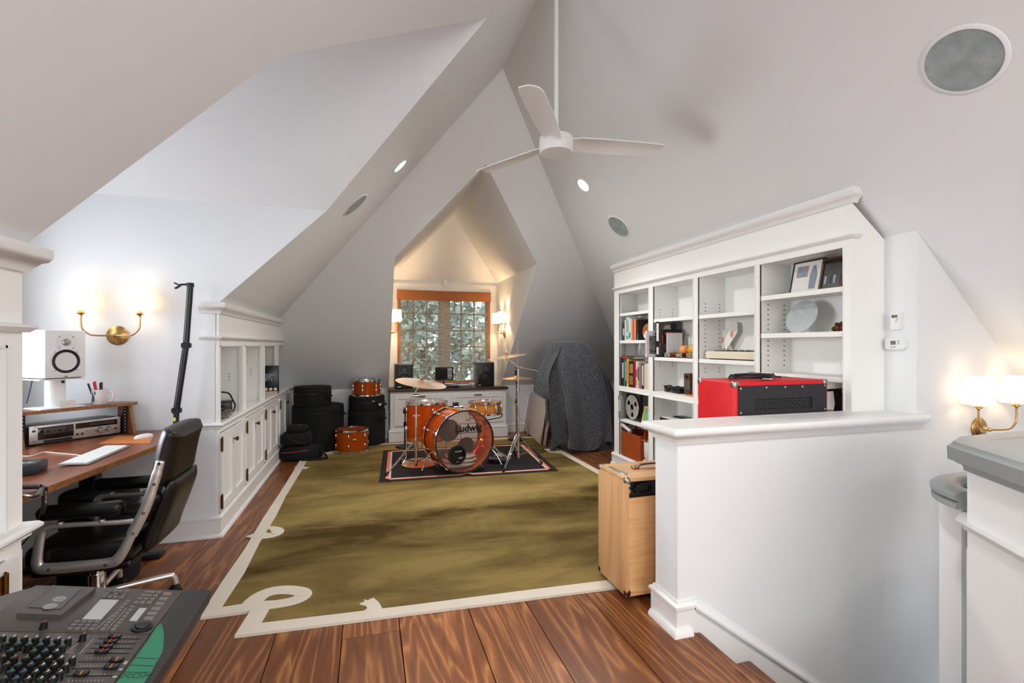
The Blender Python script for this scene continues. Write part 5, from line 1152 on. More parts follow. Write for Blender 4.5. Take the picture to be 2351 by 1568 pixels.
# ------------------------------------------------------------ leather office chair with cast aluminium frames
CYN, CYF = 2.50, 2.93
def S(x, y, yy_=CYN): return PY(60 + x * .2678, 960 + y * .2678, yy_)
ch = thing('office_chair', 'black leather office chair with polished aluminium frames', 'office chair', (-1.24, 2.75, 0))
def side_pts(l): return [(S(x, y).x, S(x, y).z) for x, y in l]
loop = side_pts([(940, 885), (800, 893), (620, 903), (400, 914), (220, 928), (160, 948), (132, 985), (112, 1080), (95, 1200), (100, 1262), (140, 1290), (300, 1282), (520, 1262), (700, 1242), (775, 1215), (830, 1140), (890, 1030), (950, 915)])
upr = side_pts([(905, 1000), (950, 915), (1010, 800), (1065, 660), (1105, 530), (1135, 430), (1152, 366)])
for y in (CYN, CYF):
    lr_ = [.011, .010, .010, .010, .012, .014, .015, .016, .018, .020, .022, .022, .021, .021, .022, .019, .017, .015]; lr4 = [lr_[i // 4] + (lr_[(i // 4 + 1) % 18] - lr_[i // 4]) * (i % 4) / 4 for i in range(72)]
    m_ = MB().tube(spline([(x, y, z) for x, z in loop], 4, closed=True), lr4, 12, closed=True, flat=(.7, 1.1)); m_.tube(spline([(x, y, z) for x, z in upr], 5), [.020] * 8 + [.019] * 8 + [.0175] * 8 + [.0155] * 6 + [.0135], 12, flat=(.8, 1.15))
    o = obj('side_frame', m_, 'alu', ch, world=True, ang=60)
    for q in ((210, 1290), (692, 1248), (927, 980), (1017, 806), (1107, 560), (1152, 386)):
        p = S(*q); s_ = -1 if y == CYN else 1; obj('bolt', MB().lathe([(.006, 0), (.006, .003), (.003, .003), (.0028, .001), (0, .001)], 12, T(p.x, y + s_ * .0125, p.z) @ RX(90 if s_ < 0 else -90)), 'satin', o, world=True)
    for q in ((290, 912), (648, 890)):
        p = S(*q); obj('arm_clip', MB().lathe([(.010, 0), (.013, .006), (.012, .012), (0, .014)], 12, T(p.x, y, p.z - .002)), 'alu', o, world=True)
    z = S(450, 800).z; x0, x1 = S(100, 800).x, S(840, 800).x
    ar = MB().box(x0, x1, y - .034, y + .034, z - .026, z + .034, .026, seg=4); ao = obj('arm_pad', ar, 'leather', ch, world=True, ang=60)
    ring_ = [(x, yy_, z + .010) for x, yy_ in rrect(x0 - .0005, x1 + .0005, y - .0345, y + .0345, .026, 5)]; obj('piping', MB().tube(ring_, .0022, 6, closed=True), 'leather', ao, world=True)
def pad(pts_front, thick, y0, y1, name, rnd=.045):
    # a cushion following a line in the side view, its back offset by the thickness, rounded towards both sides
    P = spline([Vector((S(*q).x, 0, S(*q).z)) for q in pts_front], 6); n = len(P); ny = 15; vs = []; fs = []
    for side in (0, 1):
        for i in range(n):
            d = (P[min(i + 1, n - 1)] - P[max(i - 1, 0)]).normalized(); nn = Vector((d.z, 0, -d.x)); t_ = i / (n - 1); e = min(1, min(t_, 1 - t_) * 7) ** .5
            for k in range(ny):
                u = k / (ny - 1) * 2 - 1; b_ = (1 - abs(u) ** 5) ** .5 * (.25 + .75 * e) if abs(u) < 1 else .0
                h = thick * .5 * max(.12, b_); q = P[i] + nn * (thick * .5 + (h if side else -h)); vs.append((q.x, (y0 + y1) / 2 + u * (y1 - y0) / 2 * (1 - .05 * (1 - e)), q.z))
    o2 = n * ny
    for i in range(n - 1):
        for k in range(ny - 1):
            a = i * ny + k; fs += [(a, a + 1, a + ny + 1, a + ny), (o2 + a, o2 + a + ny, o2 + a + ny + 1, o2 + a + 1)]
        for k in (0, ny - 1): a = i * ny + k; fs.append((a, a + ny, o2 + a + ny, o2 + a))
    for i in (0, n - 1):
        for k in range(ny - 1): a = i * ny + k; fs.append((a, a + 1, o2 + a + 1, o2 + a))
    return obj(name, MB().add(vs, fs), 'leather', ch, world=True, ang=70)
pad([(1002, 610), (1008, 500), (1035, 360), (1065, 230), (1100, 130), (1135, 75)], .095, CYN + .015, CYF - .015, 'upper_back_cushion')
pad([(850, 900), (890, 800), (950, 700), (1005, 620)], .095, CYN + .015, CYF - .015, 'lower_back_cushion')
pad([(905, 1180), (930, 1060), (1000, 880), (1060, 730), (1120, 560)], .07, CYN + .03, CYF - .03, 'back_shell')
zs = S(500, 1090).z; x0, x1 = S(-70, 1100).x, S(900, 1100).x
st_ = MB().box(x0, x1, CYN + .015, CYF - .015, zs - .10, zs, .035, seg=4); so_ = obj('seat_cushion', st_, 'leather', ch, world=True, ang=60)
obj('seat_shell', MB().box(x0 + .02, x1 - .01, CYN + .03, CYF - .03, zs - .135, zs - .095, .015, seg=3), 'leather', ch, world=True)
ccx, ccy = -1.235, 2.76
obj('column', MB().cyl((ccx, ccy, .10), (ccx, ccy, zs - .13), .027).cyl((ccx, ccy, .10), (ccx, ccy, .22), .034).cyl((ccx - .05, ccy - .03, zs - .15), (ccx - .05, ccy - .015, zs - .15), .018), 'chrome', ch, world=True)
for a in (27, 97, 169, 241, 313):
    d = Vector((math.cos(R(a)), math.sin(R(a)), 0)); c0 = Vector((ccx, ccy, .125)); e = c0 + d * .30 + Vector((0, 0, -.015))
    o = obj('base_leg', MB().tube(spline([c0, c0 + d * .26 + Vector((0, 0, -.010)), e + Vector((0, 0, -.005)), e + d * .012 + Vector((0, 0, -.045))], 6), .014, 10), 'alu', ch, world=True)
    sdv = Vector((-d.y, d.x, 0)); cw_ = e + d * .01; w_ = MB()
    for s_ in (-1, 1): w_.cyl(Vector((cw_.x, cw_.y, .0275)) + sdv * (s_ * .006), Vector((cw_.x, cw_.y, .0275)) + sdv * (s_ * .024), .027, seg=20)
    obj('caster', w_, 'satin', o, world=True)

# ------------------------------------------------------------ cassette multitrack console in the foreground
CO = Vector((-.385, 1.360, .690)); cu_ = Vector((-.325, 0, .060)).normalized(); cv_ = Vector((0, -1, 0)); cn_ = cu_.cross(cv_)
cm4 = frame(CO, cu_, cv_); cmi = cm4.inverted()
def UV(px, py, h=0): q = cmi @ PN(px, py, CO + cn_ * h, cn_); return q.x, q.y
con = thing('recording_console', 'dark cassette multitrack recorder with rows of knobs and faders', 'recording console', M4=cm4)
panel = mat('console panel', '4b4542', .38, noise=.15, nscale=6); panel2 = mat('console palm rest', '2c2a2b', .5, noise=.2, nscale=4)
CL = .62
obj('body', MB().prism([(.0, .0), (.0, -.07), (.47, -.13), (.47, -.05), (.345, .0)][::1], 0, CL, M4=Matrix(((1, 0, 0, 0), (0, 0, 1, 0), (0, 1, 0, 0), (0, 0, 0, 1)))), panel, con, smooth=False)
uf = UV(418, 1362)[0]
obj('palm_rest', MB().box(-.012, uf - .001, -.004, CL, -.03, .005, .005), panel2, con)
sv = UV(300, 1457)[1]
obj('top_panel', MB().box(uf + .001, .345, .0, sv - .001, -.004, .003, .001), panel, con); obj('mixer_panel', MB().box(uf + .001, .345, sv + .001, CL, -.004, .003, .001), panel, con)
H0 = .003
def quad_box(name, px, h0, h1, m, inset=0, parent=con):
    o = obj(name, MB().prism([UV(x, y) for x, y in px], h0, h1), m, parent, smooth=False); return o
lidq = [(118, 1356), (219, 1360), (138, 1425), (36, 1421)]
cl = quad_box('cassette_lid', lidq, H0, H0 + .009, panel)
quad_box('cassette_window', [(129, 1362), (184, 1365), (136, 1412), (62, 1408)], H0 + .009, H0 + .0105, mat('smoked window', '4a4644', .12), parent=cl)
for q in ((133, 1390), (112, 1407)): u, v = UV(*q); obj('reel_hub', MB().lathe([(.012, 0), (.012, .0008), (.005, .0008), (.004, .0002), (0, .0002)], 24, T(u, v, H0 + .0106)), mat('pale hub', '8b8884', .5), cl)
quad_box('lcd_screen', [(230, 1381), (272, 1382), (231, 1427), (188, 1426)], H0, H0 + .002, mat('grey lcd', 'a9aca9', .25)); quad_box('lcd_screen', [(319, 1401), (336, 1401), (313, 1430), (296, 1429)], H0, H0 + .002, _M['grey lcd'])
btn = mat('console button', '6f6a66', .5); prt = mat('white print line', 'b9b4ae', .6); redp = mat('red mark', 'e03030', .5)
bmesh_ = mesh_of('button', MB().box(-.5, .5, -.5, .5, 0, .004), btn, smooth=False)
def button(px, py, a, b_, name='button', me=None):
    u, v = UV(px, py); o = bpy.data.objects.new(name, me or bmesh_); COL.objects.link(o); o.parent = con; o.matrix_basis = T(u, v, H0) @ Matrix.Diagonal((a, b_, 1, 1)); return o
def rows(x0, y0, x1, y1, n): return [(x0 + (x1 - x0) * i / max(1, n - 1), y0 + (y1 - y0) * i / max(1, n - 1)) for i in range(n)]
for a, c in (((338, 1364), (312, 1388)), ((349, 1365), (326, 1388)), ((363, 1365), (342, 1388))):
    for q in rows(*a, *c, 4): button(*q, .010, .007)
for q in rows(292, 1386, 235, 1450, 10): button(*q, .008, .006)
for q in rows(303, 1399, 259, 1451, 8): button(*q, .008, .006)
for y0, n in ((1361, 4), (1368, 3), (1374, 4)):
    for q in rows(250 - (y0 - 1361) * .9, y0, 290 - (y0 - 1361) * .9, y0 + 2, n): button(*q, .008, .005)
for y0 in (1433, 1441, 1449):
    for q in rows(176 - (y0 - 1433) * 1.0, y0, 222 - (y0 - 1433) * .8, y0 + 1, 4): button(*q, .009, .005)
for q in rows(383, 1369, 340, 1426, 6): button(*q, .017, .0125)
u, v = UV(383, 1369); obj('record_dot', MB().lathe([(.003, 0), (.003, .0006), (0, .0006)], 12, T(u, v, H0 + .004)), redp, con)
u, v = UV(325, 1445); obj('jog_wheel', MB().lathe([(.019, 0), (.0185, .004), (.0135, .0042), (.013, .002), (.012, .002), (.0115, .006), (0, .0055)], 32, T(u, v, H0)), 'satin', con)
def knob_(px, py, colr, r=.0062, h=.013):
    u, v = UV(px, py, .010); k = obj('knob', MB().lathe([(r * 1.15, 0), (r, .003), (r * .88, h), (r * .7, h + .0006), (0, h + .0006)], 14, T(u, v, H0)), 'satin', con)
    obj('pointer', MB().box(-r * .15, r * .15, -r * .95, 0, h + .0005, h + .0012, M4=T(u, v, H0)), mat('pointer ' + colr, {'w': 'cfc9c0', 'b': '2f7fb5', 'g': '2f8a5a', 'o': 'b0702a', 'r': 'c03030'}[colr], .5), k)
knob_(101, 1435, 'r', .0065); knob_(190, 1463, 'o', .006)
s8 = lambda x, y: (x * .1191, 1420 + y * .1191)
for row in ([(40, 410, 'w'), (245, 420, 'w'), (465, 430, 'w'), (680, 430, 'w'), (890, 440, 'w'), (1100, 455, 'w'), (1305, 455, 'w')], [(100, 540, 'g'), (330, 550, 'g'), (545, 560, 'g'), (765, 570, 'g'), (980, 580, 'g'), (1190, 590, 'g')],
            [(185, 680, 'b'), (635, 690, 'g'), (855, 690, 'b'), (1070, 695, 'w')], [(35, 800, 'o'), (260, 810, 'o'), (485, 820, 'g'), (715, 820, 'b'), (935, 825, 'w'), (1160, 830, 'w'), (1385, 830, 'w')],
            [(115, 945, 'o'), (340, 955, 'g'), (575, 955, 'b'), (805, 965, 'w'), (1030, 965, 'w'), (1255, 965, 'w')], [(195, 1090, 'g'), (435, 1090, 'b'), (670, 1095, 'w'), (895, 1100, 'w'), (1140, 1100, 'w')],
            [(60, 1225, 'g'), (290, 1225, 'b'), (520, 1230, 'w'), (770, 1230, 'w'), (1000, 1230, 'w')]):
    for x, y, c in row: knob_(*s8(x, y), c)
ln = MB()
def pline(a, c, w=.0009):
    a = Vector(UV(*a)); c = Vector(UV(*c)); d = (c - a); nn = Vector((-d.y, d.x)).normalized() * w / 2
    q = [a + nn, c + nn, c - nn, a - nn]; ln.add([(p.x, p.y, H0 + .0002) for p in q], [(0, 1, 2, 3)])
for a, c in (((0, 1471), (196, 1473)), ((0, 1501), (166, 1502)), ((205, 1462), (60, 1568)), ((291, 1386), (218, 1449)), ((290, 1399), (243, 1451)), ((214, 1470), (181, 1506))): pline(a, c)
for y, x0, x1 in ((1465, 246, 311), (1476, 236, 303), (1487, 225, 294), (1498, 214, 284), (1513, 200, 275), (1531, 186, 250), (1550, 170, 240), (1565, 158, 235)):
    for k in range(10): x = x0 + (x1 - x0) * k / 9; pline((x, y), (x - 2, y + 3), .0008)
ln_o = obj('printed_lines', ln, prt, con, smooth=False); ln_o['kind'] = 'stuff'
slot = mesh_of('fader_slot', MB().box(-.5, .5, -.0016, .0016, 0, .0004), 'black', smooth=False)
capm = mesh_of('fader_cap', MB().prism([(-.011, 0), (.011, 0), (.010, .006), (.004, .003), (-.004, .003), (-.010, .006)], -.0045, .0045, M4=Matrix(((1, 0, 0, 0), (0, 0, 1, 0), (0, 1, 0, 0), (0, 0, 0, 1)))), 'satin', smooth=False)
lnr = mesh_of('fader_line', MB().box(-.0006, .0006, -.0048, .0048, .003, .0046), redp, smooth=False); lno = mesh_of('fader_line', MB().box(-.0006, .0006, -.0048, .0048, .003, .0046), mat('orange mark', 'd98a2e', .5), smooth=False)
for (xa, ya), (xb, yb), xc_, red_ in (((226, 1469), (322, 1471), 261, 1), ((216, 1480), (312, 1482), 251, 1), ((206, 1491), (304, 1493), 242, 1), ((195, 1502), (295, 1505), 232, 1), ((180, 1522), (284, 1524), 266, 0), ((165, 1538), (268, 1540), 253, 0), ((150, 1555), (258, 1557), 184, 0)):
    A2 = Vector(UV(xa, ya)); B2 = Vector(UV(xb, yb)); mid = (A2 + B2) / 2; o = bpy.data.objects.new('fader_slot', slot); COL.objects.link(o); o.parent = con; o.matrix_basis = T(mid.x, mid.y, H0) @ Matrix.Diagonal(((B2 - A2).length, 1, 1, 1))
    f_ = (xc_ - xa) / (xb - xa); q = A2.lerp(B2, f_); o = bpy.data.objects.new('fader_cap', capm); COL.objects.link(o); o.parent = con; o.matrix_basis = T(q.x, q.y, H0 + .002)
    o2 = bpy.data.objects.new('fader_line', lnr if red_ else lno); COL.objects.link(o2); o2.parent = o
tape = mat('green masking tape', '2f7a5c', .7, noise=.15, nscale=20); tp = [(366, 1437), (372, 1444), (375, 1460), (374, 1490), (371, 1505), (356, 1530), (345, 1552), (334, 1568), (325, 1580), (262, 1580), (285, 1550), (309, 1518), (335, 1482), (356, 1448)]
to = quad_box('tape_strip', tp, .0045, .0062, tape)
for a, c in (((308, 1518), (360, 1520)), ((296, 1535), (351, 1537)), ((284, 1551), (341, 1552))):
    A2 = Vector(UV(*a)); B2 = Vector(UV(*c)); d = B2 - A2; obj('pen_line', MB().box(0, d.length, -.0008, .0008, .0062, .0064, M4=T(A2.x, A2.y, 0) @ RZ(math.degrees(math.atan2(d.y, d.x)))), 'satin', to, smooth=False)
u, v = UV(312, 1560); text('pen_lettering', 'XOX', .018, mat('pencil', '2c4a3c', .7), to, T(u, v, .0063) @ RZ(180), sx=1.2)
for i, q in enumerate(((287, 1525), (275, 1541), (262, 1558))): u, v = UV(*q); text('channel_number', ['10', '9', '8'][i], .010, prt, con, T(u, v, H0 + .0004) @ RZ(90))
vt = MB()
for k in range(9): vt.box(.36, .44, .05 + k * .007, .053 + k * .007, -.0, .0006, M4=T(0, 0, .0) )
st_ = thing('console_stand', 'black stand carrying the recording console', 'stand', (-.58, 1.08, 0))
obj('column', MB().box(-.03, .03, -.03, .03, .03, .60, .004), 'satin', st_); obj('base', MB().box(-.18, .16, -.20, .12, .0, .03, .006), 'satin', st_); obj('top_plate', MB().box(-.15, .15, -.20, .15, .565, .60, .004), 'satin', st_)
pg = obj('paper_sheet', MB().box(-.10, .10, -.14, .14, 0, .002), 'paper', smooth=False); q = PZ(80, 1348, .30); pg.location = (-1.10, 1.98, .301); pg.rotation_euler = (0, 0, R(12)); tag(pg, 'white printed sheet lying on a low stack beyond the console', 'paper')
bx_ = thing('storage_box', 'low black box under the papers beside the chair', 'box', (-1.12, 1.98, 0)); obj('body', MB().box(-.13, .15, -.17, .17, 0, .27, .005), 'black', bx_); obj('lid', MB().box(-.135, .155, -.175, .175, .27, .30, .004), 'satin', bx_)
# ------------------------------------------------------------ things on the window cabinet
WZ = .706
def studio_monitor(label, px0, px1, y, ang):
    a = PY(px0, 860, y); c = PY(px1, 860, y); w_ = c.x - a.x; h_ = w_ * 1.42; t = thing('monitor_speaker', label, 'speaker', ((a.x + c.x) / 2, y, WZ), ang, group='black studio monitors on the window cabinet')
    grey = mat('monitor cabinet', '3c4446', .4); face = mat('monitor face', '15181b', .35)
    obj('cabinet', MB().box(-w_ / 2, w_ / 2, 0, .24, 0, h_, .012), grey, t); obj('baffle', MB().box(-w_ / 2 + .012, w_ / 2 - .012, -.006, .004, .012, h_ - .012, .004), face, t)
    o = obj('waveguide', MB().lathe([(.050, 0), (.048, .004), (.02, -.010), (0, -.010)], 32, T(0, -.006, h_ * .77) @ RX(90)), face, t); obj('tweeter', MB().lathe([(.016, 0), (.012, .005), (0, .007)], 18, T(0, .002, h_ * .77) @ RX(90)), 'steel', o)
    o = obj('woofer_frame', MB().lathe([(.096, 0), (.094, .006), (.084, .006), (.082, .0)], 40, T(0, -.006, h_ * .36) @ RX(90)), 'satin', t); obj('woofer_cone', MB().lathe([(.083, .002), (.076, .006), (.070, .002), (.03, -.022), (.024, -.016), (0, -.012)], 36, T(0, -.006, h_ * .36) @ RX(90)), 'satin', o)
    obj('badge', MB().lathe([(.009, 0), (.009, .002), (0, .002)], 18, T(-w_ / 2 + .035, -.006, .028) @ RX(90)), 'white', t)
    return t
s1 = studio_monitor('black studio monitor with a green strip left of the window', 908, 949, 6.72, 2)
obj('indicator_strip', MB().box(-.08, -.045, -.0075, -.006, .025, .034), mat('green strip', '7fc24a', .5, emit=.3), s1, smooth=False)
studio_monitor('black studio monitor by the right sconce', 1096, 1135, 6.72, -2)
q = PY(1019, 876, 6.80)
t = thing('powered_speaker', 'small black speaker with a knob panel on a short stand', 'speaker', (q.x, 6.80, WZ), -6)
obj('stand', MB().cyl((0, .05, 0), (0, .05, .10), .010).box(-.06, .06, -.01, .10, 0, .008, .002), 'satin', t)
obj('case', MB().prism([(-.12, -.02), (-.10, -.035), (.11, -.035), (.13, -.02), (.12, .12), (-.11, .12)], .10, .285), 'satin', t)
obj('grille', MB().box(-.105, .045, -.042, -.034, .118, .268, .004), mat('black grille', '0c0c0d', .8, bump=.8, bscale=700), t)
obj('control_panel', MB().box(.05, .112, -.039, -.034, .115, .272, .002), 'greyrail', t)
for i in range(3):
    for k in range(4): obj('knob', MB().lathe([(.006, 0), (.005, .008), (0, .009)], 10, T(.062 + i * .019, -.039, .135 + k * .032) @ RX(90)), 'black' if k != 1 else 'white', t)
q = PY(1014, 893, 6.72)
t = thing('synthesizer', 'flat black synthesizer with a dark panel on the window cabinet', 'synthesizer', (q.x + .12, 6.70, WZ), -3)
obj('case', MB().box(-.30, .12, -.03, .16, 0, .035, .004), 'satin', t); obj('panel', MB().box(-.28, .10, .03, .15, .035, .040, .001), 'glassdark', t)
for i in range(9): obj('knob', MB().lathe([(.008, 0), (.007, .012), (0, .012)], 10, T(-.25 + i * .04, .09, .04)), 'greyrail', t)
t = thing('drum_machine', 'grey drum machine with pale pads beside the synthesizer', 'drum machine', (PY(1064, 880, 6.72).x, 6.72, WZ), -3)
obj('case', MB().prism([(-.02, 0), (.16, 0), (.16, .055), (-.02, .030)], -.13, .13, M4=Matrix(((0, 0, 1, 0), (1, 0, 0, 0), (0, 1, 0, 0), (0, 0, 0, 1)))), mat('grey case', '50545a', .45), t)
for r_ in range(2):
    for c in range(8): obj('pad', MB().box(-.10 + c * .020, -.085 + c * .020, .0, .018, 0, .004, M4=T(0, .02 + r_ * .03, .034 + r_ * .0042)), 'white', t)
obj('display', MB().box(-.09, .09, .10, .13, .048, .053), 'glassdark', t)
t = obj('cable_tangle', MB().tube(spline([(.0 + .08 * math.sin(i * 2.1), .05 * math.cos(i * 1.7), .006 + .022 * abs(math.sin(i * 1.3))) for i in range(16)], 5), .004, 6), mat('light cable', '9aa3b5', .5)); t.location = (PY(960, 890, 6.72).x, 6.76, WZ); tag(t, 'tangle of pale cables between the monitors', 'cables')
a = Vector((1.80, 6.80, WZ + .004)); t = obj('power_cable', MB().tube(spline([a + Vector((-.12, .05, 0)), a, Vector((X2 + .035, 6.68, WZ + .002)), Vector((X2 + .06, 6.63, .60)), Vector((X2 + .10, 6.60, .40)), Vector((2.12, 6.50, .20)), Vector((2.16, 6.5, RZt + .004))], 6), .003, 6), 'white'); tag(t, 'white cable falling from the window cabinet', 'cable')

# ------------------------------------------------------------ niche things in the left cupboard
NZ = .7735
def NP(px, py, d=.10): return PX(px, py, XC - d)
q = NP(520, 935); cam_m = 'satin'
def camera(label, x, y, z, rz, w_, h_, l_):
    t = thing('camera', label, 'camera', (x, y, z), rz, group='old cameras in the cupboard niche')
    obj('body', MB().box(-w_ / 2, w_ / 2, -.022, .022, 0, h_, .006), cam_m, t); obj('lens', MB().lathe([(.024, 0), (.026, l_ * .4), (.022, l_), (.016, l_), (.014, l_ - .006), (0, l_ - .008)], 20, T(0, -.022, h_ * .45) @ RX(90)), 'steel', t); obj('prism_housing', MB().box(-.022, .022, -.018, .018, h_, h_ + .018, .005), 'black', t); obj('dial', MB().lathe([(.008, 0), (.008, .006), (0, .006)], 12, T(w_ * .35, 0, h_)), 'steel', t)
y_ = lambda px: NP(px, 950).y
camera('black camera with a long lens at the front of the niche', XC - .055, 3.86, NZ, 75, .13, .075, .06)
camera('silver-lensed camera further back in the niche', XC - .060, 4.02, NZ, 80, .12, .07, .045)
t = thing('camera_bag', 'black strap-handled camera case in the niche', 'camera case', (XC - .115, 4.20, NZ), 10); obj('body', MB().box(-.08, .08, -.06, .06, 0, .10, .015), 'leather', t); obj('strap', MB().tube(spline([(-.07, -.03, .10), (-.03, 0, .16), (.05, .02, .155), (.08, .04, .10), (.10, -.02, .06), (.09, -.08, .02)], 6), .006, 6), 'leather', t); obj('clasp', MB().box(.078, .084, -.015, .015, .05, .08), 'steel', t)
t = thing('tape_box', 'dark green boxes stacked on the near edge of the niche', 'box', (XC - .16, 3.80, NZ + .112)); t.location = (XC - .165, 4.07, NZ)
obj('lower_box', MB().box(-.06, .06, -.045, .04, 0, .12, .003), 'black', t); obj('upper_box', MB().box(-.06, .055, -.04, .04, .121, .185, .004), mat('green box', '1f4a42', .4), t)
t = thing('boxed_book', 'black boxed book with blue lettering standing in the niche', 'box', (XC - .108, 5.74, NZ))
obj('case', MB().box(-.145, .145, 0, .07, 0, .305, .003), 'satin', t)
bl_ = mat('blue grey print', '7fa3b3', .5)
for i, s_ in enumerate(('SUPER-SIZED', 'VOLUME', 'LIBRARY II')): text('cover_lettering', s_, .034, bl_, t, T(.01, -.0008, .205 - i * .026) @ RX(90), sx=1.05, bold=.001)
for i in range(6): obj('printed_disc', MB().lathe([(.017, 0), (.017, .001), (0, .001)], 16, T(-.11 + i * .046, 0, .052) @ RX(90)), 'offwhite', t)
obj('base_strip', MB().box(-.14, .145, -.012, 0, 0, .03), mat('pale wood strip', 'c9b2a0', .5), t)

# ------------------------------------------------------------ books and things in the bookcase
def BP(px, py, d=.0): return PX(px, py, XB + d)
c5 = lambda x, y: (1400 + x * .1658, 640 + y * .1658)
def book(label, y0, y1, z0, h, d=.19, x0=.012, col='204060', band=None, group='books on the bookcase shelves', tilt=0):
    y0, y1 = min(y0, y1), max(y0, y1); t = thing('book', label, 'book', (XB + x0, (y0 + y1) / 2, z0 + .0005), group=group); w_ = (y1 - y0) - .002; m_ = mat('book ' + col, col, .5)
    c = MB().box(0, .004, -w_ / 2, w_ / 2, 0, h, .001).box(.002, d, -w_ / 2, -w_ / 2 + .003, 0, h).box(.002, d, w_ / 2 - .003, w_ / 2, 0, h); obj('cover', c, m_, t, smooth=False)
    obj('pages', MB().box(.004, d - .004, -w_ / 2 + .003, w_ / 2 - .003, .004, h - .004), 'paper', t, smooth=False)
    if band:
        for k, (f0, f1, bc_) in enumerate(band): obj('spine_print', MB().box(-.0006, .0002, -w_ * .36, w_ * .36, h * f0, h * f1), mat('print ' + bc_, bc_, .5), t, smooth=False)
    return t
def row_books(specs, z, d=.19, x0=.012):
    for l, a, c, top_, col, band in specs:
        A_ = BP(*c5(a, 800), x0).y; C_ = BP(*c5(c, 800), x0).y; zt = BP(*c5((a + c) / 2, top_), x0).z; book(l, A_, C_, z, max(.08, zt - z), d, x0, col, band)
row_books([
    ('short navy book on the upper book shelf', 178, 204, 620, '1c2b52', [(.3, .7, 'b9bfc9')]), ('thin white book beside the navy one', 205, 224, 572, 'd9d6d0', None),
    ('tall white book with green and blue spine print', 226, 260, 535, 'cfd8cc', [(.05, .2, '49b06a'), (.35, .9, '7aa9a0')]), ('white book with a teal foot on the upper shelf', 262, 290, 548, 'd8d3cc', [(.1, .35, '35849a')]),
    ('slim pale grey book between white and orange', 291, 311, 560, 'b9b5b2', None), ('dark orange book on the upper shelf', 312, 336, 578, 'd8562a', None), ('bright orange book on the upper shelf', 337, 362, 560, 'ec8b33', None),
    ('slim black book beside the orange books', 363, 378, 565, '161616', None), ('black book with a thin blue edge', 379, 394, 570, '20262c', [(.0, .3, '3f7fb0')])], 1.351)
def cover_book(label, a, c, top_, z, d, x0, col, band, face, z0=None):
    A_ = BP(*c5(a, 800), x0).y; C_ = BP(*c5(c, 800), x0).y; zt = BP(*c5((a + c) / 2, top_), x0).z; h = zt - z; t = book(label, A_, C_, z, h, d, x0, col, band)
    w_ = abs(A_ - C_) - .002; M_ = T(0, -w_ / 2, 0)
    for nm, u0, u1, v0, v1, m_ in face: obj(nm, MB().box(d * u0, d * u1, -.0008, .0004, h * v0, h * v1, M4=M_), m_, t, smooth=False)
    return t, h, w_
cover_book('black book with a pale picture on its cover on the upper shelf', 385, 397, 568, 1.351, .20, .03, '121213', None, [('cover_picture', .22, .72, .25, .75, 'offwhite')])
t = thing('wooden_clock', 'round orange-brown wooden clock on the upper shelf', 'clock', (XB + .03, BP(*c5(478, 800), .02).y - .02, 1.3515)); obj('case', MB().lathe([(0, 0), (.075, 0), (.08, .01), (.08, .03), (.07, .04), (0, .04)], 36, T(.04, 0, .081) @ RY(-90)), mat('orange wood', 'a85a22', .4), t); obj('dial', MB().lathe([(.026, 0), (.026, .003), (.02, .003), (.018, .001), (0, .001)], 24, T(-.0, .02, .045) @ RY(-90)), 'offwhite', t)
t = obj('small_card', MB().box(0, .003, -.03, .03, 0, .19, M4=RY(4)), 'white'); t.location = (XB + .10, BP(*c5(150, 700), .1).y, 1.3515); tag(t, 'tall white card at the far end of the upper shelf', 'card'); obj('card_mark', MB().box(-.001, .0, -.006, .006, .14, .165, M4=RY(4)), 'satin', t)
row_books([
    ('blue book with pale spine letters on the counter shelf', 92, 119, 1090, '2c5a8c', [(.35, .9, '9fb6c8'), (.1, .2, 'b5543f')]), ('wide navy book on the counter shelf', 120, 166, 1086, '16264a', None), ('black book with white title beside the navy book', 167, 194, 1106, '1a1a1a', [(.3, .85, 'c9c4ba')]),
    ('teal book on the counter shelf', 195, 211, 1112, '3f7c78', None), ('black book with white spine letters by the teal book', 212, 227, 1112, '141414', [(.2, .9, 'bfbab2')]), ('tan yellow book on the counter shelf', 228, 262, 1110, 'c9a455', [(.1, .9, 'b18c40')]),
    ('black-and-brown photo spine book on the counter shelf', 263, 332, 1146, '221a18', [(.55, .9, 'a8744c'), (.1, .45, '9b6742')]), ('red book on the counter shelf', 334, 361, 1146, 'c01a26', [(.1, .9, 'a01018')]), ('white book with coloured spots on the counter shelf', 362, 384, 1140, 'd6d3d0', [(.1, .3, 'e0b030'), (.4, .7, 'b02020')]),
    ('grey book with black title beside the mauve one', 385, 406, 1150, 'b8b5b2', [(.3, .8, '2a2a2a')]), ('mauve book on the counter shelf', 407, 440, 1182, '8f6d68', None), ('dark brown book with white letters on the counter shelf', 441, 472, 1182, '2a2422', [(.15, .95, 'c5bfb8')]), ('cream worn book on the counter shelf', 474, 500, 1180, 'd4c5ad', None), ('second cream worn book at the end of the row', 501, 538, 1176, 'd9cbb5', None)], CT + .0005)
z_ = BP(*c5(250, 1085), .05).z + .012
t = thing('book', 'flat book with red script lying on top of the counter shelf books', 'book', (XB + .02, BP(*c5(255, 1060), .05).y, 0)); t.location.z = 1.157
obj('cover', MB().box(0, .17, -.16, .16, 0, .004).box(0, .17, -.16, .16, .024, .028).box(0, .004, -.16, .16, 0, .028), mat('patterned cover', '8b8078', .5, noise=.8, nscale=30, col2='2a2422'), t, smooth=False); obj('pages', MB().box(.004, .166, -.156, .156, .004, .024), 'paper', t, smooth=False)
obj('spine_print', MB().box(-.0008, .0, -.03, .09, .006, .022), redp, t, smooth=False)
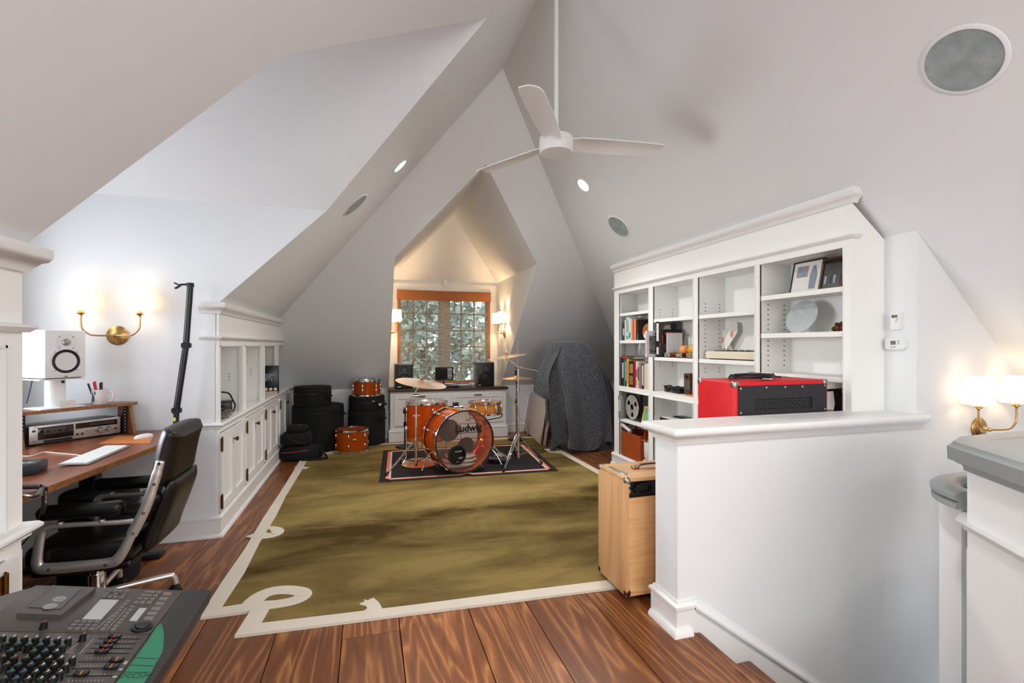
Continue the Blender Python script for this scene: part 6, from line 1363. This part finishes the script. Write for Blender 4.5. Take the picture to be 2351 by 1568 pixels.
# reel, cases and little frame below
def c6(x, y): return (1400 + x * .1403, 860 + y * .1403)
z1 = .5155
y_r = BP(*c6(370, 500), .05).y; t = thing('tape_reel', 'large silver tape reel standing in a black box on the lower shelf', 'tape reel', (XB + .06, y_r, z1))
obj('box', MB().box(.0, .03, -.14, .14, 0, .275, .004), 'satin', t)
fl_m = mat('reel flange', 'b9b6b0', .35, .3); ring_n = 72; rr_ = .128; fl2 = MB(); hub = .032
def in_win(a, r_):
    for c in (90 - 150, 90, 90 + 30 - 180 + 0): pass
    return any(abs(((a - c + 180) % 360) - 180) < 16 for c in (150, 30, 270)) and .052 < r_ < .100
rs_ = [hub, .052, .100, rr_]
for i in range(ring_n):
    a0_, a1_ = 360 * i / ring_n, 360 * (i + 1) / ring_n
    for k in range(3):
        if in_win((a0_ + a1_) / 2, (rs_[k] + rs_[k + 1]) / 2): continue
        q = [(0, r_ * math.cos(R(a_)), r_ * math.sin(R(a_))) for r_, a_ in ((rs_[k], a0_), (rs_[k + 1], a0_), (rs_[k + 1], a1_), (rs_[k], a1_))]; fl2.add(q, [(0, 1, 2, 3)])
o = obj('flange', MB(T(-.012, 0, .138)).add(fl2.v, fl2.f), fl_m, t, smooth=False); so = o.modifiers.new('t', 'SOLIDIFY'); so.thickness = .003
obj('hub_ring', MB().lathe([(hub + .012, 0), (hub + .012, .003), (hub, .004), (hub, 0)], 36, T(-.012, 0, .138) @ RY(-90)), fl_m, t)
for i in range(3):
    y0 = 4.652 - i * .020; t = thing('disc_case', ['clear disc case at the outer end of the lower shelf', 'middle clear disc case beside the reel', 'clear disc case touching the tape reel box'][i], 'disc case', (XB - .012, y0, z1), group='clear disc cases by the tape reel')
    obj('case', MB().box(0, .045, -.006, .006, 0, .245, .001, M4=RX(-3)), mat('clear case', '8d8d8b', .2), t); obj('spine_insert', MB().box(-.001, 0, -.005, .005, .004, .035, M4=RX(-4)), mat('blue insert', '3f8fc0', .4), t); obj('spine_print', MB().box(-.001, 0, -.003, .003, .08, .20, M4=RX(-4)), 'paper', t)
y_f = BP(*c6(600, 640), .05).y; t = thing('small_picture', 'small pale wood framed green picture on the lower shelf', 'picture frame', (XB + .03, y_f - .0, z1), 0)
for q in ((-.07, .07, 0, .016), (-.07, .07, .164, .18), (-.07, -.054, .016, .164), (.054, .07, .016, .164)): obj('frame_bar', MB().box(0, .014, q[0], q[1], q[2], q[3], M4=RY(14)), 'plyflat', t, smooth=False)
obj('picture', MB().box(.006, .008, -.054, .054, .016, .164, M4=RY(14)), mat('green picture', '6fae7c', .5), t, smooth=False)
# bottom: leather basket, paper roll, pot, discs
zb_ = .1275; yb_ = (BP(*c6(170, 1200)).y + BP(*c6(465, 1300)).y) / 2
t = thing('leather_basket', 'saddle brown leather basket with loop handles on the bottom shelf', 'basket', (XB + .136, yb_, zb_)); hw_ = (BP(*c6(170, 1200)).y - BP(*c6(465, 1300)).y) / 2
k = MB(); o_ = rrect(-.13, .13, -hw_, hw_, .03); i_ = rrect(-.122, .122, -hw_ + .008, hw_ - .008, .025); n = len(o_); hz = .262
k.add([(x, y, 0) for x, y in o_] + [(x * 1.02, y * 1.03, hz) for x, y in o_] + [(x, y, hz) for x, y in i_] + [(x, y, .01) for x, y in i_], [(i, (i + 1) % n, n + (i + 1) % n, n + i) for i in range(n)] + [(n + i, n + (i + 1) % n, 2 * n + (i + 1) % n, 2 * n + i) for i in range(n)] + [(2 * n + i, 2 * n + (i + 1) % n, 3 * n + (i + 1) % n, 3 * n + i) for i in range(n)] + [tuple(range(n))[::-1], tuple(range(3 * n, 4 * n))])
obj('body', k, 'saddle', t)
for s_ in (-1, 1): obj('handle', MB().tube(spline([(-.06, s_ * hw_ * 1.0, hz - .03), (-.055, s_ * hw_ * 1.02, hz + .05), (0, s_ * hw_ * 1.03, hz + .065), (.055, s_ * hw_ * 1.02, hz + .05), (.06, s_ * hw_ * 1.0, hz - .03)], 5), .011, 8, flat=(1, .6)), 'saddle' if s_ < 0 else 'leather', t)
obj('side_patch', MB().box(-.07, .07, -hw_ * 1.03 - .004, -hw_ * 1.0, .06, hz - .02, .002), 'saddle', t)
p0_, p1_ = BP(*c6(70, 810), -.01), BP(*c6(330, 1010), .05); o = obj('paper_roll', MB().cyl(Vector((XB + .03, p0_.y, zb_ + .350)), Vector((XB + .06, p1_.y, zb_ + .262)), .019, seg=20), 'paper'); tag(o, 'rolled white paper sticking out of the leather basket', 'paper roll')
yp = BP(*c6(600, 1250), .04).y; t = thing('white_pot', 'small white pot with a wooden bead beside the basket', 'pot', (XB + .085, 4.185, zb_ + .0325)); obj('body', MB().lathe([(0, 0), (.045, 0), (.062, .02), (.068, .06), (.068, .18), (.065, .185), (.062, .18), (.058, .03), (0, .02)], 36), mat('white glaze', 'd6d1cc', .25), t); obj('wooden_bead', MB().lathe([(0, -.014), (.009, -.011), (.014, 0), (.009, .011), (0, .014)], 14, T(-.06, .03, .196)), 'tanleather', t)
t = thing('disc_stack', 'low stack of black reels under the white pot', 'reels', (XB + .085, 4.185, zb_)); obj('black_reels', MB().lathe([(0, 0), (.08, 0), (.08, .008), (.072, .010), (.08, .012), (.08, .026), (0, .026)], 32), 'satin', t); obj('top_label', MB().lathe([(.078, .0262), (.078, .031), (0, .032)], 32), 'offwhite', t)
# second bay
zc = 1.1875; B2_ = lambda x, y, d=.0: BP(*c5(x, y), d)
t, h, w_ = cover_book('white book with a black photo sticking out over the shelf edge', 490, 512, 722, zc, .20, -.075, 'd9d8dc', [(.12, .9, 'd0a8a8')], [('cover_photo', .14, .62, .12, .82, mat('dark photo', '2b2b2d', .4, noise=.9, nscale=25, col2='9a9a9c'))])
text('cover_lettering', 'HARRY', .030, mat('dull red print', '8c3a3a', .5), t, T(.115, -w_ / 2 - .001, h * .89) @ RX(90))
t, h, w_ = cover_book('thick black book with a brick wall photo on its cover', 640, 684, 592, zc, .235, .006, '141414', [(.45, .95, 'd8d5d0'), (.08, .28, 'cfc9c0')], [('cover_photo', .01, .99, .0, 1.0, mat('brick photo', '706d6d', .45, noise=.6, nscale=12, col2='3a3838'))])
M_ = T(0, -w_ / 2 - .0012, 0)
obj('cover_figure', MB().lathe([(0, 0), (.062, 0), (.062, .0006), (0, .0006)], 24, M_ @ T(.10, 0, h * .72) @ RX(90)), mat('pale photo', 'b5b4b4', .5), t); obj('cover_hair', MB().lathe([(0, 0), (.034, 0), (.034, .0006), (0, .0006)], 24, M_ @ T(.155, -.0007, h * .86) @ RX(90)), 'satin', t)
t, h, w_ = cover_book('black book with a red title standing before the brick photo book', 722, 738, 700, zc, .205, .018, '151516', [(.5, .8, 'b02028')], [('cover_figures', .0, .3, .15, .5, mat('cover people', '6b5148', .5, noise=.9, nscale=40, col2='15110f'))]); text('cover_lettering', 'SOPRANOS', .040, redp, t, T(.105, -w_ / 2 - .001, h * .84) @ RX(90), sx=.85, bold=.001)
t, h, w_ = cover_book('blank white book standing before the red title book', 783, 791, 750, zc, .165, .025, 'd9d8dc', None, [('cover_sheet', .01, .99, .0, 1.0, 'white')])
yt = (B2_(785, 1050, .05).y + 3.43) / 2; hwt = (B2_(785, 1050, .05).y - 3.435) / 2
t = thing('fruit_tray', 'woven tray with a wooden rim holding fruit', 'tray', (XB + .075, yt, zc + .001)); obj('base', MB().prism(rrect(-.06, .06, -hwt, hwt, .02), 0, .008), 'walnut', t); rim = MB()
for z in (.012, .040): rim.tube([(x, y, z) for x, y in rrect(-.062, .062, -hwt, hwt, .02)], .004, 6, closed=True)
obj('rim', rim, 'satin', t)
for y in (-hwt * .75, hwt * .7, -hwt * .1): obj('woven_panel', MB().box(-.066, -.062, y - .04, y + .04, .008, .044), mat('woven panel', 'b7ad90', .7, noise=.9, nscale=60, col2='2e2a22'), t, smooth=False)
def fruit(label, y, x, r_, c1, c2, z=.010):
    o = obj('fruit', MB().lathe([(0, -r_ * .9), (r_ * .5, -r_ * .82), (r_ * .9, -r_ * .4), (r_, .1 * r_), (r_ * .8, .62 * r_), (r_ * .4, .9 * r_), (0, .95 * r_)], 24), mat('fruit ' + c1 + c2, c1, .4, noise=.5, nscale=9, col2=c2)); o.location = (x, y, zc + z + r_ * .9); tag(o, label, 'fruit', 'fruit in the tray'); obj('stem', MB().cyl((0, 0, r_ * .9), (.004, 0, r_ * 1.08), .0025, seg=6), 'knobwood', o); return o
fruit('red and yellow mango in the middle of the tray', yt - .02, XB + .075, .056, 'd9a52c', 'd2605c'); fruit('yellow speckled mango at the end of the tray', yt - hwt * .68, XB + .075, .062, 'dba51c', 'b5722a'); fruit('small brown nut pale end of the tray', yt + hwt * .60, XB + .06, .024, 'b57040', '7c4526'); fruit('small brown nut beside the other nut', yt + hwt * .36, XB + .055, .022, 'a8683c', '7c4526')
t = obj('cable_bundle', MB().tube(spline([(.035 * math.sin(i * 1.9), .12 * math.sin(i * .83), .012 + .045 * abs(math.sin(i * 1.21))) for i in range(30)], 5), .005, 6), 'black'); t.location = (XB + .10, B2_(870, 1500, .08).y, CT + .001); tag(t, 'bundle of black cables on the bookcase counter', 'cables')
obj('power_brick', MB().box(-.03, .03, -.11, .02, 0, .05, .006), 'satin', t); obj('plug', MB().box(-.02, .02, .09, .13, 0, .03, .004), 'knobwood', t)
t = thing('small_radio', 'small walnut radio with a grey grille on the counter', 'radio', (XB + .13, 3.60, CT + .001)); obj('case', MB().box(-.04, .04, -.012, .075, 0, .185, .004), 'walnut', t); obj('grille', MB().box(-.042, -.04, -.008, .068, .045, .13), 'steel', t, smooth=False); obj('dial', MB().lathe([(.012, 0), (.012, .004), (0, .004)], 16, T(-.04, .03, .158) @ RY(-90)), 'satin', t)
t = obj('wood_slice', MB().prism([(x * 1.0, y * 1.0) for x, y in [(-.03, -.09), (.03, -.11), (.05, -.02), (.035, .06), (-.01, .10), (-.04, .03)]], 0, .008), 'tanleather', smooth=False); t.location = (XB + .07, 3.52, CT + .001); tag(t, 'flat brown leather scrap in front of the radio', 'leather scrap')
t = thing('portable_keyboard', 'small black keyboard with white keys low in the second bay', 'keyboard', (XB + .13, 3.72, .5855)); obj('case', MB().box(-.11, .13, -.25, .22, 0, .045, .005), 'satin', t); obj('speaker_strip', MB().box(.03, .11, -.22, .20, .045, .052, .002), 'black', t)
for i in range(18): obj('key', MB().box(-.105, -.02, -.20 + i * .022, -.1795 + i * .022, .045, .051), 'white', t, smooth=False)
# third bay: toy keyboard and paper cut-outs
c7 = lambda x, y: (1380 + x * .3316, 560 + y * .3316)
t = thing('toy_keyboard', 'long cream electronic keyboard on the third bay shelf', 'keyboard', (XB + .12, 3.05, 1.188)); obj('case', MB().box(-.085, .12, -.285, .275, .006, .065, .012), 'offwhite', t); obj('key_bed', MB().box(-.06, .11, -.275, .20, .065, .070, .002), 'black', t)
for i in range(20): obj('key', MB().box(.02, .10, -.265 + i * .023, -.2445 + i * .023, .070, .074), 'satin' if i % 3 else 'offwhite', t, smooth=False)
for x in (-.06, .09): obj('foot', MB().box(x - .01, x + .01, -.25, .24, 0, .007), 'rubber', t, smooth=False)
def plate(label, pts, y, z, x, spot):
    t = obj('paper_plectrum', MB().prism(pts, 0, .003, M4=T(0, 0, 0) @ Matrix(((0, 0, 1, 0), (-1, 0, 0, 0), (0, 1, 0, 0), (0, 0, 0, 1))) @ Matrix.Identity(4)), 'paper', smooth=False); t.location = (x, y, z); t.rotation_euler = (0, R(6), 0); tag(t, label, 'paper cut-out', 'white paper cut-outs'); obj('drop_print', MB().lathe([(0, 0), (.018, .02), (.02, .035), (.012, .05), (0, .058)], 16, T(-.0015, spot[0], spot[1]) @ Matrix.Diagonal((.05, 1, 1, 1))), mat('salmon print', 'd99a7c', .6), t); return t
plate('white pointed paper cut-out at the back of the third bay', [(0, 0), (.075, .13), (.06, .17), (-.02, .175), (-.09, .14)], 3.34, 1.2535, XB + .225, (.02, .06)); plate('tilted white paper cut-out with a blue tip', [(-.02, 0), (.09, .15), (.08, .22), (.03, .235), (-.06, .06)], 3.25, 1.2585, XB + .195, (-.03, .10))
# fourth bay: two frames, etched disc, little sculpture, black stand
c8 = lambda x, y: (1700 + x * .3697, 420 + y * .3697)
def leaning_frame(label, ya, yb, z, h, x, m_, inner, extra, tilt=9, fw=.012):
    t = thing('framed_picture', label, 'framed picture', (XB + x, (ya + yb) / 2, z)); w_ = abs(ya - yb); Mx = RY(tilt)
    for q in ((-w_ / 2, w_ / 2, 0, fw), (-w_ / 2, w_ / 2, h - fw, h), (-w_ / 2, -w_ / 2 + fw, fw, h - fw), (w_ / 2 - fw, w_ / 2, fw, h - fw)): obj('frame_bar', MB().box(0, .02, q[0], q[1], q[2], q[3], M4=Mx), m_, t, smooth=False)
    obj('print', MB().box(.006, .010, -w_ / 2 + fw, w_ / 2 - fw, fw, h - fw, M4=Mx), inner, t, smooth=False); return t, w_, Mx
ya, yb = BP(*c8(292, 600), .12).y, BP(*c8(488, 600), .12).y
t, w_, Mx = leaning_frame('black framed drawing of a standing figure on the top shelf', ya, yb, 1.637, .222, .13, 'satin', 'paper', None, 12, .007)
obj('painted_square', MB().box(.004, .0065, -.0, .085, .115, .19, M4=Mx), mat('pink print', 'c98a86', .6, noise=.8, nscale=25, col2='4f9ab0'), t, smooth=False); obj('figure_print', MB().prism([(-.065, .03), (-.02, .03), (-.018, .13), (-.03, .16), (-.035, .185), (-.055, .185), (-.06, .16), (-.072, .13)], .004, .0065, M4=Mx @ Matrix(((0, 0, 1, 0), (1, 0, 0, 0), (0, 1, 0, 0), (0, 0, 0, 1)))), mat('grey suit print', '8b93a0', .6), t, smooth=False)
ya, yb = BP(*c8(490, 600), .10).y, BP(*c8(638, 600), .10).y
t, w_, Mx = leaning_frame('brown wood framed dark photo on the top shelf', ya, yb, 1.637, .205, .085, 'walnut', mat('dark stage photo', '2a2d2a', .3, noise=.7, nscale=18, col2='0f100f'), None, 12, .016)
for i in range(4): obj('photo_figure', MB().prism([(-.006, 0), (.006, 0), (.007, .05), (-.007, .05)], .004, .0065, M4=Mx @ T(0, -.05 + i * .03, .04) @ Matrix(((0, 0, 1, 0), (1, 0, 0, 0), (0, 1, 0, 0), (0, 0, 0, 1)))), mat('pale umbrella print', '9ab0c0', .6) if i % 2 else 'satin', t, smooth=False)
q = BP(*c8(382, 805), .13); rD = .115; t = thing('etched_disc', 'large etched glass disc leaning on the third shelf down', 'glass disc', (XB + .085, q.y, 1.380)); mir = mat('etched mirror', 'ccd6d8', .2, .4, noise=.12, nscale=6); DM = RY(20) @ T(.0, 0, rD)
obj('disc', MB().lathe([(0, 0), (rD, 0), (rD, .006), (0, .006)], 64, DM @ RY(90)), mir, t); etch = mat('etching', 'e6ecec', .6)
el = MB()
for i in range(12): a_ = i * 30 + 9; el.tube([(-.0012, r_ * math.cos(R(a_ + 60 * math.sin(r_ * 30 + i))), r_ * math.sin(R(a_ + 60 * math.sin(r_ * 30 + i)))) for r_ in (.02, .035, .05, .065, .08)], .0007, 4)
obj('etched_lines', MB(DM).add(el.v, el.f), etch, t); text('etched_lettering', 'IRON MAIDEN', .024, etch, t, DM @ T(-.001, 0, .072) @ RZ(-90) @ RX(90), sx=.95)
q = BP(*c8(607, 890), .04); t = thing('carved_figures', 'small brown carved cluster on the third shelf down', 'carving', (XB + .06, q.y, 1.380)); choc = mat('brown carving', '5e3018', .4, noise=.4, nscale=40)
for i, (y, z, r_) in enumerate(((.04, .017, .017), (.014, .019, .019), (-.014, .018, .018), (-.036, .017, .017), (.024, .042, .014), (-.006, .045, .015), (-.028, .042, .013))): obj('figure', MB().lathe([(0, -r_), (r_ * .7, -r_ * .7), (r_, 0), (r_ * .7, r_ * .7), (0, r_)], 14, T(0, y, z)), choc, t)
t = thing('black_bracket', 'black metal bracket standing at the end of the bookcase counter', 'bracket', (XB + .06, 2.17, CT + .001)); obj('upright', MB().prism([(.0, 0), (.035, 0), (.02, .09), (.03, .17), (.0, .175), (-.012, .10)], -.015, .015, M4=Matrix(((0, 0, 1, 0), (1, 0, 0, 0), (0, 1, 0, 0), (0, 0, 0, 1)))), 'satin', t); obj('cross_plate', MB().box(-.03, .03, -.04, .08, .165, .18, .002, M4=RX(-8)), 'satin', t)
for i in range(3): o = obj('wood_offcut', MB().box(-.05, .05, -.06, .05, 0, .012, .001), 'plyflat'); o.location = (XB + .11, 2.30, CT + .001 + i * .0125); o.rotation_euler = (0, 0, R(i * 7)); tag(o, ['lowest', 'middle', 'topmost'][i] + ' thin wood offcut of the small pile at the counter end', 'wood offcut', 'pile of wood offcuts')

# ------------------------------------------------------------ red amplifier behind the half wall, cable on top
rax0, rax1, ray0, ray1, raz = 1.858, 2.50, 2.115, 2.42, 1.105
ra = thing('red_amplifier', 'red amplifier cabinet with a black vented back panel', 'amplifier', ((rax0 + rax1) / 2, (ray0 + ray1) / 2, 0))
obj('cabinet', MB().box(rax0, rax1, ray0 + .004, ray1, .03, raz, .012, seg=3), 'red', ra, world=True)
bp0, bp1, bz0, bz1 = rax0 + .022, rax1 - .020, .10, raz - .022
vx0, vx1, vz0, vz1 = bp0 + .10, bp1 - .105, raz - .155, raz - .093
pm = mat('black tolex panel', '232326', .55, bump=.3, bscale=300); k = MB()
for q in ((bp0, bp1, bz0, vz0), (bp0, bp1, vz1, bz1), (bp0, vx0, vz0, vz1), (vx1, bp1, vz0, vz1)): k.box(q[0], q[1], ray0 - .004, ray0 + .004, q[2], q[3])
o = obj('back_panel', k, pm, ra, world=True, smooth=False); obj('vent_recess', MB().box(vx0, vx1, ray0 + .0035, ray0 + .005, vz0, vz1), 'black', o, world=True, smooth=False)
g_ = MB(); nr, nc = 5, 13
for r_ in range(nr + 1): z = vz0 + (vz1 - vz0) * r_ / nr; g_.box(vx0, vx1, ray0, ray0 + .002, z - .0022, z + .0022)
for r_ in range(nr):
    for c in range(nc + 1): x = vx0 + (vx1 - vx0) * (c + (.5 if r_ % 2 else 0)) / nc; g_.box(min(x, vx1) - .003, min(x, vx1) + .003, ray0, ray0 + .002, vz0 + (vz1 - vz0) * r_ / nr, vz0 + (vz1 - vz0) * (r_ + 1) / nr) if x <= vx1 else None
obj('vent_grille', g_, mat('vent mesh', '38383a', .5), o, world=True, smooth=False)
for x, z in [(bp0 + .012, bz1 - .014), (bp1 - .012, bz1 - .010)] + [(bp0 + (bp1 - bp0) * f_, bz1 - .012) for f_ in (.30, .51, .71)] + [(bp0 + .012, raz - .165), (bp1 - .012, raz - .165)]: obj('screw', MB().lathe([(.0065, 0), (.0065, .002), (.003, .004), (0, .004)], 14, T(x, ray0 - .004, z) @ RX(90)), 'steel', o, world=True)
for x in (rax0, rax1):
    for y in (ray0 + .004, ray1):
        sx = 1 if x == rax0 else -1; sy = 1 if y < 2.3 else -1; c = MB().box(min(x - sx * .002, x + sx * .034), max(x - sx * .002, x + sx * .034), min(y - sy * .002, y + sy * .034), max(y - sy * .002, y + sy * .034), raz - .034, raz + .002, .009, seg=3); obj('corner_cap', c, 'steel', ra, world=True)
hd_ = MB().tube(spline([(2.06, 2.33, raz + .004), (2.09, 2.33, raz + .022), (2.30, 2.33, raz + .022), (2.33, 2.33, raz + .004)], 5), .012, 8, flat=(1, .5)); obj('handle', hd_, 'red', ra, world=True)
for x in (rax0 + .05, rax1 - .05):
    for y in (ray0 + .05, ray1 - .05): obj('foot', MB().lathe([(.02, 0), (.022, .03), (0, .03)], 14, T(x, y, 0)), 'rubber', ra, world=True)
ic = thing('instrument_cable', 'coiled black instrument cable with silver plugs on the red amplifier', 'cable', (2.08, 2.24, raz + .002)); cp2 = []
for i in range(90): a_ = i / 90 * 2 * math.pi * 3; cp2.append((.135 * math.cos(a_) * (1 + .05 * math.sin(a_ * .7)), .075 * math.sin(a_) * (1 + .06 * math.cos(a_ * .6)), .006 + .0085 * (i / 30) + .003 * math.sin(a_ * 2)))
obj('coil', MB().tube(cp2, .0052, 8), 'satin', ic)
for p0_, p1_ in (((-.01, -.085, .007), (.05, -.10, .007)), ((.02, -.045, .020), (.075, -.055, .018)), ((.0, .02, .035), (.06, .01, .034))): a = Vector(p0_); c = Vector(p1_); o = obj('plug', MB().cyl(a, a.lerp(c, .6), .0065, seg=12), 'steel', ic); obj('plug_tip', MB().cyl(a.lerp(c, .6), c, .0032, seg=10), 'chrome', o)
obj('cable_tail', MB().tube(spline([(.13, .0, .02), (.17, .02, .018), (.20, .03, .010), (.24, .03, .007)], 5), .0052, 8), 'satin', ic)

# ------------------------------------------------------------ plywood amplifier at the end of the half wall
ax0, ax1, ay0, ay1, az0, az1 = 1.242, 1.80, 2.168, 2.475, RZt + .020, .628
wa = thing('plywood_amplifier', 'pale plywood amplifier with a leather handle at the half wall', 'amplifier', (1.5, 2.32, RZt))
for x in (ax0, ax1 - .018): obj('side', MB().box(x, x + .018, ay0, ay1, az0, az1 - .018, .002), 'ply', wa, world=True)
obj('top', MB().box(ax0, ax1, ay0, ay1, az1 - .018, az1, .002), 'plyflat', wa, world=True); obj('bottom', MB().box(ax0 + .018, ax1 - .018, ay0, ay1, az0, az0 + .018), 'plyflat', wa, world=True)
obj('back_board', MB().box(ax0 + .019, ax1 - .019, ay0 + .012, ay0 + .024, az0 + .018, az1 - .105), 'plyflat', wa, world=True, smooth=False)
obj('front_board', MB().box(ax0 + .019, ax1 - .019, ay1 - .02, ay1 - .006, az0 + .018, az1 - .018), 'satin', wa, world=True)
ctrl = obj('control_panel', MB().box(ax0 + .019, ax1 - .019, ay0 + .03, ay0 + .036, az1 - .104, az1 - .019), 'black', wa, world=True, smooth=False)
obj('sticker', MB().lathe([(.012, 0), (.012, .001), (0, .001)], 20, T(ax0 + .032, ay0 + .0300, az1 - .075) @ RX(90)), mat('orange sticker', 'e0803a', .5), ctrl, world=True); obj('sticker', MB().lathe([(.008, 0), (.008, .001), (0, .001)], 20, T(ax0 + .034, ay0 + .0300, az1 - .045) @ RX(90)), mat('blue sticker', '9fb4c0', .5), ctrl, world=True)
obj('power_cord', MB().tube([(ax0 + .11 + .055 * math.cos(a_) * (1 - .15 * (i % 2)), ay0 + .020 - .004 * math.sin(a_ * .5), az1 - .062 + .026 * math.sin(a_)) for i, a_ in enumerate([R(k_ * 18) for k_ in range(48)])], .005, 6), 'satin', ctrl, world=True)
for y in (ay0, ay1):
    for z in (az0, az1):
        sy = 1 if y == ay0 else -1; sz = 1 if z == az0 else -1; obj('corner_cap', MB().box(ax0 - .003, ax0 + .030, min(y - sy * .003, y + sy * .03), max(y - sy * .003, y + sy * .03), min(z - sz * .003, z + sz * .03), max(z - sz * .003, z + sz * .03), .011, seg=3), 'steel' if z == az1 else mat('old brown corner', '4a3830', .35, .8), wa, world=True)
hb = MB().tube(spline([(1.39, 2.33, az1 + .010), (1.44, 2.33, az1 + .022), (1.58, 2.33, az1 + .022), (1.63, 2.33, az1 + .010)], 6), .013, 8, flat=(1, .35)); ho = obj('handle', hb, 'leather', wa, world=True); obj('handle_cap', MB().box(1.37, 1.41, 2.316, 2.344, az1, az1 + .016, .004).box(1.61, 1.65, 2.316, 2.344, az1, az1 + .016, .004), 'brass', ho, world=True)
o = obj('card_holder', MB().box(1.268, 1.292, 2.235, 2.405, az1, az1 + .003, .001), 'steel', wa, world=True); obj('card', MB().box(1.272, 1.288, 2.245, 2.395, az1 + .003, az1 + .0036), 'greyrail', o, world=True)
for x in (ax0 + .05, ax1 - .05):
    for y in (ay0 + .045, ay1 - .045): z0_ = RZt; obj('foot', MB().lathe([(.016, 0), (.018, .020), (0, .020)], 14, T(x, y, RZt)), 'rubber', wa, world=True)
